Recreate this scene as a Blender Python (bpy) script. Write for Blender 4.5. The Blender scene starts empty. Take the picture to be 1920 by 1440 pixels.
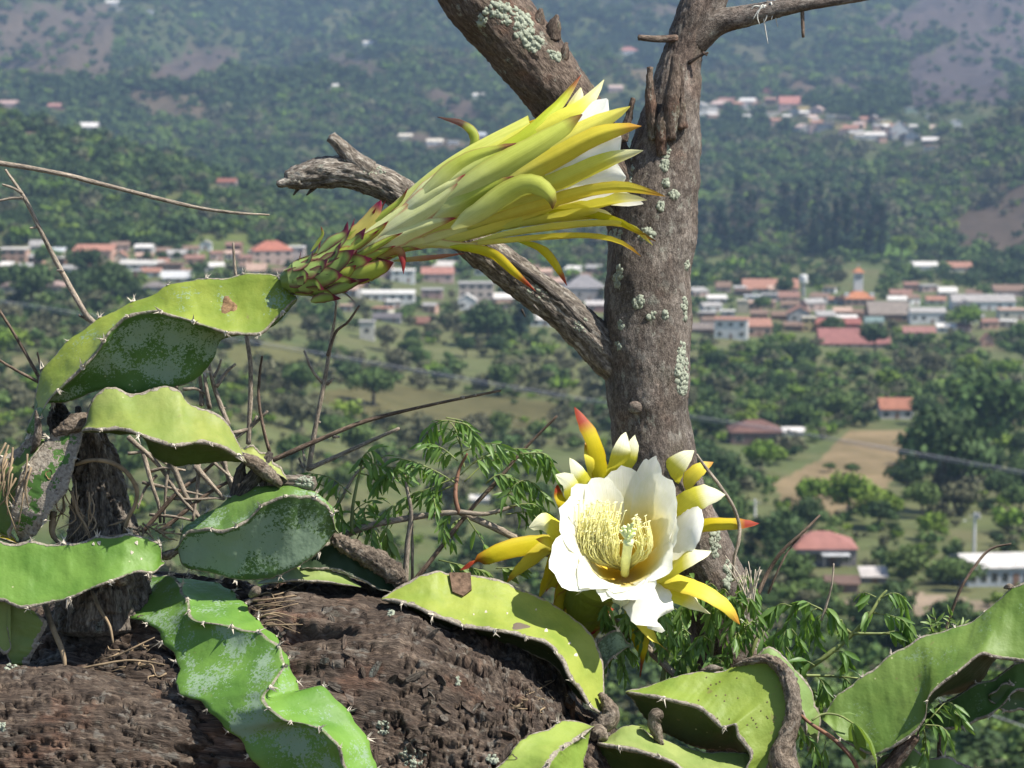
import bpy, math, random
import numpy as np
from mathutils import Vector, Matrix
from mathutils.bvhtree import BVHTree

random.seed(7)
RNG = np.random.default_rng(7)
SC = bpy.context.scene
COL = SC.collection
R = math.radians

# ------------------------------------------------------------------ camera, sky, sun, exposure
PITCH = R(7.5)
HFOV = R(24.0)
F = 960.0 / math.tan(HFOV / 2)          # focal length in photo pixels (1920 wide)
D0 = 1.70                               # distance of the flowers
S = D0 / F                              # metres per photo pixel at that distance
cam_d = bpy.data.cameras.new('camera')
cam = bpy.data.objects.new('camera', cam_d)
COL.objects.link(cam)
cam.rotation_euler = (R(90) - PITCH, 0, 0)
cam_d.sensor_width = 36.0
cam_d.lens = 18.0 / math.tan(HFOV / 2)
cam_d.clip_start = 0.05
cam_d.clip_end = 30000
cam_d.dof.use_dof = True
cam_d.dof.focus_distance = 1.70
cam_d.dof.aperture_fstop = 25
SC.camera = cam

SUN_EL, SUN_AZ = R(55), R(106)          # azimuth clockwise from +Y (the view direction)
world = bpy.data.worlds.new('World')
SC.world = world
world.use_nodes = True
wn = world.node_tree
wn.nodes.clear()
sky = wn.nodes.new('ShaderNodeTexSky')
sky.sky_type = 'NISHITA'
sky.sun_disc = False
sky.sun_elevation = SUN_EL
sky.sun_rotation = SUN_AZ
sky.altitude = 1500
sky.air_density = 1.0
sky.dust_density = 1.5
bg = wn.nodes.new('ShaderNodeBackground')
bg.inputs['Strength'].default_value = 0.095
wo = wn.nodes.new('ShaderNodeOutputWorld')
wn.links.new(sky.outputs[0], bg.inputs[0])
wn.links.new(bg.outputs[0], wo.inputs[0])

sun_d = bpy.data.lights.new('sun', 'SUN')
sun_d.energy = 4.6
sun_d.angle = R(0.55)
sun_d.color = (1.0, 0.95, 0.87)
sun = bpy.data.objects.new('sun', sun_d)
COL.objects.link(sun)
sun_dir = Vector((math.sin(SUN_AZ) * math.cos(SUN_EL), math.cos(SUN_AZ) * math.cos(SUN_EL), math.sin(SUN_EL)))
sun.rotation_euler = sun_dir.to_track_quat('Z', 'Y').to_euler()
sun.location = (30, -20, 60)

vs = SC.view_settings
vs.view_transform = 'Standard'
vs.look = 'None'
vs.exposure = 1.0
vs.gamma = 1.0
vs.use_curve_mapping = False
SC.render.engine = 'CYCLES'
SC.cycles.use_denoising = True
SC.cycles.max_bounces = 6
SC.cycles.diffuse_bounces = 3
SC.cycles.glossy_bounces = 2
SC.cycles.transmission_bounces = 4
SC.cycles.transparent_max_bounces = 4
SC.cycles.volume_bounces = 0
SC.cycles.caustics_reflective = False
SC.cycles.caustics_refractive = False

# ------------------------------------------------------------------ helpers
RIGHT = np.array([1.0, 0, 0])
FWD = np.array([0, math.cos(PITCH), -math.sin(PITCH)])
UP = np.array([0, math.sin(PITCH), math.cos(PITCH)])


def Pv(a):
    """(x, y, w) of the near scene, all in photo-pixel units, to metres."""
    a = np.asarray(a, float).reshape(-1, 3)
    d = D0 + a[:, 2] * S
    cx = (a[:, 0] - 960) / F * d
    cy = -(a[:, 1] - 720) / F * d
    return cx[:, None] * RIGHT + cy[:, None] * UP + d[:, None] * FWD


def Dw(v):
    v = np.asarray(v, float)
    q = v[0] * RIGHT - v[1] * UP + v[2] * FWD
    return q / (np.linalg.norm(q) + 1e-12)


def lin(c):
    c = np.asarray(c, float) / 255.0
    return np.where(c <= 0.04045, c / 12.92, ((c + 0.055) / 1.055) ** 2.4)


def unit(v):
    v = np.asarray(v, float)
    return v / (np.linalg.norm(v, axis=-1, keepdims=True) + 1e-12)


_perm = np.random.default_rng(3).permutation(256)
_perm = np.concatenate([_perm, _perm, _perm])
_grad = unit(np.random.default_rng(4).normal(size=(256, 3)))


def pnoise(p):
    p = np.asarray(p, float)
    i = np.floor(p).astype(int)
    f = p - i
    u = f * f * f * (f * (f * 6 - 15) + 10)
    i &= 255
    out = 0
    for dx in (0, 1):
        for dy in (0, 1):
            for dz in (0, 1):
                h = _perm[_perm[_perm[(i[:, 0] + dx) & 255] + ((i[:, 1] + dy) & 255)] + ((i[:, 2] + dz) & 255)]
                g = _grad[h]
                dd = (g[:, 0] * (f[:, 0] - dx) + g[:, 1] * (f[:, 1] - dy) + g[:, 2] * (f[:, 2] - dz))
                w = (u[:, 0] if dx else 1 - u[:, 0]) * (u[:, 1] if dy else 1 - u[:, 1]) * (u[:, 2] if dz else 1 - u[:, 2])
                out = out + dd * w
    return out * 1.6


def fbm(p, o=4):
    a, s, t = 1.0, 0.0, 0.0
    p = np.asarray(p, float)
    for k in range(o):
        s = s + a * pnoise(p + 17.3 * k)
        t += a
        a *= 0.5
        p = p * 2.03
    return s / t


def smooth_path(pts, n):
    """Catmull-Rom through pts (any dimension), resampled to n points at even arc length."""
    p = np.asarray(pts, float)
    if len(p) == 2:
        t = np.linspace(0, 1, n)[:, None]
        return p[0] * (1 - t) + p[1] * t
    q = np.vstack([2 * p[0] - p[1], p, 2 * p[-1] - p[-2]])
    out = []
    m = max(8, int(2 * n / (len(p) - 1)) + 2)
    for k in range(len(p) - 1):
        t = np.linspace(0, 1, m, endpoint=False)[:, None]
        a, b, c, d = q[k], q[k + 1], q[k + 2], q[k + 3]
        out.append(0.5 * ((2 * b) + (-a + c) * t + (2 * a - 5 * b + 4 * c - d) * t ** 2 + (-a + 3 * b - 3 * c + d) * t ** 3))
    out.append(p[-1][None])
    o = np.vstack(out)
    seg = np.linalg.norm(np.diff(o[:, :3], axis=0), axis=1)
    s = np.concatenate([[0], np.cumsum(seg)])
    ts = np.linspace(0, s[-1], n)
    return np.stack([np.interp(ts, s, o[:, j]) for j in range(o.shape[1])], 1)


def mesh(name, V, Fc, cols=None, attrs=None, vecs=None, smooth=True):
    me = bpy.data.meshes.new(name)
    V = np.asarray(V, float)
    if isinstance(Fc, np.ndarray):
        k = Fc.shape[1]
        me.vertices.add(len(V))
        me.vertices.foreach_set('co', V.astype(np.float32).ravel())
        me.loops.add(Fc.size)
        me.loops.foreach_set('vertex_index', Fc.astype(np.int32).ravel())
        me.polygons.add(len(Fc))
        me.polygons.foreach_set('loop_start', np.arange(0, Fc.size, k, dtype=np.int32))
        me.update(calc_edges=True)
    else:
        me.from_pydata(V.tolist(), [], [list(f) for f in Fc])
    if smooth:
        me.polygons.foreach_set('use_smooth', np.ones(len(me.polygons), bool))
    if cols is not None:
        a = me.color_attributes.new('Col', 'FLOAT_COLOR', 'POINT')
        c = np.ones((len(V), 4), np.float32)
        c[:, :3] = cols
        a.data.foreach_set('color', c.ravel())
    for k, v in (attrs or {}).items():
        a = me.attributes.new(k, 'FLOAT', 'POINT')
        a.data.foreach_set('value', np.asarray(v, np.float32))
    for k, v in (vecs or {}).items():
        a = me.attributes.new(k, 'FLOAT_VECTOR', 'POINT')
        a.data.foreach_set('vector', np.asarray(v, np.float32).ravel())
    me.validate()
    me.update()
    return me


def link(name, me, mat=None, parent=None, loc=None, kind=None, label=None, cat=None, group=None):
    o = bpy.data.objects.new(name, me)
    COL.objects.link(o)
    if mat is not None and me is not None and len(me.materials) == 0:
        me.materials.append(mat)
    if parent is not None:
        o.parent = parent
    if loc is not None:
        o.location = loc
    tag(o, label, cat, group, kind)
    return o


def tag(o, label=None, cat=None, group=None, kind=None):
    for k, v in (('label', label), ('category', cat), ('group', group), ('kind', kind)):
        if v:
            o[k] = v
    return o


def thing(name, loc, label, cat, group=None):
    o = bpy.data.objects.new(name, None)
    COL.objects.link(o)
    o.location = tuple(loc)
    o.empty_display_size = 0.02
    return tag(o, label, cat, group)


def base_of(o):
    """World position of the origin frame that parts of o are built in."""
    v = Vector((0, 0, 0))
    while o is not None:
        v += o.location
        o = o.parent
    return np.array(v)


def part(name, V, Fc, mat, parent, **kw):
    """A mesh given in world metres, stored relative to its thing."""
    lab = kw.pop('label', None)
    kind = kw.pop('kind', None)
    b = base_of(parent) if parent is not None else np.zeros(3)
    me = mesh(name, np.asarray(V) - b, Fc, **kw)
    return link(name, me, mat, parent, label=lab, kind=kind)


def grid_faces(n, m, wrap=False):
    i, j = np.meshgrid(np.arange(n - 1), np.arange(m if wrap else m - 1), indexing='ij')
    j2 = (j + 1) % m
    return np.stack([i * m + j, i * m + j2, (i + 1) * m + j2, (i + 1) * m + j], -1).reshape(-1, 4)


def frames(C):
    T = unit(np.gradient(C, axis=0))
    a = np.array([0.0, 0, 1]) if abs(T[0][2]) < 0.9 else np.array([1.0, 0, 0])
    N = np.zeros_like(C)
    n = unit(np.cross(T[0], np.cross(a, T[0])))
    for k in range(len(C)):
        n = unit(n - np.dot(n, T[k]) * T[k])
        N[k] = n
    return T, N, np.cross(T, N)


def tube_px(path, hw, n=24, m=10, disp=None, cap=True):
    """Tapered tube in pixel units. path k x 3, hw k radii. disp(s, c, phi, V) -> radial offset."""
    p = np.asarray(path, float)
    if p.shape[1] == 2:
        p = np.hstack([p, np.zeros((len(p), 1))])
    q = smooth_path(np.hstack([p, np.asarray(hw, float)[:, None]]), n)
    C, r = q[:, :3], np.maximum(q[:, 3], 0.15)
    T, N, B = frames(C)
    ph = np.linspace(0, 2 * np.pi, m, endpoint=False)
    dirs = N[:, None] * np.cos(ph)[None, :, None] + B[:, None] * np.sin(ph)[None, :, None]
    s = np.concatenate([[0], np.cumsum(np.linalg.norm(np.diff(C, axis=0), axis=1))])
    rr = np.repeat(r[:, None], m, 1)
    tc = np.stack([np.repeat(s[:, None], m, 1), rr * np.cos(ph), rr * np.sin(ph)], -1)
    if disp is not None:
        rr = rr + disp(tc.reshape(-1, 3), rr.reshape(-1)).reshape(rr.shape)
    V = (C[:, None] + dirs * rr[..., None]).reshape(-1, 3)
    Fc = grid_faces(n, m, True).tolist()
    tc = tc.reshape(-1, 3)
    if cap:
        V = np.vstack([V, C[0] - T[0] * r[0] * 0.35, C[-1] + T[-1] * r[-1] * 0.35])
        tc = np.vstack([tc, [0, 0, 0], [s[-1], 0, 0]])
        a, b = n * m, n * m + 1
        for j in range(m):
            Fc.append((a, (j + 1) % m, j))
            Fc.append((b, (n - 1) * m + j, (n - 1) * m + (j + 1) % m))
    return V, Fc, tc


def join(parts):
    """Join (V, F, ...) blocks; extra arrays are stacked too."""
    Vs, Fs, ex, o = [], [], None, 0
    for blk in parts:
        V, Fc = blk[0], blk[1]
        Vs.append(V)
        Fs += [tuple(int(i) + o for i in f) for f in Fc]
        o += len(V)
        if len(blk) > 2:
            ex = ex or [[] for _ in blk[2:]]
            for k, e in enumerate(blk[2:]):
                ex[k].append(e)
    return [np.vstack(Vs), Fs] + ([np.concatenate(e) for e in ex] if ex else [])


def zoomf(x0, y0, s):
    def f(pts, w=0.0):
        out = []
        for p in pts:
            out.append((x0 + p[0] * s, y0 + p[1] * s, p[2] if len(p) > 2 else w))
        return np.array(out, float)
    f.s = s
    return f


ZA = zoomf(480, 100, 820 / 1920)     # pointed flower
ZB = zoomf(840, 740, 600 / 1571)     # open flower
ZC = zoomf(0, 480, 1 / 3)            # upper left stems
ZD = zoomf(0, 900, 760 / 1920)       # lower left stems
ZE = zoomf(680, 1000, 1 / 3)         # middle stems
ZF = zoomf(1100, 1000, 820 / 1920)   # right stems
ZG = zoomf(240, 640, 860 / 1920)     # twigs
ZH = zoomf(1280, 720, 1 / 3)         # right twigs
ZI = zoomf(0, 400, 1 / 3)

# ------------------------------------------------------------------ materials
class NT:
    def __init__(self, name):
        self.m = bpy.data.materials.new(name)
        self.m.use_nodes = True
        self.t = self.m.node_tree
        self.t.nodes.clear()
        self.out = self.t.nodes.new('ShaderNodeOutputMaterial')

    def n(self, typ, **kw):
        nd = self.t.nodes.new('ShaderNode' + typ)
        for k, v in kw.items():
            if k.startswith('_'):
                nd.inputs[k[1:].replace('_', ' ')].default_value = v
            else:
                setattr(nd, k, v)
        return nd

    def l(self, a, b):
        self.t.links.new(a, b)

    def attr(self, name):
        return self.n('Attribute', attribute_name=name)

    def noise(self, vec, scale, detail=4, rough=0.55, lac=2.0):
        nd = self.n('TexNoise')
        nd.inputs['Scale'].default_value = scale
        nd.inputs['Detail'].default_value = detail
        nd.inputs['Roughness'].default_value = rough
        if vec is not None:
            self.l(vec, nd.inputs['Vector'])
        return nd.outputs['Fac']

    def mapv(self, vec, scale):
        nd = self.n('Mapping')
        nd.inputs['Scale'].default_value = scale
        self.l(vec, nd.inputs['Vector'])
        return nd.outputs[0]

    def ramp(self, fac, stops):
        nd = self.n('ValToRGB')
        el = nd.color_ramp.elements
        while len(el) > 1:
            el.remove(el[-1])
        el[0].position = stops[0][0]
        el[0].color = (*stops[0][1], 1) if len(stops[0][1]) == 3 else stops[0][1]
        for p, c in stops[1:]:
            e = el.new(p)
            e.color = (*c, 1)
        self.l(fac, nd.inputs[0])
        return nd.outputs[0]

    def mix(self, fac, a, b, typ='MIX'):
        nd = self.n('MixRGB', blend_type=typ)
        for k, v in ((0, fac), (1, a), (2, b)):
            if isinstance(v, (int, float)):
                nd.inputs[k].default_value = v
            elif isinstance(v, (tuple, list, np.ndarray)):
                nd.inputs[k].default_value = (*v[:3], 1)
            else:
                self.l(v, nd.inputs[k])
        return nd.outputs[0]

    def math(self, op, a, b=None, c=None, clamp=False):
        nd = self.n('Math', operation=op, use_clamp=clamp)
        for k, v in ((0, a), (1, b), (2, c)):
            if v is None:
                continue
            if isinstance(v, (int, float)):
                nd.inputs[k].default_value = v
            else:
                self.l(v, nd.inputs[k])
        return nd.outputs[0]

    def maprange(self, v, a, b, c=0.0, d=1.0, smooth=True):
        nd = self.n('MapRange', interpolation_type='SMOOTHSTEP' if smooth else 'LINEAR')
        self.l(v, nd.inputs[0])
        for k, x in zip((1, 2, 3, 4), (a, b, c, d)):
            if isinstance(x, (int, float)):
                nd.inputs[k].default_value = x
            else:
                self.l(x, nd.inputs[k])
        return nd.outputs[0]

    def bump(self, h, strength=0.4, dist=0.001):
        nd = self.n('Bump')
        nd.inputs['Strength'].default_value = strength
        nd.inputs['Distance'].default_value = dist
        self.l(h, nd.inputs['Height'])
        return nd.outputs[0]

    def bsdf(self, color, rough=0.6, spec=0.4, normal=None, coat=0.0):
        b = self.n('BsdfPrincipled')
        if isinstance(color, (tuple, list, np.ndarray)):
            b.inputs['Base Color'].default_value = (*color[:3], 1)
        else:
            self.l(color, b.inputs['Base Color'])
        if isinstance(rough, (int, float)):
            b.inputs['Roughness'].default_value = rough
        else:
            self.l(rough, b.inputs['Roughness'])
        b.inputs['Specular IOR Level'].default_value = spec
        if coat:
            b.inputs['Coat Weight'].default_value = coat
            b.inputs['Coat Roughness'].default_value = 0.25
        if normal is not None:
            self.l(normal, b.inputs['Normal'])
        return b.outputs[0]

    def done(self, sh):
        self.l(sh, self.out.inputs['Surface'])
        return self.m


def mat_petal(name, trans=0.42, spec=0.25, rough=0.45, streak=0.15):
    t = NT(name)
    c = t.attr('Col').outputs['Color']
    tc = t.n('TexCoord').outputs['Object']
    ns = t.noise(tc, 160, 4)
    c2 = t.mix(t.maprange(ns, 0.35, 0.7, 0, 0.22), c, t.mix(1.0, c, (0.75, 0.78, 0.55), 'MULTIPLY'))
    pt = t.attr('pt').outputs['Vector']
    st = t.noise(t.mapv(pt, (3, 60, 1)), 1.0, 3)
    nb = t.bump(st, 0.22, 0.0007)
    c2 = t.mix(t.maprange(st, 0.38, 0.62, streak, 0), c2, t.mix(1.0, c2, (0.74, 0.80, 0.50), 'MULTIPLY'))
    b = t.bsdf(c2, rough, spec, nb)
    tr = t.n('BsdfTranslucent')
    t.l(c2, tr.inputs['Color'])
    t.l(nb, tr.inputs['Normal'])
    mx = t.n('MixShader')
    mx.inputs[0].default_value = trans
    t.l(b, mx.inputs[1])
    t.l(tr.outputs[0], mx.inputs[2])
    return t.done(mx.outputs[0])


def mat_cactus():
    t = NT('cactus_skin')
    tc = t.n('TexCoord').outputs['Object']
    col = t.attr('Col').outputs['Color']
    wax = t.attr('wax').outputs['Fac']
    ribd = t.attr('ribd').outputs['Fac']
    cork = t.attr('cork').outputs['Fac']
    # broad tone changes
    big = t.noise(tc, 26, 3)
    c = t.mix(t.maprange(big, 0.35, 0.68, 0, 0.75), col, t.mix(1.0, col, (0.52, 0.66, 0.5), 'MULTIPLY'))
    yel = t.noise(tc, 14, 2)
    c = t.mix(t.maprange(yel, 0.52, 0.75, 0, 0.5), c, t.mix(1.0, c, (1.3, 1.1, 0.8), 'MULTIPLY'))
    fine = t.noise(tc, 900, 3)
    c = t.mix(t.maprange(fine, 0.4, 0.7, 0, 0.18), c, t.mix(1.0, c, (0.7, 0.75, 0.6), 'MULTIPLY'))
    # small pale pores
    vo = t.n('TexVoronoi')
    vo.inputs['Scale'].default_value = 75
    t.l(tc, vo.inputs['Vector'])
    pore = t.maprange(vo.outputs['Distance'], 0.03, 0.07, 0.55, 0)
    c = t.mix(pore, c, (0.55, 0.52, 0.30))
    bl = t.noise(tc, 95, 4, 0.7)
    c = t.mix(t.maprange(bl, 0.66, 0.72, 0, 0.55), c, (0.20, 0.15, 0.07))
    # waxy bloom: pale film broken by flecks
    fl = t.noise(tc, 520, 4, 0.75)
    ar = t.noise(tc, 34, 4)
    thr = t.math('ADD', t.math('ADD', 0.5, t.math('MULTIPLY', t.math('SUBTRACT', 0.5, wax), 0.45)), t.math('MULTIPLY', t.math('SUBTRACT', 0.5, ar), 1.15))
    wm = t.math('MULTIPLY', t.maprange(t.math('SUBTRACT', fl, thr), -0.008, 0.022, 0, 1), t.maprange(wax, 0.02, 0.2, 0, 0.85))
    c = t.mix(wm, c, lin((132, 152, 128)))
    # corky margins
    cn = t.noise(tc, 110, 5, 0.6)
    cn2 = t.noise(tc, 420, 4, 0.6)
    lim = t.math('MULTIPLY', cork, t.maprange(cn, 0.32, 0.7, 0.1, 2.6))
    cm = t.maprange(t.math('SUBTRACT', ribd, lim), -0.6, 0.9, 1, 0)
    cm = t.math('MULTIPLY', cm, t.maprange(cork, 0.05, 0.3, 0, 1))
    corkc = t.ramp(cn2, [(0.25, (0.07, 0.058, 0.045)), (0.45, (0.24, 0.205, 0.16)), (0.72, (0.40, 0.36, 0.29))])
    c = t.mix(cm, c, corkc)
    h = t.math('ADD', t.math('MULTIPLY', t.noise(tc, 60, 3), 1.4), t.math('ADD', t.math('MULTIPLY', fine, 0.10), t.math('MULTIPLY', t.math('MULTIPLY', cn2, cm), 1.2)))
    rough = t.math('ADD', 0.52, t.math('MULTIPLY', t.math('MAXIMUM', wm, cm), 0.35))
    nb = t.bump(h, 0.5, 0.0022)
    b = t.bsdf(c, rough, 0.25, nb)
    tr = t.n('BsdfTranslucent')
    t.l(t.mix(1.0, c, (1.2, 1.2, 0.5), 'MULTIPLY'), tr.inputs['Color'])
    mx = t.n('MixShader')
    mx.inputs[0].default_value = 0.12
    t.l(b, mx.inputs[1])
    t.l(tr.outputs[0], mx.inputs[2])
    return t.done(mx.outputs[0])


def mat_bark(name, c0, c1, c2, sx=0.03, sc=0.16, lich=0.0, moss=0.0, bumpd=0.0022, red=0.0, mott=0.0):
    t = NT(name)
    tc = t.attr('tc').outputs['Vector']
    w1 = t.noise(t.mapv(tc, (sx, sc, sc)), 1.0, 6, 0.62)
    w2 = t.noise(t.mapv(tc, (sx * 3.5, sc * 3, sc * 3)), 1.0, 5, 0.6)
    lo = t.noise(t.mapv(tc, (0.008, 0.014, 0.014)), 1.0, 3)
    c = t.ramp(w1, [(0.30, c0), (0.48, c1), (0.70, c2)])
    c = t.mix(t.maprange(w2, 0.35, 0.62, 0.75, 0), c, t.mix(1.0, c, (0.28, 0.25, 0.23), 'MULTIPLY'))
    c = t.mix(t.maprange(lo, 0.4, 0.65, 0, 0.7), c, t.mix(1.0, c, (1.5, 1.48, 1.45), 'MULTIPLY'))
    if mott:
        m1 = t.noise(t.mapv(tc, (0.011, 0.02, 0.02)), 1.0, 5, 0.6)
        c = t.mix(t.maprange(m1, 0.50, 0.56, mott, 0), c, t.mix(1.0, c, (0.50, 0.44, 0.40), 'MULTIPLY'))
        m2 = t.noise(t.mapv(tc, (0.02, 0.03, 0.03)), 1.7, 4, 0.6)
        c = t.mix(t.maprange(m2, 0.58, 0.64, 0, mott * .6), c, (0.24, 0.225, 0.19))
    if red:
        rn = t.noise(t.mapv(tc, (0.012, 0.012, 0.012)), 1.0, 4)
        c = t.mix(t.maprange(rn, 0.52, 0.68, 0, red), c, t.mix(1.0, c, (1.7, 0.9, 0.6), 'MULTIPLY'))
    if lich:
        ln = t.noise(t.mapv(tc, (0.022, 0.035, 0.035)), 1.0, 5, 0.7)
        ld = t.noise(t.mapv(tc, (0.5, 0.5, 0.5)), 1.0, 3)
        lm = t.math('MULTIPLY', t.maprange(ln, 0.60, 0.66, 0, lich), t.maprange(ld, 0.35, 0.55, 0.2, 1))
        c = t.mix(lm, c, (0.42, 0.45, 0.36))
    if moss:
        mn = t.noise(t.mapv(tc, (0.015, 0.02, 0.02)), 1.3, 4)
        c = t.mix(t.maprange(mn, 0.55, 0.7, 0, moss), c, (0.10, 0.10, 0.045))
    h = t.math('ADD', w1, t.math('MULTIPLY', w2, 0.6))
    fine = t.noise(t.mapv(tc, (0.4, 0.7, 0.7)), 1.0, 3)
    h = t.math('ADD', h, t.math('MULTIPLY', fine, 0.25))
    return t.done(t.bsdf(c, 0.75, 0.3, t.bump(h, 0.9, bumpd)))


def mat_plain(name, c, rough=0.7, var=0.25, scale=60, spec=0.3, bump=0.0):
    t = NT(name)
    tc = t.n('TexCoord').outputs['Object']
    ns = t.noise(tc, scale, 5, 0.6)
    c = np.asarray(c)
    cc = t.ramp(ns, [(0.3, tuple(c * (1 - var))), (0.7, tuple(np.minimum(c * (1 + var), 0.95)))])
    nb = t.bump(ns, 0.6, bump) if bump else None
    return t.done(t.bsdf(cc, rough, spec, nb))


def mat_leaf(name, c, c2, trans=0.3, rough=0.45, scale=40):
    t = NT(name)
    oi = t.n('ObjectInfo').outputs['Random']
    tc = t.n('TexCoord').outputs['Object']
    ns = t.noise(tc, scale, 3)
    cc = t.mix(oi, c, c2)
    cc = t.mix(t.maprange(ns, 0.35, 0.65, 0, 0.5), cc, t.mix(1.0, cc, (0.6, 0.68, 0.6), 'MULTIPLY'))
    b = t.bsdf(cc, rough, 0.4)
    tr = t.n('BsdfTranslucent')
    t.l(t.mix(1.0, cc, (1.3, 1.35, 0.6), 'MULTIPLY'), tr.inputs['Color'])
    mx = t.n('MixShader')
    mx.inputs[0].default_value = trans
    t.l(b, mx.inputs[1])
    t.l(tr.outputs[0], mx.inputs[2])
    return t.done(mx.outputs[0])


def mat_crown(name, c, c2):
    """Distant foliage; colour differs from tree to tree and a little from clump to clump."""
    t = NT(name)
    oi = t.n('ObjectInfo').outputs['Random']
    col = t.attr('Col').outputs['Color']
    cc = t.mix(oi, c, c2)
    cc = t.mix(1.0, cc, col, 'MULTIPLY')
    return t.done(t.bsdf(cc, 0.7, 0.15))


M = {}
M['petal'] = mat_petal('petal_white', 0.36, streak=.14)
M['sepal'] = mat_petal('sepal_yellow', 0.28, 0.3, 0.5, .5)
M['cactus'] = mat_cactus()
M['trunk'] = mat_bark('bark_smooth', (0.062, 0.052, 0.043), (0.135, 0.114, 0.096), (0.235, 0.205, 0.172), 0.09, 0.17, 0.3, 0.1, bumpd=0.0011, red=0.14, mott=.6)
M['trunk_dark'] = mat_bark('bark_dark', (0.035, 0.024, 0.018), (0.092, 0.066, 0.049), (0.18, 0.14, 0.108), 0.05, 0.16, 0.4, 0.2, bumpd=0.0016, red=0.3)
M['deadwood'] = mat_bark('bark_dead_branch', (0.04, 0.033, 0.027), (0.14, 0.118, 0.095), (0.38, 0.35, 0.30), 0.04, 0.12, 0.35)
M['log'] = mat_bark('bark_log', (0.026, 0.018, 0.013), (0.078, 0.057, 0.042), (0.18, 0.14, 0.104), 0.018, 0.15, 0.12, 0.0, 0.0022, red=0.35, mott=.6)
M['stump'] = mat_bark('bark_stump', (0.035, 0.028, 0.023), (0.13, 0.108, 0.085), (0.27, 0.235, 0.19), 0.02, 0.13, 0.4)
M['char'] = mat_bark('charred_wood', (0.012, 0.010, 0.009), (0.05, 0.042, 0.035), (0.16, 0.14, 0.12), 0.03, 0.2)
M['cork'] = mat_bark('corky_stem', (0.06, 0.046, 0.034), (0.17, 0.138, 0.103), (0.31, 0.262, 0.205), 0.06, 0.10, mott=.5)
M['twig'] = mat_bark('twig_grey', (0.12, 0.10, 0.075), (0.26, 0.215, 0.165), (0.42, 0.36, 0.28), 0.05, 0.3, bumpd=0.0006)
M['twig_dark'] = mat_bark('twig_brown', (0.05, 0.035, 0.025), (0.12, 0.085, 0.06), (0.22, 0.165, 0.12), 0.05, 0.3, bumpd=0.0006)
M['root'] = mat_plain('root', (0.24, 0.175, 0.105), 0.75, 0.5, 90)
M['spine'] = mat_plain('spine', (0.45, 0.40, 0.32), 0.6, 0.35, 300)
M['lichen'] = mat_plain('lichen', (0.25, 0.27, 0.205), 0.9, 0.35, 500, 0.1, 0.0006)
M['scar'] = mat_plain('scar', (0.20, 0.125, 0.065), 0.85, 0.6, 260, 0.1, 0.0012)
M['scar_dark'] = mat_plain('scar_dark', (0.115, 0.075, 0.05), 0.85, 0.6, 260, 0.1, 0.0012)
M['leaf'] = mat_leaf('leaf_green', (0.11, 0.21, 0.05), (0.19, 0.30, 0.08), 0.4)
M['leaf_pale'] = mat_leaf('leaf_pale', (0.15, 0.23, 0.06), (0.20, 0.28, 0.075), 0.35)
M['stem_green'] = mat_plain('stem_green', (0.16, 0.19, 0.06), 0.6, 0.4, 80)
M['stem_red'] = mat_plain('stem_red', (0.20, 0.10, 0.06), 0.6, 0.4, 80)
M['straw'] = mat_plain('straw', (0.50, 0.43, 0.33), 0.8, 0.3, 90)
M['moss_strand'] = mat_plain('grey_strands', (0.50, 0.49, 0.43), 0.8, 0.3, 90)

# ------------------------------------------------------------------ terrain
def slope_of(y):
    v = -(np.asarray(y, float) - 720) / F
    return (-math.sin(PITCH) + math.cos(PITCH) * v) / (math.cos(PITCH) + math.sin(PITCH) * v)


_prof = {
    300: [(1440, 200), (1100, 330), (900, 450), (700, 620), (590, 800), (510, 960), (455, 1080), (390, 1250), (325, 1480),
           (345, 1650), (335, 1850), (280, 2080), (200, 2380), (100, 2820), (0, 3320), (-150, 4200), (-420, 6200), (-480, 7500)],
    900: [(1440, 240), (1100, 370), (900, 520), (750, 680), (660, 820), (590, 980), (530, 1150), (490, 1300), (440, 1580), (405, 1760),
          (300, 2060), (200, 2370), (100, 2820), (0, 3320), (-150, 4200), (-420, 6200), (-480, 7500)],
    1700: [(1440, 200), (1250, 262), (1150, 330), (1050, 400), (900, 545), (800, 650), (710, 800), (650, 950), (570, 1150), (505, 1400),
           (470, 1560), (400, 1760), (300, 2010), (240, 2200), (200, 2420), (100, 2860), (0, 3420), (-150, 4300), (-420, 6200), (-480, 7500)],
}
_far = lambda d: d if d <= 1700 else 1700 + (d - 1700) * 1.8
_prof = {k: [(y, _far(d)) for y, d in v] for k, v in _prof.items()}
_near = [(-8, -0.70), (0, -0.80), (1.2, -0.84), (2.4, -0.86), (5, -1.80), (50, -17.5), (150, -47.0)]


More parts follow.
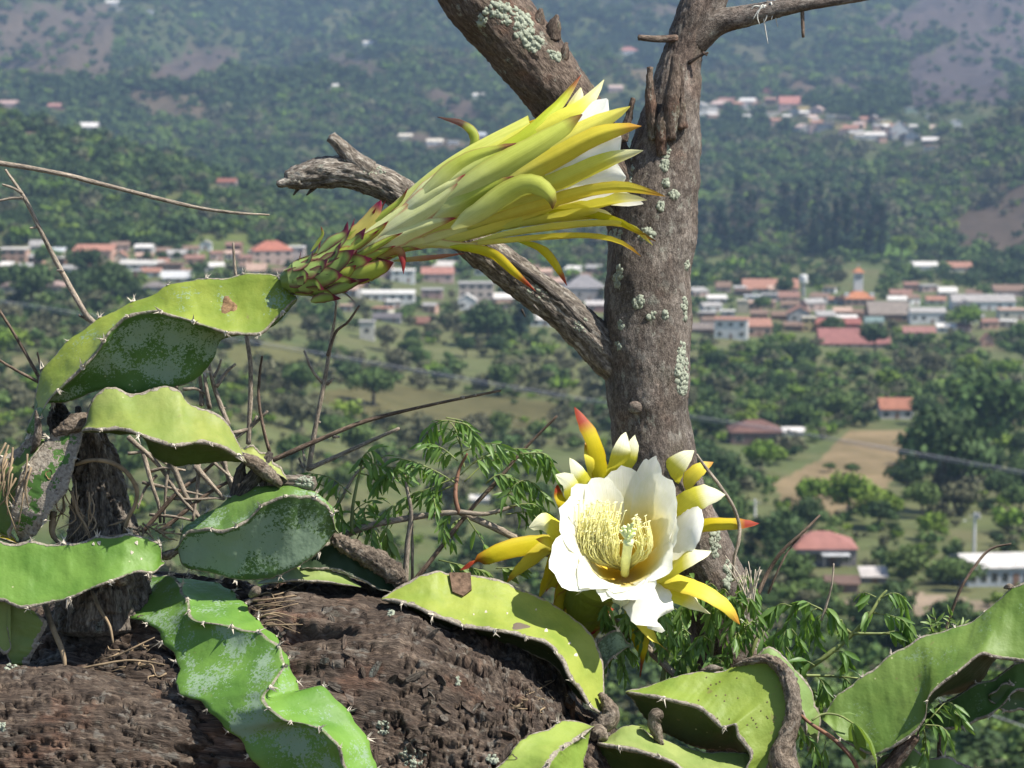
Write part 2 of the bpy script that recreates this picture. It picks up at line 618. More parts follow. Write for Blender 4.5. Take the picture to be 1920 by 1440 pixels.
def terr(X, Y):
    X = np.asarray(X, float)
    Y = np.asarray(Y, float)
    px = 960 + F * X / np.maximum(Y, 5)
    zs = []
    for cx, tab in _prof.items():
        ys = [q[1] for q in tab]
        zz = [float(slope_of(q[0])) * q[1] for q in tab]
        zs.append(np.interp(Y, [q[0] for q in _near] + ys, [q[1] for q in _near] + zz))
    t1 = np.clip((px - 300) / 600, 0, 1)
    t1 = t1 * t1 * (3 - 2 * t1)
    t2 = np.clip((px - 900) / 800, 0, 1)
    t2 = t2 * t2 * (3 - 2 * t2)
    z = zs[0] * (1 - t1) + zs[1] * t1
    z = z * (1 - t2) + zs[2] * t2
    q = np.stack([X.ravel(), Y.ravel(), np.zeros(X.size)], 1)
    amp = np.interp(Y, [0, 6, 150, 500, 1000, 1700, 2700, 4500], [0.03, 0.1, 0.6, 3.5, 4, 10, 80, 150])
    wl = 1.0
    fold = (1 - 2 * np.abs(fbm(q * np.array([1.6, .6, 1]) / 760 + 19.7, 5))).reshape(X.shape)
    n = fbm(q / 520 + 3.1, 4).reshape(X.shape)
    rid = (1 - 2 * np.abs(fbm(q / 1000 + 9.7, 4))).reshape(X.shape)
    far = np.clip((Y - 1750) / 1100, 0, 1)
    n2 = fbm(q / 60 + 1.7, 3).reshape(X.shape)
    z = z + amp * (n * (1 - far) + (rid * .55 + fold * .6 - 0.5) * far) + amp * 0.22 * n2
    # spur coming in from the right, and the low ridge behind the houses at the left
    spur = np.exp(-((Y - 2050) / 260.0) ** 2) * np.clip((px - 1640) / 420, 0, 1.6) ** 1.2 * 90
    z = z + spur
    kn = np.exp(-((Y - 1480) / 190.0) ** 2) * np.clip((420 - px) / 500, 0, 1.4) * 42
    return z + kn


_U = np.linspace(-0.40, 0.40, 540)
_Y = np.concatenate([np.linspace(-6, 4, 24), np.geomspace(4.4, 150, 60), np.geomspace(153, 12000, 470)])
_gU, _gY = np.meshgrid(_U, _Y)
_gX = _gU * (_gY + 8)
_gZ = terr(_gX, _gY)


def zat(X, Y):
    X = np.asarray(X, float)
    Y = np.asarray(Y, float)
    r = np.interp(Y, _Y, np.arange(len(_Y)))
    c = np.clip((X / (Y + 8) - _U[0]) / (_U[1] - _U[0]), 0, len(_U) - 1.001)
    r = np.clip(r, 0, len(_Y) - 1.001)
    i, j = r.astype(int), c.astype(int)
    a, b = r - i, c - j
    return (_gZ[i, j] * (1 - a) * (1 - b) + _gZ[i + 1, j] * a * (1 - b) + _gZ[i, j + 1] * (1 - a) * b + _gZ[i + 1, j + 1] * a * b)


_rows = np.where(_Y > 100)[0]


def hit(px, py):
    """Where sight lines meet the land: N x 3."""
    px = np.atleast_1d(np.asarray(px, float))
    py = np.atleast_1d(np.asarray(py, float))
    d = FWD + ((px - 960) / F)[:, None] * RIGHT - ((py - 720) / F)[:, None] * UP
    ux, uz = d[:, 0] / d[:, 1], d[:, 2] / d[:, 1]
    Yr = np.geomspace(120, 11800, 1000)
    XX = ux[:, None] * Yr
    zz = zat(XX, np.repeat(Yr[None], len(px), 0))
    g = uz[:, None] * Yr - zz
    k = np.argmax(g < 0, axis=1)
    ok = (g < 0).any(1)
    k = np.maximum(k, 1)
    ii = np.arange(len(px))
    g0, g1 = g[ii, k - 1], g[ii, k]
    t = np.clip(g0 / (g0 - g1 + 1e-9), 0, 1)
    Yh = Yr[k - 1] * (1 - t) + Yr[k] * t
    Xh = ux * Yh
    P = np.stack([Xh, Yh, zat(Xh, Yh)], 1)
    P[~ok] = np.nan
    return P


def to_px(P):
    P = np.asarray(P, float).reshape(-1, 3)
    d = P @ FWD
    return 960 + F * (P @ RIGHT) / d, 720 - F * (P @ UP) / d


def in_poly(x, y, poly):
    x = np.asarray(x)
    y = np.asarray(y)
    c = np.zeros(x.shape, bool)
    p = np.asarray(poly, float)
    j = len(p) - 1
    for i in range(len(p)):
        xi, yi, xj, yj = *p[i], *p[j]
        c ^= ((yi > y) != (yj > y)) & (x < (xj - xi) * (y - yi) / (yj - yi + 1e-12) + xi)
        j = i
    return c


BARE = [  # bare earth, dry grass, ploughed fields (outline, colour as sRGB)
    ([(1455, 905), (1530, 860), (1590, 806), (1725, 812), (1690, 868), (1655, 935), (1560, 965), (1480, 950)], (154, 134, 102)),
    ([(-200, 0), (205, 5), (215, 110), (190, 160), (60, 140), (-200, 120)], (128, 112, 98)),
    ([(235, 175), (320, 170), (392, 178), (388, 220), (300, 232), (245, 205)], (132, 116, 96)),
    ([(262, 160), (330, 110), (400, 78), (460, 100), (400, 140), (320, 160)], (122, 104, 92)),
    ([(590, 95), (690, 110), (730, 150), (640, 140)], (112, 100, 86)),
    ([(760, 150), (880, 190), (920, 240), (820, 215)], (120, 102, 88)),
    ([(740, 240), (900, 270), (930, 300), (800, 290)], (128, 110, 92)),
    ([(1640, 40), (1780, -20), (2000, -20), (2000, 150), (1860, 110), (1780, 60), (1690, 90)], (118, 102, 100)),
    ([(1700, 110), (1800, 70), (1880, 130), (1900, 200), (1800, 190), (1710, 210)], (112, 98, 98)),
    ([(1440, 138), (1490, 142), (1548, 176), (1480, 178)], (142, 120, 102)),
    ([(1340, 85), (1420, 90), (1480, 130), (1400, 125)], (116, 112, 84)),
    ([(1545, 150), (1580, 140), (1620, 170), (1580, 176)], (126, 108, 98)),
    ([(1175, 10), (1290, 10), (1290, 40), (1180, 38)], (118, 104, 92)),
    ([(1780, 420), (1850, 360), (1960, 320), (1960, 470), (1850, 480), (1800, 470)], (108, 92, 78)),
    ([(560, 740), (700, 720), (900, 745), (1050, 760), (1040, 800), (860, 800), (700, 790)], (110, 104, 68)),
    ([(-100, 660), (100, 670), (90, 700), (-100, 700)], (128, 122, 88)),
    ([(420, 650), (520, 640), (600, 670), (560, 700), (440, 690)], (118, 116, 74)),
    ([(1560, 1130), (1700, 1110), (1850, 1130), (1900, 1165), (1700, 1170), (1590, 1160)], (168, 148, 126)),
    ([(1180, 130), (1230, 125), (1225, 160), (1190, 158)], (150, 130, 98)),
    ([(240, 370), (420, 355), (450, 368), (330, 385)], (112, 116, 70)),
    ([(120, 330), (300, 330), (380, 345), (200, 352)], (100, 92, 66)),
]
GREEN = [([(1580, 460), (1690, 452), (1720, 480), (1600, 490)], (104, 134, 60)),
         ([(1210, 360), (1400, 355), (1400, 372), (1230, 380)], (100, 128, 66)),
         ([(380, 445), (470, 440), (470, 470), (330, 480)], (112, 122, 66)),
         ([(330, 480), (460, 470), (470, 500), (360, 500)], (108, 118, 62)),
         ([(1600, 300), (1650, 295), (1655, 320), (1610, 322)], (112, 136, 66))]

vpos = np.stack([_gX.ravel(), _gY.ravel(), _gZ.ravel()], 1)
tx, ty = to_px(vpos)
q = vpos / 90.0
jx, jy = fbm(q + 5.5, 3), fbm(q + 55.5, 3)
jit = np.interp(vpos[:, 1], [200, 600, 2500], [14, 12, 10])
n_lo, n_hi = fbm(vpos / 260 + 2.2, 4), fbm(vpos / 30 + 7.7, 3)
g1, g2, g3 = lin((80, 96, 56)), lin((106, 110, 72)), lin((120, 108, 82))
a = np.clip(n_lo * 1.6 + 0.5, 0, 1)[:, None]
b = np.clip(n_hi * 1.2 + 0.2, 0, 1)[:, None]
tcol = (g1 * (1 - a) + g2 * a) * (1 - b * 0.6) + g3 * b * 0.6
front = vpos[:, 1] > 150
for poly, c in BARE + GREEN:
    m = in_poly(tx + jx * jit * 1.5, ty + jy * jit, poly) & front
    c = lin(c) * 0.80
    tcol[m] = c * (1 + 0.35 * n_hi[m, None])
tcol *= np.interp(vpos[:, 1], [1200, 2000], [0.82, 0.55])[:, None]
near = vpos[:, 1] < 60
tcol[near] = (lin((84, 70, 52)) * (1 + 0.5 * n_hi[near, None]))
tcol = np.clip(tcol, 0.01, 0.8)


def mat_terrain():
    t = NT('terrain_ground')
    tc = t.n('TexCoord').outputs['Object']
    col = t.attr('Col').outputs['Color']
    n1 = t.noise(tc, 0.12, 6, 0.65)
    n2 = t.noise(tc, 0.9, 4, 0.6)
    c = t.mix(t.maprange(n1, 0.35, 0.65, 0, 0.6), col, t.mix(1.0, col, (0.55, 0.6, 0.52), 'MULTIPLY'))
    c = t.mix(t.maprange(n2, 0.4, 0.7, 0, 0.35), c, t.mix(1.0, c, (1.35, 1.25, 1.1), 'MULTIPLY'))
    return t.done(t.bsdf(c, 0.95, 0.1, t.bump(n1, 0.5, 1.5)))


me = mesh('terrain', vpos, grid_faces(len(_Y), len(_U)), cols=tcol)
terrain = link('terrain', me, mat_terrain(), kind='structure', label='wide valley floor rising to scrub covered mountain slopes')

# ------------------------------------------------------------------ background trees
def crown_mesh(name, nclump, leaves, rx, rz, base, leaf, seed, tall=False):
    r = np.random.default_rng(seed)
    V, Fc, C = [], [], []
    for k in range(nclump):
        if tall:
            h = r.uniform(0, 1)
            rad = rx * (1 - h * 0.75) * 0.6
            c = np.array([r.normal() * rad * 0.6, r.normal() * rad * 0.6, base + rz * 2 * h])
            cr = rx * (0.55 - 0.3 * h) * r.uniform(0.8, 1.2)
        else:
            d = unit(r.normal(size=3))
            d[2] = abs(d[2]) * r.choice([1, 1, 1, -0.5])
            c = d * np.array([rx, rx, rz]) * r.uniform(0.35, 0.85)
            c[2] += base + rz * 0.7
            cr = rx * r.uniform(0.28, 0.5)
        tone = r.uniform(0.62, 1.3)
        nl = leaves // nclump
        for q_ in range(nl):
            d = unit(r.normal(size=3))
            p = c + d * cr * r.uniform(0.72, 1.08) * np.array([1, 1, 0.8])
            nn = unit(d + r.normal(size=3) * 0.55)
            a_ = unit(np.cross(nn, r.normal(size=3)))
            b_ = np.cross(nn, a_)
            s1, s2 = leaf * r.uniform(0.6, 1.3), leaf * r.uniform(0.4, 0.9)
            o = len(V)
            V += [p - a_ * s1, p + b_ * s2 + nn * s1 * .25, p + a_ * s1, p - b_ * s2]
            Fc.append((o, o + 1, o + 2, o + 3))
            ct = tone * r.uniform(0.8, 1.2)
            C += [(ct * 1.0, ct, ct * 0.95)] * 4
    return mesh(name, np.array(V), np.array(Fc), cols=np.array(C), smooth=False)


def trunk_mesh(name, h, r0, seed):
    r = np.random.default_rng(seed)
    blocks = []

    def tb(p, hw):
        q_ = smooth_path(np.hstack([np.asarray(p, float), np.asarray(hw)[:, None]]), 6)
        T, N, B = frames(q_[:, :3])
        ph = np.linspace(0, 2 * np.pi, 6, endpoint=False)
        Vv = (q_[:, None, :3] + (N[:, None] * np.cos(ph)[None, :, None] + B[:, None] * np.sin(ph)[None, :, None]) * q_[:, 3][:, None, None]).reshape(-1, 3)
        blocks.append((Vv, grid_faces(6, 6, True).tolist()))
    top = np.array([r.normal() * .3, r.normal() * .3, h])
    tb([(0, 0, -0.8), (0.05, 0, h * 0.4), top], [r0 * 1.3, r0, r0 * 0.45])
    for k in range(4):
        a_ = r.uniform(0, 6.28)
        s0 = np.array([0, 0, h * r.uniform(0.45, 0.8)])
        e = s0 + np.array([math.cos(a_), math.sin(a_), 0.9]) * h * 0.4
        tb([s0, (s0 + e) / 2 + [0, 0, 0.1 * h], e], [r0 * 0.5, r0 * 0.35, r0 * 0.12])
    V, Fc = join(blocks)
    return mesh(name, V, Fc)


M['crown_dark'] = mat_crown('foliage_dark', (0.037, 0.068, 0.023), (0.062, 0.10, 0.034))
M['crown_mid'] = mat_crown('foliage_mid', (0.066, 0.115, 0.032), (0.112, 0.16, 0.046))
M['crown_bright'] = mat_crown('foliage_bright', (0.11, 0.19, 0.024), (0.17, 0.235, 0.034))
M['crown_dry'] = mat_crown('foliage_dry', (0.100, 0.105, 0.055), (0.14, 0.135, 0.08))
M['crown_blue'] = mat_crown('foliage_blue', (0.022, 0.045, 0.026), (0.035, 0.060, 0.034))
M['tree_trunk'] = mat_plain('tree_trunk', (0.13, 0.10, 0.075), 0.85, 0.4, 3)

KINDS_T = ['dark', 'mid', 'bright', 'dry', 'blue']
CROWN = {}
for k in KINDS_T:
    CROWN[k] = []
    for v in range(3):
        tall = k == 'blue'
        me = crown_mesh('crown', 26, 1500, 3.4 if not tall else 2.6, 2.6 if not tall else 6.5, 2.0, 0.36, hash((k == 'dark') * 7 + v * 13 + KINDS_T.index(k) * 31) % 9999, tall)
        me.materials.append(M['crown_' + k])
        CROWN[k].append(me)
TRUNK = [trunk_mesh('trunk', 4.2, 0.24, 60 + v) for v in range(3)]
TALLTRUNK = trunk_mesh('trunk', 13.0, 0.30, 77)
for me in TRUNK + [TALLTRUNK]:
    me.materials.append(M['tree_trunk'])
SMALL = []
for k in KINDS_T[:4]:
    for v in range(2):
        me = crown_mesh('far_crown', 12, 230, 3.4, 2.6, 0.6, 0.62, 900 + v + 10 * KINDS_T.index(k))
        me.materials.append(M['crown_' + k])
        SMALL.append((k, me))

AREAS = {
    'low': 'tree on the near slope under the power line',
    'mid': 'tree on the wooded slope just below the town',
    'town': 'tree growing among the town houses',
    'right': 'tree by the farmhouses in the valley bottom',
}
TONE = {'dark': 'dark green bushy', 'mid': 'mid green round-crowned', 'bright': 'bright yellow-green', 'dry': 'dull greyish half-bare', 'blue': 'tall narrow dark'}
ntree = 0


def tree(P, kind, s, label, group, var=None, name='tree', sz=1.0):
    global ntree
    var = random.randrange(3) if var is None else var
    t = thing(name, P, label, 'tree', group)
    t.rotation_euler = (0, 0, random.uniform(0, 6.28))
    t.scale = (s, s, s * sz)
    me = TALLTRUNK if kind == 'blue' else TRUNK[var]
    link('trunk', me, None, t)
    link('crown', CROWN[kind][var], None, t)
    ntree += 1
    return t


HOUSE_PX = []     # filled below: (x, y, halfwidth, height) kept free of trees

# ------------------------------------------------------------------ buildings
_mc = {}


def cmat(rgb, rough=0.85, kind='wall'):
    key = (tuple(rgb), kind)
    if key not in _mc:
        t = NT(kind + '_paint')
        tc = t.n('TexCoord').outputs['Object']
        n1 = t.noise(tc, 0.5, 5, 0.65)
        n2 = t.noise(t.mapv(tc, (3, 3, 0.4)), 1.0, 4)
        c = lin(rgb) * 0.80
        if kind == 'roof':
            c = c * .76 + c.mean() * np.array([1.2, .98, .76]) * .24
        cc = t.ramp(n1, [(0.3, tuple(c * 0.72)), (0.68, tuple(np.minimum(c * 1.1, 0.85)))])
        cc = t.mix(t.maprange(n2, 0.45, 0.75, 0, 0.35), cc, t.mix(1.0, cc, (0.62, 0.58, 0.52), 'MULTIPLY'))
        nb = None
        if kind == 'roof':
            wv = t.n('TexWave')
            wv.inputs['Scale'].default_value = 2.2
            wv.inputs['Distortion'].default_value = 1.5
            t.l(tc, wv.inputs['Vector'])
            nb = t.bump(wv.outputs['Fac'], 0.5, 0.08)
        _mc[key] = t.done(t.bsdf(cc, rough, 0.25, nb))
    return _mc[key]


GLASS = NT('window_glass')
GLASS = GLASS.done(GLASS.bsdf((0.03, 0.035, 0.04), 0.15, 0.6))


def boxv(x0, x1, y0, y1, z0, z1):
    V = np.array([(x, y, z) for z in (z0, z1) for y in (y0, y1) for x in (x0, x1)], float)
    Fc = [(0, 2, 3, 1), (4, 5, 7, 6), (0, 1, 5, 4), (2, 6, 7, 3), (0, 4, 6, 2), (1, 3, 7, 5)]
    return V, Fc


def lpart(name, blocks, mat, parent, label=None):
    V, Fc = join(blocks) if isinstance(blocks, list) else blocks
    return link(name, mesh(name, V, Fc, smooth=False), mat, parent, label=label)


WHITE, CREAM, PINK, SALMON, BRICK, TERRA, GREY, DGREY, BROWN, YELLOW = ((234, 231, 226), (222, 213, 194), (212, 182, 172), (206, 168, 148), (164, 118, 104), (186, 128, 106), (178, 176, 174), (122, 118, 118), (146, 116, 98), (206, 184, 128))
CN = {WHITE: 'white', CREAM: 'cream', PINK: 'pale pink', SALMON: 'salmon', BRICK: 'brick red', TERRA: 'terracotta', GREY: 'grey', DGREY: 'dark grey', BROWN: 'brown', YELLOW: 'ochre'}


def house(cx, yb, wpx, hpx, roof, wc, rc, label, rpx=0.35, dep=0.8, rot=0.0, floors=1, nwin=3, group=None, name='house', door=True, cat='house', over=0.35):
    """A building whose front base stands where the sight line (cx, yb) meets the land."""
    P = hit(cx, yb)[0]
    mpp = P[1] / F
    w, h = wpx * mpp, hpx * mpp
    d = w * dep
    t = thing(name, P, label, cat, group)
    t.rotation_euler = (0, 0, rot)
    wm = cmat(wc)
    wall = lpart('wall', boxv(-w / 2, w / 2, 0, d, -6, h), wm, t)
    rh = w * rpx
    e = over
    rm = cmat(rc, 0.8, 'roof')
    if roof == 'gable':        # ridge along the width
        V = np.array([(-w / 2 - e, -e, h), (w / 2 + e, -e, h), (w / 2 + e, d + e, h), (-w / 2 - e, d + e, h), (-w / 2 - e, d / 2, h + rh), (w / 2 + e, d / 2, h + rh)])
        V2 = V.copy(); V2[:, 2] += 0.18
        Vv = np.vstack([V, V2])
        Fc = [(0, 1, 5, 4), (3, 4, 5, 2), (6, 10, 11, 7), (9, 8, 11, 10), (0, 6, 7, 1), (2, 8, 9, 3), (0, 4, 10, 6), (4, 3, 9, 10), (1, 7, 11, 5), (5, 11, 8, 2)]
        ro = lpart('roof', (Vv, Fc), rm, t)
        for s in (-1, 1):
            lpart('gable', (np.array([(s * (w / 2 - .02), 0.02, h - .05), (s * (w / 2 - .02), d - .02, h - .05), (s * (w / 2 - .02), d / 2, h + rh - .05), (s * (w / 2 - .2), 0.02, h - .05), (s * (w / 2 - .2), d - .02, h - .05), (s * (w / 2 - .2), d / 2, h + rh - .05)]), [(0, 1, 2), (3, 5, 4), (0, 2, 5, 3), (1, 4, 5, 2)]), wm, t)
    elif roof == 'front':      # ridge towards the viewer
        V = np.array([(-w / 2 - e, -e, h), (-w / 2 - e, d + e, h), (w / 2 + e, d + e, h), (w / 2 + e, -e, h), (0, -e, h + rh), (0, d + e, h + rh)])
        V2 = V.copy(); V2[:, 2] += 0.18
        Vv = np.vstack([V, V2])
        Fc = [(0, 4, 5, 1), (3, 2, 5, 4), (6, 7, 11, 10), (9, 10, 11, 8), (0, 1, 7, 6), (2, 3, 9, 8), (0, 6, 10, 4), (4, 10, 9, 3), (1, 5, 11, 7), (5, 2, 8, 11)]
        lpart('roof', (Vv, Fc), rm, t)
        for y in (0.02, d - .22):
            lpart('gable', (np.array([(-w / 2, y, h - .05), (w / 2, y, h - .05), (0, y, h + rh - .05), (-w / 2, y + .2, h - .05), (w / 2, y + .2, h - .05), (0, y + .2, h + rh - .05)]), [(0, 1, 2), (3, 5, 4), (0, 2, 5, 3), (1, 4, 5, 2)]), wm, t)
    elif roof == 'hip':
        k = min(w, d) * 0.45
        V = np.array([(-w / 2 - e, -e, h), (w / 2 + e, -e, h), (w / 2 + e, d + e, h), (-w / 2 - e, d + e, h), (-w / 2 + k, d / 2, h + rh), (w / 2 - k, d / 2, h + rh)])
        Fc = [(0, 1, 5, 4), (1, 2, 5), (2, 3, 4, 5), (3, 0, 4), (0, 3, 2, 1)]
        lpart('roof', (V, Fc), rm, t)
    elif roof == 'shed':
        V = np.array([(-w / 2 - e, -e, h), (w / 2 + e, -e, h), (w / 2 + e, d + e, h + rh), (-w / 2 - e, d + e, h + rh)])
        V2 = V.copy(); V2[:, 2] += 0.15
        lpart('roof', (np.vstack([V, V2]), [(3, 2, 1, 0), (4, 5, 6, 7), (0, 1, 5, 4), (1, 2, 6, 5), (2, 3, 7, 6), (3, 0, 4, 7)]), rm, t)
        lpart('rear_wall', boxv(-w / 2, w / 2, d - .3, d - 0.01, h - 0.02, h + rh - 0.05), wm, t)
    elif roof == 'vault':
        ph = np.linspace(0, np.pi, 13)
        V, Fc = [], []
        for y in (-e, d + e):
            for a_ in ph:
                V.append((-math.cos(a_) * (w / 2 + e), y, h + rh * math.sin(a_)))
        for j in range(12):
            Fc.append((j, j + 1, 13 + j + 1, 13 + j))
        Fc.append(tuple(range(12, -1, -1))); Fc.append(tuple(range(13, 26)))
        lpart('roof', (np.array(V), Fc), rm, t)
    else:                      # flat slab with parapet
        lpart('roof', boxv(-w / 2 - e, w / 2 + e, -e, d + e, h + .002, h + 0.35), rm, t)
    if nwin and wpx > 20:
        fh = h / floors
        for f in range(floors):
            for k in range(nwin):
                x = -w / 2 + w * (k + 0.5) / nwin
                if door and f == 0 and k == nwin // 2:
                    lpart('door', boxv(x - .5, x + .5, -0.06, 0.1, 0.0, min(2.1, fh * .8)), cmat(BROWN), t)
                    continue
                ww, wh = min(0.9, w / nwin * .3), min(0.75, fh * .25)
                zc = f * fh + fh * .55
                fr = lpart('window', boxv(x - ww, x + ww, -0.05, 0.12, zc - wh, zc + wh), cmat(CREAM), t)
                lpart('pane', boxv(x - ww * .86, x + ww * .86, -0.08, 0.02, zc - wh * .86, zc + wh * .86), GLASS, fr)
    HOUSE_PX.append((cx, yb - hpx / 2, wpx / 2, hpx / 2 + wpx * rpx * 0.25))
    return t, w, h, d


G = lambda x: x
# ---- right-hand town
house(1370, 636, 62, 36, 'flat', WHITE, TERRA, 'white three-storey building with dark windows and terracotta roof edge', floors=2, nwin=3, rot=R(-8), cat='building', name='building')
house(1424, 632, 46, 20, 'shed', SALMON, TERRA, 'salmon building with sloping orange roof beside the white three-storey block', nwin=3, rpx=.25)
house(1603, 652, 132, 7, 'gable', PINK, (176, 108, 104), 'long low hall with faded red roof above the wooded slope', rpx=.2, dep=.45, nwin=6, cat='building', name='hall')
house(1572, 626, 84, 18, 'gable', (150, 82, 74), (168, 92, 84), 'dark red long building behind the long low hall', rpx=.12, dep=.4, nwin=6, cat='building', name='building')
house(1518, 622, 26, 26, 'flat', YELLOW, CREAM, 'pale yellow narrow block next to the dark red building', floors=2, nwin=2)
house(1500, 606, 42, 18, 'front', GREY, TERRA, 'grey house with orange gable roof left of the pale yellow block', rpx=.3, nwin=2)
house(1668, 604, 76, 14, 'gable', BROWN, (150, 138, 128), 'broad hall with grey-brown roof right of the church', rpx=.28, dep=.9, nwin=4, cat='building', name='hall')
house(1740, 608, 66, 22, 'gable', WHITE, GREY, 'white long house with grey roof below the broad hall', rpx=.12, dep=.5, nwin=4)
house(1845, 582, 118, 16, 'gable', WHITE, (176, 172, 170), 'white long warehouse with pale grey roof at the right edge of town', rpx=.1, dep=.4, nwin=6, cat='warehouse', name='warehouse')
house(1815, 590, 44, 12, 'front', CREAM, DGREY, 'small house with dark grey gable roof before the white warehouse', rpx=.3, nwin=2)
house(1900, 600, 50, 18, 'flat', CREAM, SALMON, 'cream block with salmon roof below the white warehouse', nwin=2)
house(1778, 556, 34, 8, 'gable', CREAM, WHITE, 'small house with white roof above the broad hall', rpx=.25, nwin=2)
house(1895, 556, 60, 10, 'gable', PINK, BROWN, 'pinkish house with brown roof behind the white warehouse', rpx=.16, nwin=3)
house(1735, 506, 48, 7, 'gable', WHITE, WHITE, 'white-roofed house left of the pair alone above town', rpx=.14, nwin=2)
house(1800, 510, 46, 8, 'gable', CREAM, TERRA, 'cream house with terracotta roof right of the pair alone above town', rpx=.2, nwin=2)
house(1446, 552, 104, 10, 'gable', CREAM, TERRA, 'long cream house with bright terracotta roof beside the water tank', rpx=.16, dep=.5, nwin=5)
house(1388, 553, 22, 14, 'flat', WHITE, WHITE, 'small white cube house left of the long terracotta roof', nwin=1, door=False)
house(1357, 548, 28, 9, 'gable', PINK, BROWN, 'small brown-roofed house near the tree trunk in town', nwin=1)
house(1345, 568, 36, 8, 'shed', GREY, WHITE, 'low shed with white metal roof beside the tree trunk', rpx=.12, nwin=2)
house(1393, 588, 20, 24, 'flat', (196, 184, 160), CREAM, 'plain beige tower-like block above the white three-storey building', floors=2, nwin=1, door=False)
house(1366, 594, 24, 10, 'flat', GREY, WHITE, 'small grey block with white roof slab behind the three-storey building', nwin=1, door=False)
house(1320, 626, 56, 8, 'gable', BROWN, (140, 128, 120), 'low barn with brown-grey roof beside the tree trunk', rpx=.18, nwin=2, cat='barn', name='barn')
house(1412, 566, 30, 10, 'flat', WHITE, (200, 205, 212), 'white flat-roofed house below the long terracotta roof', nwin=2)
house(1480, 566, 40, 8, 'gable', PINK, BRICK, 'pink house with brick red roof below the water tank', rpx=.25, nwin=2)
house(1590, 612, 40, 10, 'shed', GREY, WHITE, 'white-roofed shed just below the church', rpx=.2, nwin=1)
house(1640, 616, 34, 12, 'gable', CREAM, (120, 150, 148), 'small house with greenish roof below the church', rpx=.25, nwin=1)
house(1852, 650, 24, 10, 'front', SALMON, TERRA, 'small orange house alone among trees under the white warehouse', rpx=.6, nwin=1)
house(1690, 560, 40, 8, 'gable', SALMON, BRICK, 'salmon house with brick roof behind the church', rpx=.2, nwin=2)
house(1725, 632, 60, 8, 'gable', PINK, (172, 116, 108), 'low pink house with faded red roof below the white long house', rpx=.16, nwin=3)
house(1462, 600, 30, 8, 'gable', BROWN, BROWN, 'small brown house left of the grey gabled house', rpx=.25, nwin=1)

# ---- church
P = hit(1612, 574)[0]
mp = P[1] / F
ch = thing('church', P, 'church with white bell tower and orange tiled nave roof', 'church')
w = 56 * mp
lpart('wall', boxv(-w / 2, w / 2, 0, w * .9, -6, 14 * mp), cmat(SALMON), ch)
V = np.array([(-w / 2 - .5, -.5, 14 * mp), (w / 2 + .5, -.5, 14 * mp), (w / 2 + .5, w * .9 + .5, 14 * mp), (-w / 2 - .5, w * .9 + .5, 14 * mp), (0, w * .45, 32 * mp)])
lpart('roof', (V, [(0, 1, 4), (1, 2, 4), (2, 3, 4), (3, 0, 4), (3, 2, 1, 0)]), cmat((214, 130, 84), kind='roof'), ch)
tw = 8 * mp
tow = lpart('tower', boxv(-tw, tw, w * .45 - tw, w * .45 + tw, 20 * mp, 62 * mp), cmat(WHITE), ch)
for s in (-1, 1):
    lpart('belfry_opening', boxv(s * tw * .45 - tw * .25, s * tw * .45 + tw * .25, w * .45 - tw - .1, w * .45 - tw + .2, 50 * mp, 57 * mp), GLASS, tow)
V = np.array([(-tw - .8, w * .45 - tw - .8, 62 * mp), (tw + .8, w * .45 - tw - .8, 62 * mp), (tw + .8, w * .45 + tw + .8, 62 * mp), (-tw - .8, w * .45 + tw + .8, 62 * mp), (0, w * .45, 72 * mp)])
sp = lpart('spire', (V, [(0, 1, 4), (1, 2, 4), (2, 3, 4), (3, 0, 4), (3, 2, 1, 0)]), cmat((214, 130, 84), kind='roof'), ch)
lpart('cross', [boxv(-.15, .15, w * .45 - .15, w * .45 + .15, 71 * mp, 78 * mp), boxv(-.9, .9, w * .45 - .14, w * .45 + .14, 75.4 * mp, 76.4 * mp)], cmat(GREY), sp)
for k in range(4):
    lpart('window', boxv(-w / 2 + w * (k + .5) / 4 - .6, -w / 2 + w * (k + .5) / 4 + .6, -.06, .1, 4 * mp, 10 * mp), GLASS, ch)
for s in (-1, 1):
    lpart('pinnacle', boxv(s * w * .42 - 1, s * w * .42 + 1, 1, 3, 14 * mp, 24 * mp), cmat(WHITE), ch)
HOUSE_PX.append((1612, 540, 34, 40))
# ---- water tank
P = hit(1506, 556)[0]
mp = P[1] / F
wt = thing('water_tower', P, 'white water tank on a concrete shaft above the terracotta roofs', 'water tower')


def lathe(prof, n=14):
    ph = np.linspace(0, 2 * np.pi, n, endpoint=False)
    V = np.array([(r_ * math.cos(a_), r_ * math.sin(a_), z_) for r_, z_ in prof for a_ in ph])
    return V, grid_faces(len(prof), n, True).tolist()


lpart('shaft', lathe([(3.6 * mp, -4), (3.4 * mp, 22 * mp), (4.2 * mp, 24 * mp)]), cmat(GREY), wt)
lpart('tank', lathe([(4.3 * mp, 23.5 * mp), (8 * mp, 27 * mp), (8 * mp, 37 * mp), (6 * mp, 41 * mp), (0.1, 42 * mp)]), cmat(WHITE), wt)
HOUSE_PX.append((1506, 540, 12, 24))
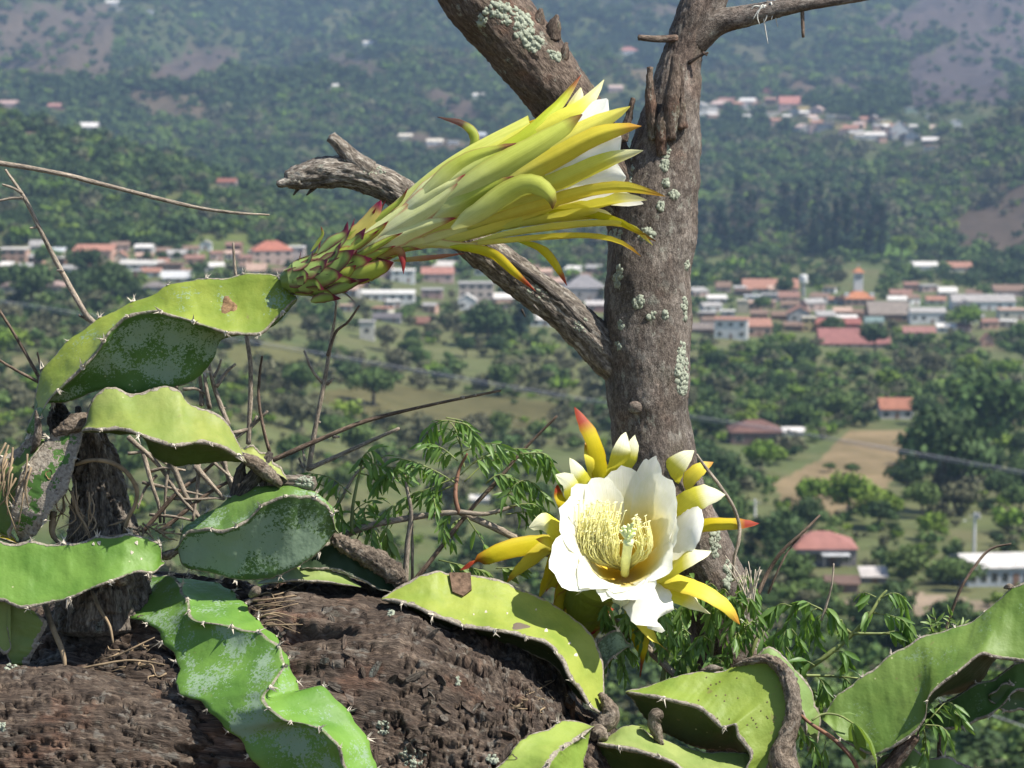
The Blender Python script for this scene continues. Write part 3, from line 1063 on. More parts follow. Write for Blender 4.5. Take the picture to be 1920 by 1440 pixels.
# ---- far left town
house(512, 496, 76, 26, 'hip', (216, 186, 172), (196, 112, 88), 'pink villa with red hipped roof behind the spiny bud', rpx=.22, floors=2, nwin=4, rot=R(10), cat='villa', name='villa')
house(556, 494, 30, 30, 'flat', (222, 200, 190), WHITE, 'white annex block right of the pink villa', floors=2, nwin=2)
house(173, 496, 72, 26, 'shed', SALMON, (196, 130, 106), 'salmon two-level house with brick gable end at far left', rpx=.1, nwin=4)
house(24, 492, 50, 24, 'flat', SALMON, (220, 214, 206), 'orange and yellow house with white flat roof at the left edge', floors=2, nwin=3)
house(98, 482, 40, 10, 'shed', CREAM, (206, 214, 222), 'low house with pale blue-white roof left of the salmon house', rpx=.12, nwin=2)
house(262, 506, 84, 10, 'gable', WHITE, (214, 212, 206), 'long white shed with pale roof above the arching cactus', rpx=.08, dep=.4, nwin=4, rot=R(-12), cat='shed', name='shed')
house(318, 512, 46, 16, 'flat', (160, 138, 124), BROWN, 'brown-grey block behind the low white-roofed house', nwin=2)
house(334, 530, 58, 8, 'gable', CREAM, (212, 216, 218), 'low house with white roof above the cactus', rpx=.2, nwin=3)
house(288, 546, 42, 8, 'hip', GREY, (138, 130, 128), 'small house with grey hipped roof behind the cactus spines', rpx=.2, nwin=2)
house(58, 548, 118, 10, 'vault', (176, 164, 152), (178, 148, 138), 'long barn with arched pinkish roof at the left edge', rpx=.07, dep=.5, nwin=4, cat='barn', name='barn')
house(225, 494, 26, 12, 'front', CREAM, TERRA, 'small house with orange gable beside the long white shed', rpx=.4, nwin=1)
house(385, 470, 22, 12, 'front', WHITE, GREY, 'small white gable end in the meadow left of the villa', rpx=.3, nwin=1)
house(421, 352, 42, 10, 'gable', (206, 190, 180), (164, 96, 78), 'lone pale house with red-brown roof on the low ridge', rpx=.15, nwin=3)
house(306, 500, 20, 8, 'gable', SALMON, TERRA, 'tiny salmon house beside four round trees', nwin=0)
house(480, 520, 36, 12, 'gable', CREAM, SALMON, 'low cream house under the pink villa', nwin=2)
house(70, 470, 30, 8, 'gable', GREY, GREY, 'small grey house above the orange and yellow house', nwin=1)
# ---- middle of town, behind the bud
house(721, 566, 112, 15, 'gable', WHITE, (224, 224, 220), 'long white market hall with pale roof under the bud', rpx=.05, dep=.35, nwin=7, cat='building', name='hall')
house(893, 572, 66, 40, 'flat', (220, 200, 186), GREY, 'four-storey pinkish white apartment block behind the dead branch', floors=3, nwin=4, dep=.6, cat='building', name='apartment_block')
house(876, 582, 34, 18, 'front', WHITE, WHITE, 'white gabled house in front of the apartment block', rpx=.35, nwin=2)
house(1096, 566, 74, 26, 'hip', (190, 180, 176), (150, 148, 152), 'large hall with grey roof and white awnings left of the trunk', rpx=.3, dep=.9, nwin=4, cat='building', name='hall')
house(1090, 562, 60, 8, 'shed', WHITE, WHITE, 'white awning roof in front of the large grey hall', rpx=.06, dep=.2, nwin=0, cat='awning', name='awning')
house(1122, 586, 46, 14, 'shed', (184, 140, 128), (206, 200, 196), 'brick building with white roof beside the trunk', rpx=.1, nwin=2)
house(944, 572, 36, 12, 'gable', SALMON, WHITE, 'small house with white roof right of the apartment block', rpx=.25, nwin=2)
house(930, 596, 22, 10, 'front', SALMON, TERRA, 'tiny orange house below the white-roofed small house', rpx=.5, nwin=1)
house(1022, 612, 54, 12, 'gable', WHITE, (220, 216, 210), 'white house under the dead branch', rpx=.15, nwin=3)
house(820, 530, 60, 16, 'gable', PINK, (190, 126, 110), 'pink house with tiled roof above the apartment block', rpx=.18, nwin=3)
house(755, 530, 44, 22, 'flat', WHITE, WHITE, 'white flat block behind the market hall', floors=2, nwin=2)
house(712, 520, 48, 18, 'gable', (200, 170, 160), BROWN, 'brownish house left of the white flat block', rpx=.2, nwin=2)
house(810, 560, 40, 16, 'flat', (196, 164, 156), GREY, 'dull pink block between market hall and apartments', floors=2, nwin=2)
house(836, 510, 60, 10, 'gable', GREY, (210, 204, 198), 'grey house with whitish roof under the bud', rpx=.14, nwin=2)
house(970, 560, 40, 14, 'gable', CREAM, TERRA, 'cream house with terracotta roof behind the dead branch', rpx=.2, nwin=2)
house(990, 520, 40, 14, 'gable', (200, 180, 170), BROWN, 'small brown-roofed house above the dead branch', rpx=.2, nwin=2)
house(688, 638, 28, 34, 'flat', (214, 208, 194), GREY, 'narrow pale ruin wall standing on the slope', nwin=1, door=False)
house(725, 604, 52, 7, 'gable', GREY, (112, 108, 112), 'low house with dark slate roof on the slope', rpx=.14, nwin=2)
house(790, 612, 30, 6, 'gable', BROWN, (150, 100, 84), 'tiny brown house among slope trees', nwin=1)
# ---- farmhouses lower right
t_, w_, h_, d_ = house(1545, 1062, 124, 34, 'hip', (150, 144, 146), (184, 118, 108), 'farmhouse with faded pink-red hipped roof and grey walls', rpx=.2, dep=.85, nwin=4, cat='farmhouse', name='farmhouse')
lpart('awning', boxv(-w_ * .05, w_ * .38, -2.4, -0.02, h_ * .72, h_ * .78), cmat((206, 212, 216), kind='roof'), t_)
for s in (-.03, .36):
    lpart('awning_post', boxv(w_ * s, w_ * s + .15, -2.3, -2.15, -1, h_ * .72 - .003), cmat(GREY), t_)
t_, w_, h_, d_ = house(1905, 1100, 190, 36, 'gable', (188, 194, 200), (222, 220, 216), 'large building with white metal roof at the right edge', rpx=.09, dep=.6, nwin=9, rot=R(6), cat='building', name='building')
house(1682, 786, 62, 18, 'gable', (214, 206, 200), (188, 116, 88), 'white house with orange tiled roof hidden among trees', rpx=.3, nwin=3)
house(1418, 836, 96, 26, 'hip', (138, 116, 108), (132, 92, 82), 'brown-roofed house crossed by the power line', rpx=.2, nwin=3)
house(1490, 818, 40, 8, 'shed', WHITE, WHITE, 'small white shed right of the brown-roofed house', rpx=.1, nwin=0)
house(1640, 1094, 46, 12, 'shed', (150, 140, 134), (206, 200, 196), 'small hut with white sloping roof beside the farmhouse', rpx=.25, nwin=1)
house(1580, 1112, 60, 16, 'gable', (140, 120, 112), (128, 100, 88), 'old brown shed below the farmhouse', rpx=.2, nwin=1)
house(900, 945, 34, 8, 'gable', WHITE, WHITE, 'small white roof glimpsed through the leafy branch', rpx=.2, nwin=0)
# ---- houses scattered on the mountain
for (x, y, w, h, rf, wc, rc, lb) in [
    (1179, 103, 42, 9, 'hip', WHITE, (186, 120, 110), 'white house with red roof high on the mountain left of the trunk fork'),
    (1155, 172, 26, 7, 'gable', PINK, PINK, 'small pink house below the one with the red roof'),
    (625, 168, 20, 6, 'gable', WHITE, WHITE, 'tiny white house on the mountain above the dead branch stub'),
    (897, 184, 22, 5, 'gable', WHITE, WHITE, 'tiny white roof on the mountain above the bud'),
    (14, 203, 36, 8, 'gable', PINK, (196, 160, 152), 'pinkish house at the left edge of the mountain'),
    (106, 205, 34, 5, 'gable', (188, 130, 120), (178, 122, 112), 'small reddish roof on the left mountain slope'),
    (897, 268, 28, 14, 'gable', (176, 160, 158), (200, 210, 220), 'small house with pale blue roof by the curled sepal'),
    (210, 10, 24, 5, 'gable', WHITE, WHITE, 'small white house at the top left of the mountain'),
    (226, 20, 18, 6, 'flat', CREAM, CREAM, 'tiny cream block at the top left of the mountain'),
    (280, 24, 14, 5, 'flat', WHITE, (200, 208, 224), 'tiny bluish-white block at the top of the mountain'),
    (690, 85, 18, 5, 'gable', WHITE, WHITE, 'tiny white dwelling near the top of the mountain'),
    (160, 242, 44, 4, 'gable', GREY, WHITE, 'long low white roof on the lower left mountain'),
    (188, 250, 18, 4, 'gable', WHITE, WHITE, 'tiny white roof beside the long low one on the left'),
    (1710, 212, 22, 10, 'flat', (180, 200, 176), WHITE, 'pale green block with white roof above the hillside village'),
    (1744, 222, 12, 7, 'flat', WHITE, WHITE, 'tiny white cube above the hillside village'),
    (1794, 238, 18, 10, 'front', WHITE, WHITE, 'small white house alone right of the hillside village'),
    (1390, 270, 14, 6, 'flat', WHITE, WHITE, 'tiny white cube alone under the hillside village'),
    (1440, 176, 16, 8, 'front', (200, 130, 118), (190, 110, 96), 'tiny red house above the hillside village'),
    (760, 262, 26, 6, 'gable', CREAM, CREAM, 'small cream house left of the curled sepal'),
    (815, 272, 30, 6, 'gable', WHITE, CREAM, 'low whitish house under the curled sepal'),
    (850, 270, 20, 5, 'flat', WHITE, WHITE, 'tiny white block beside the low whitish house'),
    (60, 262, 26, 8, 'gable', (196, 164, 128), BROWN, 'small tan house low on the left mountain'),
]:
    house(x, y, w, h, rf, wc, rc, lb, nwin=2 if w > 24 else 0, rpx=.18)
# hillside village
rv = random.Random(11)
VIL = []
USEDH = set()
for k in range(52):
    for _ in range(30):
        x = rv.uniform(1308, 1745)
        tcen = np.interp(x, [1308, 1420, 1560, 1650, 1745], [212, 205, 232, 245, 262])
        y = tcen + rv.uniform(-14, 24)
        if all(abs(x - a_) > 12 or abs(y - b_) > 8 for a_, b_ in VIL):
            break
    VIL.append((x, y))
    wc = rv.choice([WHITE, CREAM, PINK, SALMON, BROWN, GREY, YELLOW])
    rc = rv.choice([WHITE, TERRA, BROWN, GREY, PINK, BRICK])
    rf = rv.choice(['gable', 'flat', 'shed', 'front'])
    lbv = f'{CN[wc]} house with {CN[rc]} {rf if rf != "front" else "gable"} roof in the hillside village'
    pos = 'left end' if x < 1420 else ('middle' if x < 1560 else ('right half' if x < 1660 else 'right end'))
    row = 'upper' if y < np.interp(x, [1308, 1420, 1560, 1650, 1745], [212, 205, 232, 245, 262]) + 5 else 'lower'
    lbv = lbv.replace('in the hillside village', f'{row} {pos} of the hillside village')
    if lbv in USEDH:
        continue
    USEDH.add(lbv)
    house(x, y, rv.uniform(14, 30), rv.uniform(6, 11), rf, wc, rc, lbv, nwin=2, rpx=.2, group='houses of the hillside village', rot=rv.uniform(-.5, .5))
house(1632, 262, 58, 8, 'gable', WHITE, (224, 220, 214), 'long white building low in the hillside village', rpx=.1, nwin=4)
house(1688, 258, 30, 16, 'front', WHITE, CREAM, 'white village church front in the hillside village', rpx=.5, nwin=2)
house(1330, 210, 30, 12, 'flat', CREAM, CREAM, 'cream block at the left end of the hillside village by the trunk', nwin=2)
house(1482, 206, 40, 10, 'gable', PINK, (196, 124, 112), 'pink house with red roof at the top of the hillside village', nwin=2)
# fillers in the town
FIL = []
for k in range(84):
    for _ in range(40):
        reg = rv.choice([(1310, 1920, 545, 625), (640, 1130, 510, 590), (1310, 1920, 550, 620), (0, 540, 470, 520), (1560, 1920, 560, 612)])
        x, y = rv.uniform(reg[0], reg[1]), rv.uniform(reg[2], reg[3])
        if all(abs(x - a_) > hw + 10 or abs(y - 4 - b_) > hh + 6 for a_, b_, hw, hh in HOUSE_PX):
            break
    wc = rv.choice([WHITE, CREAM, PINK, SALMON, BROWN, GREY])
    rc = rv.choice([WHITE, TERRA, BROWN, GREY, SALMON, BRICK])
    rf = rv.choice(['gable', 'flat', 'shed', 'gable'])
    row = 'upper ' if y < (585 if x > 1200 else (545 if x > 600 else 497)) else 'lower '
    area = 'right-hand town' if x > 1200 else ('town behind the bud' if x > 600 else 'left part of town')
    lbf = f'small {CN[wc]} house with {CN[rc]} {rf} roof in the {row}{area}'
    if lbf in USEDH:
        continue
    USEDH.add(lbf)
    house(x, y, rv.uniform(22, 40), rv.uniform(8, 14), rf, wc, rc, lbf, nwin=2, rpx=.18, rot=rv.uniform(-.4, .4), group='small houses of the ' + area)

# ---- utility poles and power line
def pole(px, pyb, pyt, label, arm):
    P = hit(px, pyb)[0]
    mp = P[1] / F
    h = (pyb - pyt) * mp
    t = thing('utility_pole', P, label, 'pole')
    lpart('shaft', lathe([(.30, -2), (.24, h * .6), (.19, h), (.02, h + .05)], 10), cmat(WHITE), t)
    lpart('crossarm', boxv(-1.0, 1.0, -.18, -.06, h - .7, h - .55), cmat(GREY), t)
    for s in (-.85, 0, .85):
        lpart('insulator', lathe([(.02, h - .55), (.07, h - .5), (.05, h - .3), (.01, h - .28)], 8), cmat(CREAM), t).location.x = s
    if arm:
        tr = lpart('transformer', lathe([(.02, h * .86), (.34, h * .87), (.34, h * .98), (.02, h)], 12), cmat(GREY), t)
        tr.location = (.55, -.1, 0)
    la = lpart('lamp_arm', boxv(-1.5, -.1, -.05, .05, h * .82, h * .82 + .1), cmat(GREY), t)
    lpart('lamp_head', boxv(-1.9, -1.45, -.16, .16, h * .81, h * .81 + .18), cmat(WHITE), la)
    return P, h


pole(1415, 1003, 934, 'slim grey utility pole with street lamp by the open flower', False)
HOUSE_PX.append((1826, 1010, 14, 46))
HOUSE_PX.append((1415, 970, 10, 36))
pole(1826, 1046, 958, 'grey utility pole with transformer above the white metal roof', True)


def wire(pts, d0, r_, label, sag=0.0):
    a_ = np.array([[(x - 960) / F * d, -(y - 720) / F * d, d] for (x, y), d in pts])
    P = a_[:, :1] * RIGHT + a_[:, 1:2] * UP + a_[:, 2:3] * FWD
    q_ = smooth_path(P, 60)
    T, N, B = frames(q_)
    ph = np.linspace(0, 2 * np.pi, 6, endpoint=False)
    V = (q_[:, None] + (N[:, None] * np.cos(ph)[None, :, None] + B[:, None] * np.sin(ph)[None, :, None]) * r_).reshape(-1, 3)
    c = V.mean(0)
    return link('power_line', mesh('power_line', V - c, grid_faces(60, 6, True)), cmat((176, 178, 184)), None, loc=c, label=label, cat='cable', group='overhead power lines across the valley')


for off, lb in ((0, 'upper of two pale overhead cables crossing the slope behind the trunk'), (5, 'lower of two pale overhead cables crossing the slope behind the trunk')):
    wire([((-150, 540 + off), 62), ((0, 563 + off), 60), ((440, 634 + off), 56), ((1130, 753 + off), 52), ((1500, 811 + off), 50), ((1920, 884 + off), 48), ((2080, 913 + off), 47)], 0, 0.008, lb)
wire([((1640, 1280), 60), ((1780, 1315), 60), ((1920, 1362), 60), ((2060, 1415), 60)], 0, 0.012, 'thin overhead cable at the lower right corner')

# ------------------------------------------------------------------ place trees
hp = np.array(HOUSE_PX)


def free(x, y, pad=1.0, up=0):
    """Not in front of a listed building and not on bare land."""
    inh = (np.abs(hp[:, 0] - x) < hp[:, 2] + 6 * pad) & (y > hp[:, 1] - hp[:, 3]) & (y < hp[:, 1] + hp[:, 3] + 14 * pad + up)
    if inh.any():
        return False
    return not any(in_poly(np.array(x), np.array(y), p_) for p_, c in BARE)


# remarkable single trees first: (x, y base, kind, crown width px, label)
SPEC = [
    (1770, 960, 'dark', 190, 'huge dark green tree right of the bare brown field', 1.25),
    (1850, 880, 'mid', 210, 'broad mid green tree behind the huge dark tree', 1.1),
    (1700, 935, 'dark', 90, 'dark shadowy bush at the right end of the bare field', 1.0),
    (1428, 885, 'bright', 74, 'vivid green round bush under the brown-roofed house', 1.0),
    (1590, 975, 'bright', 110, 'yellow-green tree just above the farmhouse', 1.0),
    (1520, 960, 'bright', 80, 'smaller yellow-green tree left of the one above the farmhouse', 1.0),
    (1650, 990, 'bright', 90, 'yellow-green bush right of the farmhouse roof', 1.0),
    (1745, 1012, 'bright', 64, 'lime green tree between farmhouse and the pole with transformer', 1.0),
    (1555, 885, 'mid', 28, 'small lone bush in the middle of the bare field', .8),
    (1597, 890, 'mid', 36, 'low scrubby bush right of the lone bush in the bare field', .7),
    (1358, 452, 'bright', 24, 'yellow-green poplar against the dark tall trees', 2.2),
    (1640, 478, 'bright', 70, 'bright green grove tree above the church', .8),
    (1690, 482, 'bright', 60, 'bright green tree right of the grove tree above the church', .8),
    (1610, 480, 'bright', 50, 'light green tree left of the grove tree above the church', .8),
    (1535, 1145, 'mid', 80, 'green bush below the old brown shed', .9),
    (1700, 1092, 'mid', 100, 'leafy green tree left of the building with the white metal roof', .8),
    (1800, 1108, 'mid', 90, 'leafy green bush in front of the white metal roofed building', .8),
    (1880, 1185, 'bright', 70, 'light green bush at the edge of the dirt road', .7),
    (1360, 1010, 'mid', 120, 'green tree beside the slim utility pole', .9),
    (1450, 1060, 'dark', 130, 'dark green tree left of the farmhouse wall', .9),
    (1480, 1110, 'mid', 110, 'green bush in front of the farmhouse wall', .8),
    (1560, 640, 'dark', 60, 'dark green tree against the front of the long low hall', .9),
    (1640, 660, 'dark', 70, 'dark round tree below the end of the long low hall', .9),
    (1815, 622, 'bright', 66, 'bright green round tree below the white warehouse', .9),
    (1470, 560, 'dark', 50, 'dark tree between the terracotta roofs', .9),
    (1430, 585, 'mid', 40, 'green tree right of the beige tower-like block', .9),
    (275, 492, 'dark', 20, 'first of four round clipped trees left of the villa', 1.2),
    (305, 492, 'dark', 20, 'second of four round clipped trees left of the villa', 1.2),
    (332, 492, 'dark', 20, 'third of four round clipped trees left of the villa', 1.2),
    (357, 492, 'dark', 20, 'fourth of four round clipped trees left of the villa', 1.2),
    (60, 580, 'dark', 110, 'large dark tree below the arched barn at left', .9),
    (210, 570, 'dark', 100, 'dark tree behind the bare twig above the cactus', .9),
    (165, 520, 'dark', 70, 'dark green tree in front of the salmon house', .9),
    (915, 650, 'dark', 110, 'dark tree on the slope under the apartment block', .9),
    (980, 640, 'blue', 50, 'dark pointed tree below the dead branch', .8),
    (700, 760, 'mid', 100, 'green tree behind the leafy twig at middle left', .9),
]
for (x, y, kd, wpx, lb, sz) in SPEC:
    P = hit(x, y)[0]
    s = wpx * P[1] / F / (7.6 if kd != 'blue' else 4.5)
    tree(P, kd, s, lb, 'single trees that stand out in the valley', sz=sz)

# tall dark stand in the middle distance
rt = random.Random(5)
ORD = 'first second third fourth fifth sixth seventh eighth ninth tenth eleventh twelfth thirteenth fourteenth fifteenth sixteenth seventeenth eighteenth nineteenth twentieth'.split()
xs_ = sorted(rt.uniform(1305, 1660) for _ in range(40))
for k in range(40):
    x = xs_[k]
    y = rt.uniform(425, 480) + abs(x - 1450) * 0.03
    P = hit(x, y)[0]
    tree(P, 'blue', rt.uniform(34, 50) * P[1] / F / 5.0 * .8, f'{ORD[k] if k < 20 else ORD[39 - k]} tall dark tree from the {"left" if k < 20 else "right"} in the stand behind the town', 'tall trees behind the town', sz=rt.uniform(.75, 1.1))

USED = {}
left_open = lambda x, y: x < 1120 and 600 < y < 1100
LAND = [(1370, 620, 'the white three-storey building'), (1603, 640, 'the long low red-roofed hall'), (1612, 545, 'the church'), (1845, 575, 'the white warehouse'), (1852, 645, 'the lone orange house'),
        (1682, 770, 'the orange-roofed house among trees'), (1418, 815, 'the brown-roofed house'), (1590, 870, 'the bare brown field'), (1545, 1030, 'the farmhouse'), (1826, 1000, 'the pole with transformer'),
        (1415, 970, 'the slim pole'), (1900, 1070, 'the white metal roof'), (1700, 1150, 'the dirt road'), (1770, 830, 'the huge dark tree'), (1215, 700, 'the bare trunk'), (1190, 960, 'the open flower'),
        (893, 550, 'the apartment block'), (721, 550, 'the long white market hall'), (688, 620, 'the pale ruin wall'), (1022, 605, 'the white house under the dead branch'), (1096, 550, 'the large grey-roofed hall'),
        (512, 480, 'the pink villa'), (58, 540, 'the arched barn'), (262, 500, 'the long white shed'), (300, 620, 'the arching cactus stem'), (300, 790, 'the torn cactus pad'), (480, 960, 'the oval cactus pad'),
        (850, 850, 'the leafy branch'), (640, 700, 'the tall forked twig'), (800, 700, 'the grassy clearing'), (940, 730, 'the tip of the long dark twig'), (900, 1120, 'the pad with the square scar'), (1700, 1250, 'the large right cactus stem'),
        (100, 680, 'the forked twig at the left edge'), (60, 800, 'the white callused stem'), (780, 800, 'the slanting dark twig'), (1040, 780, 'the tip of the dark diagonal twig'), (1460, 700, 'the slope under the salmon building'), (1560, 720, 'the slope under the long low hall'), (1860, 740, 'the right edge slope')]

# the rest of the larger trees, spread over the nearer land
cnt = 0
tries = 0
while cnt < 215 and tries < 6000:
    tries += 1
    x = rt.uniform(-60, 1980)
    y = rt.uniform(560, 1290)
    if x < 600 and y > 820 and rt.random() < .5:
        continue
    if not free(x, y, 1.6, up=26) or in_poly(np.array(x), np.array(y), [(1440, 880), (1590, 800), (1735, 810), (1710, 985), (1470, 1000)]):
        continue
    if left_open(x, y) and rt.random() < .55:
        continue
    P = hit(x, y)[0]
    if P[1] > 1250:
        continue
    nz = float(fbm(np.array([[x / 170, y / 110, 3.3]]), 3)[0])
    left = x < 1120
    kd = 'dark' if nz < -0.02 else ('mid' if nz < 0.2 else rt.choice(['bright', 'dry', 'mid']))
    if left and y > 640 and rt.random() < .35:
        kd = 'dry'
    s = rt.uniform(0.75, 1.5)
    if y > 1000:
        s *= 0.7
    near_h = min(LAND, key=lambda q_: math.hypot((q_[0] - x), (q_[1] - y) * 1.4))
    rel = ('right of' if x > near_h[0] else 'left of') if abs(x - near_h[0]) > abs(y - near_h[1]) * 1.2 else ('below' if y > near_h[1] else 'above')
    sizew = 'small ' if s < .85 else ('large ' if s > 1.25 else '')
    lab0 = f'{sizew}{TONE[kd]} tree {rel} {near_h[2]}'
    USED[lab0] = USED.get(lab0, 0) + 1
    if USED[lab0] > 1:
        two = sorted(LAND, key=lambda q_: math.hypot((q_[0] - x), (q_[1] - y) * 1.4))[:3]
        for b_ in two[1:]:
            lab0 = f'{sizew}{TONE[kd]} tree between {near_h[2]} and {b_[2]}'
            if lab0 not in USED and len(lab0.split()) <= 16:
                break
        if lab0 in USED or len(lab0.split()) > 16:
            continue
        USED[lab0] = 1
    ar = 'town' if y < 640 else ('right' if (x > 1300 and y > 950) else ('mid' if x > 1200 else 'low'))
    tree(P, kd, s, lab0, AREAS[ar].replace('tree', 'trees'), sz=rt.uniform(.8, 1.15))
    cnt += 1

# ---- far woodland: uncountable, one object, instanced
PROTO = bpy.data.collections.new('woodland_kinds')
for k, me in SMALL:
    o = bpy.data.objects.new('far_tree_' + k, me)
    PROTO.objects.link(o)
kinds_order = sorted(range(len(SMALL)), key=lambda i: 'far_tree_' + SMALL[i][0])
rg = np.random.default_rng(21)
N = 78000
fx = rg.uniform(-260, 2180, N)
fy = np.where(rg.random(N) < .74, rg.uniform(-130, 540, N), rg.uniform(500, 1500, N))
pts = []
H = np.vstack([hit(fx[i:i + 3000], fy[i:i + 3000]) for i in range(0, N, 3000)])
ok = ~np.isnan(H[:, 0])
jxx, jyy = fbm(np.nan_to_num(H) / 90 + 5.5, 3), fbm(np.nan_to_num(H) / 90 + 55.5, 3)
dens = fbm(np.nan_to_num(H) / 300 + 8.1, 4)
bare = np.zeros(N, bool)
for p_, c in BARE + GREEN:
    bare |= in_poly(fx + jxx * 14, fy + jyy * 10, p_)
ok &= (~bare) | (rg.random(N) < np.where(fy < 400, .12, .04))
ok &= (dens > -0.12) | (rg.random(N) < .3)
ok &= ~((fx < 1120) & (fy > 600) & (fy < 1100) & (dens < .12) & (rg.random(N) < .6))
ok &= ~(in_poly(fx, fy, [(1440, 890), (1590, 800), (1735, 810), (1700, 975), (1480, 980)]) & (rg.random(N) < .93))
for (hx, hy, hw, hh) in HOUSE_PX:
    sz = np.interp(hy, [0, 560, 1100], [5, 9, 20])
    ok &= ~((np.abs(fx - hx) < hw + sz * .5) & (fy > hy - hh) & (fy < hy + hh + sz * 1.6))
H = H[ok]
fxo, fyo = fx[ok], fy[ok]
nn = fbm(H / 420 + 1.2, 4) + 0.35 * rg.normal(size=len(H)) * .6
leftlow = (fxo < 1150) & (fyo > 560)
idx_kind = np.where(nn < -0.05, 0, np.where(nn < 0.16, 1, np.where(rg.random(len(H)) < .35, 2, 3)))
idx_kind = np.where(leftlow & (rg.random(len(H)) < .4), 3, idx_kind)
idx_kind = np.where((H[:, 1] > 1900) & (idx_kind == 2) & (rg.random(len(H)) < .7), 1, idx_kind)
names_sorted = sorted(o.name for o in PROTO.objects)
kind_to = {k: [i for i, nme in enumerate(names_sorted) if nme.startswith('far_tree_' + k)] for k in KINDS_T[:4]}
inst = np.array([rg.choice(kind_to[KINDS_T[i]]) for i in idx_kind])
scl = np.clip(np.exp(rg.normal(-.25, .42, len(H))), .3, 2.0) * np.interp(H[:, 1], [150, 400, 900, 2500, 4500], [.35, .5, .8, 1.5, 2.0])
me = bpy.data.meshes.new('woodland')
me.vertices.add(len(H))
me.vertices.foreach_set('co', H.astype(np.float32).ravel())
a1 = me.attributes.new('scl', 'FLOAT', 'POINT'); a1.data.foreach_set('value', scl.astype(np.float32))
a2 = me.attributes.new('rotz', 'FLOAT', 'POINT'); a2.data.foreach_set('value', rg.uniform(0, 6.28, len(H)).astype(np.float32))
a3 = me.attributes.new('pick', 'INT', 'POINT'); a3.data.foreach_set('value', inst.astype(np.int32))
wood = link('woodland', me, None, kind='stuff', label='scrub and small trees covering the slopes as one green mass', cat='woodland')
ng = bpy.data.node_groups.new('woodland_scatter', 'GeometryNodeTree')
ng.interface.new_socket('Geometry', in_out='INPUT', socket_type='NodeSocketGeometry')
ng.interface.new_socket('Geometry', in_out='OUTPUT', socket_type='NodeSocketGeometry')
gi, go = ng.nodes.new('NodeGroupInput'), ng.nodes.new('NodeGroupOutput')
iop = ng.nodes.new('GeometryNodeInstanceOnPoints')
ci = ng.nodes.new('GeometryNodeCollectionInfo')
ci.inputs['Collection'].default_value = PROTO
ci.inputs['Separate Children'].default_value = True
ci.inputs['Reset Children'].default_value = True


def nattr(nm, ty):
    x = ng.nodes.new('GeometryNodeInputNamedAttribute')
    x.data_type = ty
    x.inputs['Name'].default_value = nm
    return [s_ for s_ in x.outputs if s_.enabled][0]


cx_ = ng.nodes.new('ShaderNodeCombineXYZ')
ng.links.new(nattr('rotz', 'FLOAT'), cx_.inputs['Z'])
ng.links.new(gi.outputs[0], iop.inputs['Points'])
ng.links.new(ci.outputs[0], iop.inputs['Instance'])
iop.inputs['Pick Instance'].default_value = True
ng.links.new(nattr('pick', 'INT'), iop.inputs['Instance Index'])
ng.links.new(cx_.outputs[0], iop.inputs['Rotation'])
ng.links.new(nattr('scl', 'FLOAT'), iop.inputs['Scale'])
ng.links.new(iop.outputs[0], go.inputs[0])
md = wood.modifiers.new('scatter', 'NODES')
md.node_group = ng

# ------------------------------------------------------------------ haze
hz = boxv(-5600, 5600, -40, 12600, float(_gZ.min()) - 2, float(_gZ.max()) + 30)
hm = bpy.data.materials.new('haze')
hm.use_nodes = True
hm.node_tree.nodes.clear()
ho = hm.node_tree.nodes.new('ShaderNodeOutputMaterial')
hv = hm.node_tree.nodes.new('ShaderNodeVolumePrincipled')
hv.inputs['Color'].default_value = (0.50, 0.71, 1.0, 1)
hv.inputs['Density'].default_value = 0.0001
hv.inputs['Anisotropy'].default_value = 0.2
hm.node_tree.links.new(hv.outputs[0], ho.inputs['Volume'])
HAZE = True
if HAZE:
    link('haze', mesh('haze', *hz, smooth=False), hm, kind='stuff', label='thin blue haze filling the valley air')

# ================================================================== NEAR SCENE
def ray_dir(px, py):
    d = FWD + (px - 960) / F * RIGHT - (py - 720) / F * UP
    return d / np.linalg.norm(d)


def bvh_of(V, Fc):
    return BVHTree.FromPolygons([tuple(v) for v in V], [tuple(f) for f in Fc])


def cast(bv, px, py):
    loc, nor, idx, dist = bv.ray_cast(Vector((0, 0, 0)), Vector(ray_dir(px, py)))
    return (np.array(loc), np.array(nor)) if loc is not None else (None, None)


# ------------------------------------------------------------------ standing tree
def bark_disp(a, f1=0.025, f2=0.14, seed=0.0):
    def f(tc, r):
        q_ = tc * np.array([f1, f2, f2]) + seed
        v = fbm(q_, 4)
        v2 = fbm(tc * np.array([f1 * 3, f2 * 2.6, f2 * 2.6]) + seed + 9, 3)
        big = fbm(tc * 0.012 + seed + 4, 2)
        return a * (v * 1.0 + v2 * 0.5) + big * r * 0.10
    return f


class _Back:
    """Moves a path away from the viewer."""
    def __xor__(self, pts):
        return [(q_[0], q_[1], q_[2] + 110) for q_ in pts]


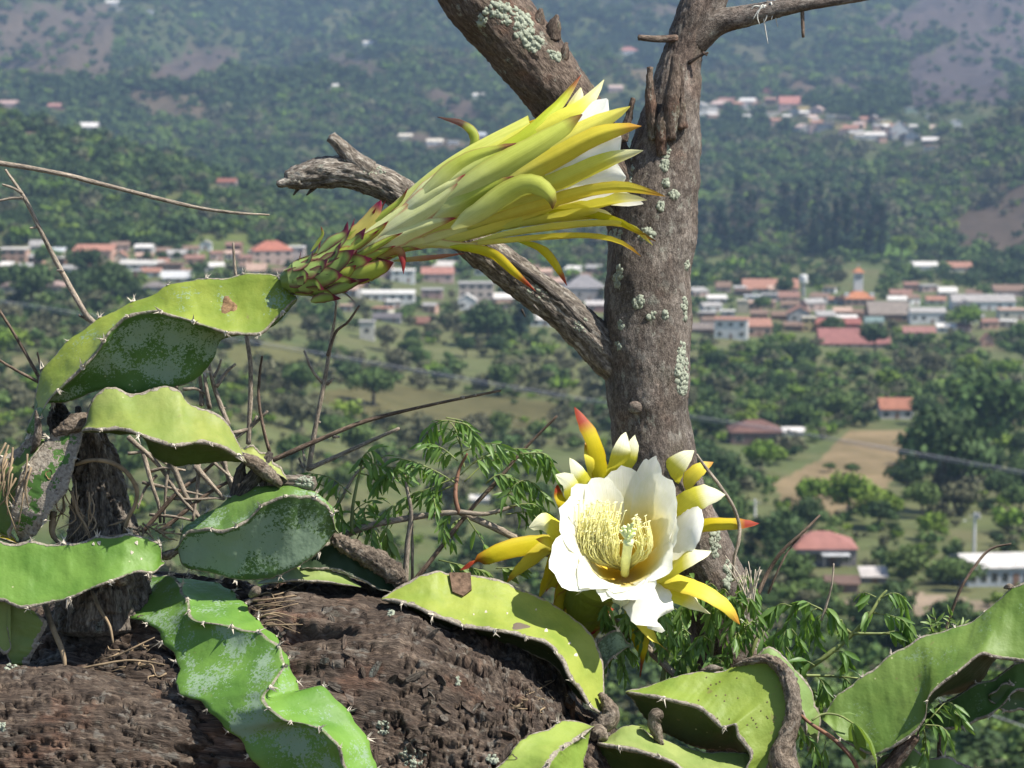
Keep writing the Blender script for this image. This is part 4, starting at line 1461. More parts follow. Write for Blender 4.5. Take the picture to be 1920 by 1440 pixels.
BACK = _Back()
tree0 = thing('tree', Pv([(1420, 1720, 370)])[0], 'bare forked tree with smooth brown bark and lichen standing behind the flowers', 'tree')
trunk_path = [(1440, 1760, 300), (1420, 1500, 250), (1385, 1280, 220), (1345, 1120, 190), (1290, 1010, 165), (1250, 940, 150), (1232, 880, 140), (1220, 800, 135), (1214, 700, 130), (1214, 600, 130), (1218, 500, 130), (1228, 400, 130), (1243, 310, 132), (1256, 240, 134), (1266, 180, 138), (1275, 120, 142), (1290, 70, 146), (1312, 20, 152), (1336, -40, 160), (1360, -140, 170)]
trunk_hw = [100, 88, 76, 66, 70, 76, 77, 75, 79, 82, 81, 80, 70, 60, 48, 39, 37, 40, 41, 40]
V, Fc, tc = tube_px([(x_, y_, w_ + 110) for x_, y_, w_ in trunk_path], trunk_hw, 420, 120, bark_disp(3.2, 0.05, 0.16))
Wv = Pv(V)
part('trunk', Wv, Fc, M['trunk'], tree0, vecs={'tc': tc})
BV = {'trunk': bvh_of(Wv, Fc)}
V, Fc, tc = tube_px(BACK ^ [(800, -140, 60), (862, -60, 70), (905, 0, 80), (985, 95, 96), (1058, 190, 110), (1122, 285, 122), (1178, 390, 130), (1212, 520, 134)], [72, 70, 70, 66, 60, 56, 54, 40], 220, 96, bark_disp(4.5, 0.035, 0.12, 31.0))
Wv = Pv(V)
part('limb', Wv, Fc, M['trunk_dark'], tree0, vecs={'tc': tc}, label='thick leaning limb with dark bark and pale lichen')
BV['limb'] = bvh_of(Wv, Fc)
V, Fc, tc = tube_px(BACK ^ [(538, 338, 30), (570, 330, 34), (620, 322, 38), (670, 326, 42), (725, 347, 48), (775, 378, 56), (850, 428, 72), (925, 485, 84), (1000, 540, 96), (1075, 600, 106), (1140, 664, 118), (1200, 730, 130)], [17, 24, 29, 31, 29, 30, 32, 34, 35, 36, 38, 30], 240, 64, bark_disp(7.0, 0.02, 0.11, 57.0))
Wv = Pv(V)
dead = part('dead_branch', Wv, Fc, M['deadwood'], tree0, vecs={'tc': tc}, label='broken grey dead branch with peeling shiny bark')
BV['dead'] = bvh_of(Wv, Fc)


def twig_part(name, pts, hw, mat, parent, n=None, m=8, a=0.8, w=0.0, label=None):
    p = [(q_[0], q_[1], q_[2] if len(q_) > 2 else w) for q_ in pts]
    if np.isscalar(hw):
        hw = np.linspace(hw, hw * 0.55, len(p))
    if mat is M['cork'] and len(hw) > 2:
        hw = [h_ * (.5 if i_ in (0, len(hw) - 1) else 1) for i_, h_ in enumerate(hw)]
        a *= 1.5
    n = n or max(8, int(np.sum(np.linalg.norm(np.diff(np.array(p), axis=0), axis=1)) / 9))
    V, Fc, tc = tube_px(p, hw, n, m, bark_disp(a, 0.05, 0.3, random.uniform(0, 50)))
    tc = tc + np.array([random.uniform(0, 500), 0, 0])
    return part(name, Pv(V), Fc, mat, parent, vecs={'tc': tc}, label=label)


twig_part('branch_stub', BACK ^ [(690, 322, 36), (662, 298, 32), (640, 275, 30), (620, 256, 28)], [24, 17, 13, 11], M['deadwood'], dead, 24, 18, 3)
twig_part('branch_stub', BACK ^ [(560, 338, 24), (540, 341, 20), (520, 345, 16)], [14, 10, 6], M['deadwood'], dead, 10, 12, 2)
for (a_, b_, c_) in (((590, 350), (575, 366), 6), ((560, 352), (550, 366), 5), ((548, 325), (546, 312), 6), ((895, 465), (870, 452), 4), ((978, 580), (985, 594), 3), ((1000, 572), (1010, 582), 3)):
    twig_part('splinter', BACK ^ [(*a_, 40), (*b_, 38)], [c_, 1.5], M['char'], dead, 5, 6, 0.5)
# long bark ridge on the dead branch
twig_part('bark_ridge', BACK ^ [(905, 455, 50), (945, 482, 54), (1000, 520, 62), (1060, 572, 72), (1125, 640, 82)], [4, 6, 6, 5, 4], M['char'], dead, 50, 8, 3)
rb = twig_part('branch', BACK ^ [(1300, 70, 146), (1345, 42, 138), (1400, 30, 126), (1480, 12, 112), (1560, 2, 100), (1640, -8, 90), (1720, -16, 84)], [34, 25, 21, 15, 10, 7, 5], M['trunk'], tree0, 90, 24, 1.8)
twig_part('thorn', BACK ^ [(1504, 10, 108), (1505, 40, 106), (1506, 70, 104)], [4, 4, 3], M['twig_dark'], rb, 8, 6)
twig_part('twig', BACK ^ [(1270, 72, 120), (1230, 73, 110), (1197, 70, 102)], [8, 7, 6], M['trunk_dark'], tree0, 12, 10)
twig_part('twig', BACK ^ [(1292, 118, 108), (1312, 104, 100), (1328, 99, 94)], [4, 3.5, 2], M['trunk_dark'], tree0, 10, 8)
twig_part('twig', BACK ^ [(1318, 98, 97), (1326, 104, 94)], [3, 1.5], M['trunk_dark'], tree0, 5, 6)
# jagged broken stubs at the fork
for (pts, hw) in (([(1255, 260, 92), (1258, 200, 86), (1264, 150, 84), (1267, 103, 84)], [14, 17, 12, 7]),
                  ([(1225, 260, 96), (1221, 205, 90), (1218, 165, 88), (1219, 126, 88)], [10, 11, 8, 5]),
                  ([(1240, 290, 92), (1241, 235, 84), (1246, 200, 84)], [10, 12, 5]),
                  ([(1277, 240, 92), (1277, 170, 86), (1276, 120, 86)], [12, 6, 3]),
                  ([(1165, 262, 100), (1178, 222, 96), (1187, 184, 94)], [12, 7, 4])):
    twig_part('broken_stub', [(x_, y_, w_ + 88) for x_, y_, w_ in pts], hw, M['trunk_dark'], tree0, 26, 16, 4)
for (x, y, s) in ((1042, 40, 13), (1060, 92, 9), (1012, 28, 12)):
    twig_part('broken_stub', BACK ^ [(x - 8, y + 28, 70), (x - 2, y + 6, 62), (x + 3, y - 12, 60)], [s * 1.5, s, 3], M['trunk_dark'], tree0, 14, 10, 3)
# knot
L, Nn = cast(BV['trunk'], 1191, 764)
ph = np.linspace(0, np.pi / 2, 6)
V, Fc = lathe([(13 * S * math.cos(a_), 10 * S * math.sin(a_)) for a_ in ph[:-1]] + [(1e-5, 10 * S)], 16)
mt = Vector(Nn).to_track_quat('Z', 'Y').to_matrix()
part('knot', np.array([np.array(mt @ Vector(v)) for v in V]) * np.array([1.15, 1, 1]) + L, Fc, M['trunk'], tree0, vecs={'tc': V / S + 40})

# lichen crusts on bark
def lichen(bvk, cx, cy, rx, ry, n, parent, size=5.2):
    blocks = []
    for _ in range(n):
        a_, r_ = random.uniform(0, 6.28), math.sqrt(random.random())
        x, y = cx + rx * r_ * math.cos(a_), cy + ry * r_ * math.sin(a_)
        L, Nn = cast(BV[bvk], x, y)
        if L is None:
            continue
        qn = Vector(Nn).to_track_quat('Z', 'Y').to_matrix()
        k = 7
        sz = size * S * random.uniform(.5, 1.4)
        ring = [Vector((math.cos(t_) * sz * random.uniform(.6, 1.2), math.sin(t_) * sz * random.uniform(.6, 1.2), random.uniform(.05, .3) * S)) for t_ in np.linspace(0, 6.28, k, endpoint=False)]
        Vv = [np.array(qn @ v) + L for v in ring] + [np.array(qn @ Vector((0, 0, random.uniform(.35, .7) * S))) + L]
        Vv += [np.array(qn @ Vector((v.x, v.y, -2 * S))) + L for v in ring]
        Fq = [(i, (i + 1) % k, k) for i in range(k)] + [(i, k + 1 + i, k + 1 + (i + 1) % k, (i + 1) % k) for i in range(k)]
        blocks.append((np.array(Vv), Fq))
    if blocks:
        V, Fc = join(blocks)
        part('lichen', V, Fc, M['lichen'], parent, kind='stuff')


for a_ in ((1279, 700, 12, 44, 150), (1277, 655, 8, 14, 26), (1212, 440, 16, 12, 50), (1150, 440, 18, 10, 40), (1172, 318, 14, 34, 90), (1160, 520, 8, 20, 40), (1196, 566, 10, 12, 40), (1222, 592, 5, 7, 14), (1248, 591, 5, 7, 14), (1284, 580, 5, 24, 36), (1163, 610, 4, 9, 12), (1158, 648, 5, 8, 14), (1246, 282, 9, 12, 40), (1246, 310, 8, 9, 30), (1263, 365, 7, 8, 20), (1240, 388, 6, 7, 16), (1248, 342, 6, 7, 14), (1340, 1010, 9, 36, 60), (1365, 1075, 8, 30, 50), (1288, 500, 4, 10, 16), (1390, 1150, 7, 20, 30)):
    lichen('trunk', *a_, tree0)
for a_ in ((982, 50, 18, 26, 110), (1000, 82, 20, 14, 70), (1040, 104, 14, 8, 30), (935, 18, 26, 16, 60), (960, 32, 26, 16, 40), (905, 40, 10, 10, 14), (1100, 210, 12, 10, 16), (1130, 240, 16, 12, 40)):
    lichen('limb', *a_, tree0)
for a_ in ((665, 295, 22, 10, 40), (640, 280, 6, 8, 20), (700, 320, 24, 8, 24), (1010, 545, 20, 14, 24), (1090, 610, 18, 14, 20)):
    lichen('dead', *a_, tree0, 3.0)

# grey hanging strands on the branch
ap = thing('air_plant', Pv([(1432, 20, 228)])[0], 'tuft of pale stringy air plant hanging from the thin branch', 'air plant')
for k, pts in enumerate([[(1436, 10), (1422, 20), (1412, 36)], [(1430, 8), (1432, 36), (1440, 82)], [(1440, 6), (1452, 26), (1458, 50)], [(1445, 4), (1450, 20), (1446, 38)], [(1425, 12), (1414, 12), (1405, 22)], [(1450, 2), (1470, -4), (1494, 8)], [(1432, 10), (1438, 28), (1432, 44)], [(1440, 0), (1425, -6), (1408, 2)], [(1452, 6), (1462, 16), (1460, 34)], [(1428, 10), (1420, 30), (1424, 46)]]):
    twig_part('strand', [(x, y, 214 + 4 * (k % 3)) for x, y in pts], [2.0, 1.6, 0.7], M['moss_strand'], ap, 12, 5, .1)

# ------------------------------------------------------------------ fallen log
def log_disp(seed, a=1.0):
    def f(tc, r):
        warp = fbm(tc * 0.006 + seed, 3)[:, None] * 30
        q_ = tc + warp
        big = fbm(q_ * np.array([0.0045, 0.006, 0.006]) + seed + 2, 3) * 46
        n1 = fbm(q_ * np.array([0.006, 0.036, 0.036]) + seed + 5, 4)
        fis = -17 * np.exp(-(n1 / 0.035) ** 2)
        n2 = fbm(q_ * np.array([0.014, 0.095, 0.095]) + seed + 7, 3)
        fis2 = -5 * np.exp(-(n2 / 0.07) ** 2)
        n4 = fbm(q_ * np.array([0.05, 0.03, 0.03]) + seed + 21, 2)
        fis3 = -3 * np.exp(-(n4 / 0.05) ** 2)
        n3 = fbm(q_ * np.array([0.05, 0.24, 0.24]) + seed + 11, 3)
        hole = -46 * np.clip(fbm(q_ * np.array([0.007, 0.018, 0.018]) + seed + 15, 2) - 0.34, 0, 1) * 4
        return a * (big + fis + fis2 + fis3 + np.sign(n1) * np.abs(n1) ** .5 * 5 + n2 * 2.0 + n3 * 1.5 + hole)
    return f


logT = thing('fallen_log', Pv([(600, 2080, 60)])[0], 'thick fallen log with cracked dark brown bark under the cactus', 'log')


def log_tube(keys, n, m, seed, name, mat, label=None, sq=1.0, a=1.0):
    """keys: (x, y top, radius, w of axis)"""
    k = np.array(keys, float)
    path = np.stack([k[:, 0], k[:, 1] + k[:, 2], k[:, 3]], 1)
    V, Fc, tc = tube_px(path, k[:, 2], n, m, log_disp(seed, a))
    W_ = Pv(V)
    part(name, W_, Fc, mat, logT, vecs={'tc': tc}, label=label)
    return bvh_of(W_, Fc)


BV['log'] = log_tube([(-420, 1240, 330, 460), (-200, 1215, 345, 450), (0, 1175, 360, 430), (160, 1125, 380, 390), (320, 1080, 410, 280), (480, 1083, 425, 190), (620, 1090, 430, 160), (760, 1125, 415, 150), (900, 1180, 385, 140), (1010, 1220, 355, 130), (1110, 1268, 300, 120), (1175, 1330, 220, 112), (1212, 1430, 110, 106), (1222, 1500, 30, 104)], 560, 420, 3.0, 'bark', M['log'])
BV['lobe'] = log_tube([(-420, 1262, 220, -60), (-150, 1250, 225, -64), (60, 1250, 225, -70), (220, 1268, 215, -70), (340, 1310, 190, -60), (430, 1390, 140, -30), (480, 1500, 70, 10)], 300, 260, 41.0, 'root_lobe', M['log'], 'reddish brown root lobe bulging from the log', a=.8)

# lichen flecks on the log
def log_lichen(bvk, cx, cy, rx, ry, n):
    lichen(bvk, cx, cy, rx, ry, n, logT, 3.4)


for a_ in ((718, 1365, 12, 14, 46), (775, 1418, 24, 20, 80), (730, 1148, 8, 6, 20), (860, 1276, 6, 8, 16), (925, 1424, 12, 8, 26)):
    log_lichen('log', *a_)
for a_ in ((4, 1362, 8, 8, 16), (20, 1250, 10, 6, 12)):
    log_lichen('lobe', *a_)

# flakes of bark standing proud
M['flake'] = M['stump']
for k in range(150):
    x, y = random.uniform(120, 1170), random.uniform(1120, 1438)
    L, Nn = cast(BV['log'], x, y)
    if L is None:
        continue
    qn = Vector(Nn).to_track_quat('Z', 'X').to_matrix() @ Matrix.Rotation(random.uniform(0, 6.28), 3, 'Z')
    l_, w_ = random.uniform(7, 22) * S, random.uniform(3, 8) * S
    pts = [(-l_, -w_ * .6, 0), (-l_ * .2, -w_, .6), (l_, -w_ * .3, 1), (l_ * .8, w_ * .7, 1), (-l_ * .1, w_, .5), (-l_ * .9, w_ * .5, 0)]
    lift = random.uniform(1.5, 5) * S
    top = [np.array(qn @ Vector((p_[0], p_[1], p_[2] * lift + .8 * S))) + L for p_ in pts]
    bot = [np.array(qn @ Vector((p_[0], p_[1], p_[2] * lift - 1.4 * S))) + L for p_ in pts]
    Fq = [tuple(range(6)), tuple(range(11, 5, -1))] + [(i, 6 + i, 6 + (i + 1) % 6, (i + 1) % 6) for i in range(6)]
    part('bark_flake', np.array(top + bot), Fq, M['log'] if k % 3 else M['stump'], logT, smooth=False, vecs={'tc': np.random.rand(12, 3) * 20 + k * 30})

# orange inner wood in the crack at the end of the log
M['inner'] = mat_plain('inner_wood', (0.15, 0.07, 0.032), 0.8, .6, 200, .2, .002)
for (x, y, l_, w_) in ((1075, 1340, 34, 12), (1060, 1322, 26, 9), (1092, 1350, 18, 6)):
    L, Nn = cast(BV['log'], x, y)
    if L is None:
        continue
    qn = Vector(Nn).to_track_quat('Z', 'X').to_matrix()
    V, Fc, tc = tube_px([(-l_, 0, 0), (0, 2, -4), (l_, -1, 0)], [2, w_ * .5, 2], 14, 10, bark_disp(2.0))
    V = np.array([np.array(qn @ Vector((v[0] * .9 * S, v[1] * S + v[0] * .3 * S, -v[2] * S))) for v in V]) + L
    part('inner_wood', V, Fc, M['inner'], logT, vecs={'tc': tc})

# ------------------------------------------------------------------ stump and charred stubs
st = thing('dead_stump', Pv([(190, 1180, 100)])[0], 'weathered grey dead stump with split bark behind the cactus', 'stump')
def stump_disp(tc, r):
    n1 = fbm(tc * np.array([0.012, 0.06, 0.06]) + 77, 4)
    return -12 * np.exp(-(n1 / .06) ** 2) + n1 * 10 + fbm(tc * 0.15 + 7, 3) * 4
V, Fc, tc = tube_px([(200, 1180, 110), (196, 1060, 105), (192, 980, 100), (184, 900, 96), (175, 840, 92), (168, 800, 90), (165, 775, 90)], [100, 80, 62, 48, 36, 26, 12], 200, 110, stump_disp)
part('bark', Pv(V), Fc, M['stump'], st, vecs={'tc': tc})
V, Fc, tc = tube_px([(140, 880, 92), (125, 820, 86), (112, 785, 84), (105, 755, 84)], [26, 26, 22, 10], 60, 40, stump_disp)
part('broken_spike', Pv(V), Fc, M['char'], st, vecs={'tc': tc})
V, Fc, tc = tube_px([(150, 860, 92), (150, 800, 86), (146, 762, 84)], [16, 12, 5], 40, 24, bark_disp(3))
part('broken_spike', Pv(V), Fc, M['char'], st, vecs={'tc': tc})
V, Fc, tc = tube_px([(250, 1060, 92), (232, 990, 84), (218, 920, 80), (212, 885, 80)], [40, 22, 12, 5], 60, 30, bark_disp(5))
part('bark_slab', Pv(V), Fc, M['stump'], st, vecs={'tc': tc})

cs = thing('charred_stub', Pv([(470, 990, 60)])[0], 'charred black branch stub with jagged end between the pads', 'branch')
for (pts, hw) in (([(430, 1000, 70), (455, 930, 60), (480, 895, 56), (500, 862, 52), (507, 848, 50)], [34, 22, 15, 11, 5]),
                  ([(440, 960, 62), (448, 920, 60), (450, 890, 58), (456, 868, 58)], [18, 14, 10, 4]),
                  ([(470, 950, 60), (492, 918, 54), (496, 890, 50)], [16, 12, 4])):
    V, Fc, tc = tube_px(pts, hw, 60, 30, bark_disp(6, .02, .12, random.random() * 40))
    part('splinter', Pv(V), Fc, M['char'], cs, vecs={'tc': tc})
V, Fc, tc = tube_px([(470, 930, 62), (510, 908, 58), (550, 905, 52), (590, 908, 48)], [18, 14, 14, 15], 60, 30, bark_disp(5))
part('grey_stub', Pv(V), Fc, M['stump'], cs, vecs={'tc': tc})
BV['gs'] = bvh_of(Pv(V), Fc)
lichen('gs', 572, 904, 18, 10, 60, cs, 3)

bb = thing('broken_branch', Pv([(1600, 1640, 20)])[0], 'thick snapped brown branch poking up at the bottom right', 'branch')
V, Fc, tc = tube_px([(1580, 1640, 40), (1640, 1480, 0), (1680, 1425, -12), (1712, 1380, -18)], [20, 16, 15, 15], 70, 30, bark_disp(4))
part('bark', Pv(V), Fc, M['trunk_dark'], bb, vecs={'tc': tc})
for (x, y) in ((1712, 1368), (1720, 1372), (1704, 1370)):
    twig_part('splinter', [(x, y + 14, -18), (x + 2, y - 4, -20)], [5, 1], M['trunk_dark'], bb, 5, 6)
bp = thing('bare_stake', Pv([(1762, 1560, 60)])[0], 'short upright brown stake at the bottom right corner', 'stake')
twig_part('stake', [(1762, 1560, 60), (1763, 1440, 60), (1764, 1366, 60)], [7, 6.5, 6], M['trunk_dark'], bp)

# ------------------------------------------------------------------ cactus stems
def areole_mesh(seed):
    r = np.random.default_rng(seed)
    ph = np.linspace(0, np.pi * .5, 4)
    V, Fc = lathe([(4.0 * math.cos(a_), 2.8 * math.sin(a_)) for a_ in ph[:-1]] + [(0.1, 2.6)], 8)
    V = V * (1 + r.normal(size=(len(V), 1)) * .12)
    V[:, 2] -= 1.2
    blocks = [(V, Fc)]
    for k in range(r.integers(4, 7)):
        d = unit(np.array([r.normal() * .8, r.normal() * .8, 1.0]))
        l_ = r.uniform(9, 17)
        a_ = unit(np.cross(d, [1, .3, .2]))
        b_ = np.cross(d, a_)
        o = np.array([r.normal() * 1.6, r.normal() * 1.6, 1.0])
        blocks.append((np.array([o + a_ * 1.5, o - a_ * .8 + b_ * 1.3, o - a_ * .8 - b_ * 1.3, o + d * l_]), [(0, 1, 3), (1, 2, 3), (2, 0, 3), (2, 1, 0)]))
    V, Fc = join(blocks)
    me = mesh('areole', V * S, Fc, smooth=False)
    me.materials.append(M['spine'])
    return me


AREO = [areole_mesh(300 + k) for k in range(6)]
STEMS = {}


def stem(parent, r1, r2, r3, n=110, conc=0.45, thick=3.5, cols=((120, 150, 50),) * 3, wax=(0, 0, 0), cork=(1.5, 1.5, 1.5), wave=2.5, na=(6, 6, 0), name='stem', lat=0.0, asz=1.0, key=None, label=None, off=0.5):
    """Three-ribbed stem from its three rib curves (pixel units); face i lies between rib i and rib i+1."""
    Rb = [smooth_path(r_, n) for r_ in (r1, r2, r3)]
    C = sum(Rb) / 3
    t = np.linspace(0, 1, n)
    endf = np.clip(np.minimum(t, 1 - t) / 0.04, 0, 1)
    out = []
    for i in range(3):
        o = unit(Rb[i] - C)
        k = max(na[i], 3)
        wv = np.cos((t * k - off) * 2 * np.pi)
        wob = fbm(np.stack([t * 9, t * 0 + i * 7.1, t * 0 + len(STEMS) * 3.7], 1), 3)
        Rb[i] = Rb[i] + o * (wave * wv * endf + wob * 5.0 * endf + fbm(np.stack([t * 55, t * 0 + i * 3.3, t * 0 + len(STEMS) * 1.7], 1), 2) * 1.8)[:, None]
        j, l_ = (i + 1) % 3, (i + 2) % 3
        if lat:
            Rb[i] = Rb[i] + unit(Rb[j] - Rb[l_]) * (lat * np.sin((t * k * .5 + i * .3) * 2 * np.pi) * endf)[:, None]
        out.append(o)
    nf = 12
    rings, ribd, colr, wx, ck = [], [], [], [], []
    u = np.linspace(0, 1, nf)
    for i in range(3):
        j, l_ = (i + 1) % 3, (i + 2) % 3
        lenij = np.linalg.norm(Rb[j] - Rb[i], axis=1)
        th = np.minimum(thick, lenij * .2)
        side_i = unit(Rb[j] - Rb[l_])
        side_j = unit(Rb[i] - Rb[l_])
        A = Rb[i] + side_i * th[:, None]
        Bp = Rb[j] + side_j * th[:, None]
        ctrl = C + conc * ((Rb[i] + Rb[j]) / 2 - C)
        rings.append(Rb[i] + out[i] * th[:, None] * .8)
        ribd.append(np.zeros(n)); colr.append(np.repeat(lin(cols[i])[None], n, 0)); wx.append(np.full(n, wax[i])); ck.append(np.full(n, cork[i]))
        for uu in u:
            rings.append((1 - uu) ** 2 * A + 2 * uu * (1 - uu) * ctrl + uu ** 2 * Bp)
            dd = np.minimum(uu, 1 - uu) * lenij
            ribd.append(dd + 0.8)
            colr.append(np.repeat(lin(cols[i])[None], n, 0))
            wx.append(np.full(n, wax[i]) * np.clip(dd / 8, 0, 1))
            ck.append(np.full(n, cork[i] if uu < .5 else cork[j]))
    m = len(rings)
    V = np.stack(rings, 1)                       # n x m x 3
    # rounded ends
    def shrink(ring, c, f, push):
        return c + (ring - c) * f + push
    e0 = unit(C[0] - C[2]); e1 = unit(C[-1] - C[-3])
    pre = [shrink(V[0], C[0], f_, e0 * p_) for f_, p_ in ((0.05, 9), (0.5, 7), (0.82, 3.5))]
    post = [shrink(V[-1], C[-1], f_, e1 * p_) for f_, p_ in ((0.82, 3.5), (0.5, 7), (0.05, 9))]
    Vf = np.vstack([np.stack(pre), V, np.stack(post)])
    nn_ = len(Vf)
    ex = lambda a_: np.vstack([np.stack([a_[0]] * 3), a_, np.stack([a_[-1]] * 3)])
    colr = [c_ * np.array([.70, .645, .72]) + np.array([0, 0, .012]) for c_ in colr]
    ribd = ex(np.stack(ribd, 1)); wx = ex(np.stack(wx, 1)); ck = ex(np.stack(ck, 1)); colr = ex(np.stack(colr, 1))
    Vp = Vf.reshape(-1, 3)
    # gentle lumps
    ctr = np.repeat(np.vstack([np.stack([C[0]] * 3), C, np.stack([C[-1]] * 3)]), m, 0)
    lump = fbm(Vp / 42 + len(STEMS) * 5.3, 3) * 5.0 * np.clip(ribd.reshape(-1) / 20, 0, 1)
    Vp = Vp + unit(Vp - ctr) * lump[:, None]
    Wp = Pv(Vp)
    Fc = grid_faces(nn_, m, True)
    o = part(name, Wp, Fc, M['cactus'], parent, cols=colr.reshape(-1, 3), attrs={'wax': wx.reshape(-1), 'ribd': ribd.reshape(-1), 'cork': ck.reshape(-1)}, label=label)
    key = key or f'{parent.name}_{len(STEMS)}'
    STEMS[key] = (o, bvh_of(Wp, Fc.tolist()))
    b = base_of(o)
    for i in range(3):
        for q_ in range(na[i]):
            tt = (q_ + off) / na[i]
            kk = int(round(tt * (n - 1)))
            if not 1 < kk < n - 2:
                continue
            pos = Pv([Rb[i][kk] + out[i][kk] * thick * .7])[0] - b
            d = Vector(Dw(out[i][kk]))
            ob = link('areole', random.choice(AREO), None, o)
            sc_ = asz * random.uniform(.8, 1.4)
            ob.matrix_basis = Matrix.Translation(Vector(pos)) @ d.to_track_quat('Z', 'Y').to_matrix().to_4x4() @ Matrix.Rotation(random.uniform(0, 6.28), 4, 'Z') @ Matrix.Scale(sc_, 4)
    return o


def W3(pts, w):
    a_ = np.array(pts, float)
    if np.isscalar(w):
        a_[:, 2] = w
    else:
        a_[:, 2] = np.interp(np.linspace(0, 1, len(a_)), np.linspace(0, 1, len(w)), w)
    return a_


def surf_w(x, y, default=0.0):
    best = None
    for k in ('log', 'lobe'):
        L, Nn = cast(BV[k], x, y)
        if L is not None:
            w_ = (float(L @ FWD) - D0) / S
            best = w_ if best is None else min(best, w_)
    return default if best is None else best


def on_log(pts, off):
    out = [(p_[0], p_[1], surf_w(p_[0], p_[1], 60) - (off if np.isscalar(off) else np.interp(i_ / (len(pts) - 1), np.linspace(0, 1, len(off)), off))) for i_, p_ in enumerate(pts)]
    o = np.array(out)
    w = np.convolve(np.pad(o[:, 2], 2, mode='edge'), np.ones(5) / 5, 'valid')
    o[:, 2] = np.minimum(w, o[:, 2])
    return o


GRP = 'climbing cactus stems sprawling over the log'
GY, GG, GD, GP = (170, 186, 62), (128, 160, 58), (84, 122, 46), (176, 190, 96)


def plant(x, y, w, label):
    return thing('cactus', Pv([(x, y, w)])[0], label, 'cactus', GRP)


def scar(key, parent, cx, cy, rx, ry, mat, dish=2.0):
    """A dry scab sitting in the skin."""
    bv = STEMS[key][1]
    k, ringn = 16, 3
    V = []
    L0, N0 = cast(bv, cx, cy)
    if L0 is None:
        return
    V.append(L0 + N0 * S * .6)
    for r_ in range(1, ringn + 1):
        for q_ in range(k):
            a_ = q_ / k * 6.2832
            f_ = r_ / ringn * (1 + .22 * math.sin(a_ * 3 + cx) + random.uniform(-.1, .1))
            L, Nn = cast(bv, cx + rx * f_ * math.cos(a_), cy + ry * f_ * math.sin(a_))
            if L is None:
                L, Nn = L0, N0
            V.append(L + Nn * S * (dish if r_ == 2 else (0.5 if r_ < 2 else -1.5)))
    Fq = [(0, 1 + q_, 1 + (q_ + 1) % k) for q_ in range(k)]
    for r_ in range(ringn - 1):
        for q_ in range(k):
            a0, a1 = 1 + r_ * k + q_, 1 + r_ * k + (q_ + 1) % k
            Fq.append((a0, a0 + k, a1 + k, a1))
    part('scar', np.array(V), Fq, mat, STEMS[key][0])


# A: arching stem that carries the pointed flower
cA = plant(60, 830, 20, 'arching green cactus stem that carries the half-closed yellow flower')
stem(cA, W3(ZC([(190, 960), (200, 800), (215, 720), (250, 640), (380, 490), (530, 385), (680, 300), (850, 230), (985, 160), (1140, 140), (1300, 125), (1475, 100), (1560, 125), (1640, 220)]), [30, 34, 40, 30, 10]),
     W3(ZC([(215, 990), (235, 880), (300, 780), (420, 670), (540, 545), (650, 390), (815, 312), (980, 338), (1140, 388), (1290, 432), (1470, 430), (1570, 330), (1650, 250)]), [-10, -50, -55, -50, -10]),
     W3(ZC([(150, 980), (205, 860), (270, 815), (400, 810), (600, 742), (750, 778), (950, 742), (1100, 682), (1200, 565), (1245, 470), (1400, 430), (1540, 380), (1650, 270)]), [10, 5, 5, 20, 60, 30]),
     n=150, conc=.5, cols=((160, 180, 62), (92, 134, 50), (96, 130, 56)), wax=(.16, .48, .3), cork=(.5, .5, .4), na=(9, 10, 4), wave=2.0, key='A')
scar('A', cA, 428, 573, 16, 17, M['scar'], 2.5)
twig_part('root', [(67, 770, -16), (72, 800, -20), (68, 830, -18), (58, 850, -10)], [4, 7, 8, 4], M['cork'], cA, 20, 12, 2)

# B: pad below it with the grey corky corner, and its dark underside
cB = plant(165, 815, 20, 'pale green cactus pad with torn grey corner under the arching stem')
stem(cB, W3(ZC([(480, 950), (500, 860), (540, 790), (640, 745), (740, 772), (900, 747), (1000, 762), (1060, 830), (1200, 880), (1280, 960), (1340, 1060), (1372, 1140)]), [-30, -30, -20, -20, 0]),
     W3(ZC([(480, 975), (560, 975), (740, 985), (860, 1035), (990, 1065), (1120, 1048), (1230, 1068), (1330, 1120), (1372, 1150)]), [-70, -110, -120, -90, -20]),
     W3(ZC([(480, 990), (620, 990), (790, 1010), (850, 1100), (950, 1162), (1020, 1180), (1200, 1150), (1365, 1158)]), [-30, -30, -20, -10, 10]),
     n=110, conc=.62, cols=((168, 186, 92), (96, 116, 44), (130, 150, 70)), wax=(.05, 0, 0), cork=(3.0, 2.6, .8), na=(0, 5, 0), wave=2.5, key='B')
twig_part('woody_stem', W3(ZC([(1350, 1130), (1420, 1160), (1500, 1220), (1580, 1290)]), [10, 30]), [10, 13, 14, 12], M['cork'], cB, 40, 20, 3)
stem(cB, W3(ZC([(1360, 1080), (1430, 1080), (1520, 1140), (1610, 1240)]), 50), W3(ZC([(1370, 1110), (1430, 1130), (1500, 1190), (1600, 1250)]), 30), W3(ZC([(1370, 1110), (1440, 1120), (1520, 1190), (1600, 1260)]), 76), n=40, cols=(GP, GG, GG), na=(0, 0, 0))

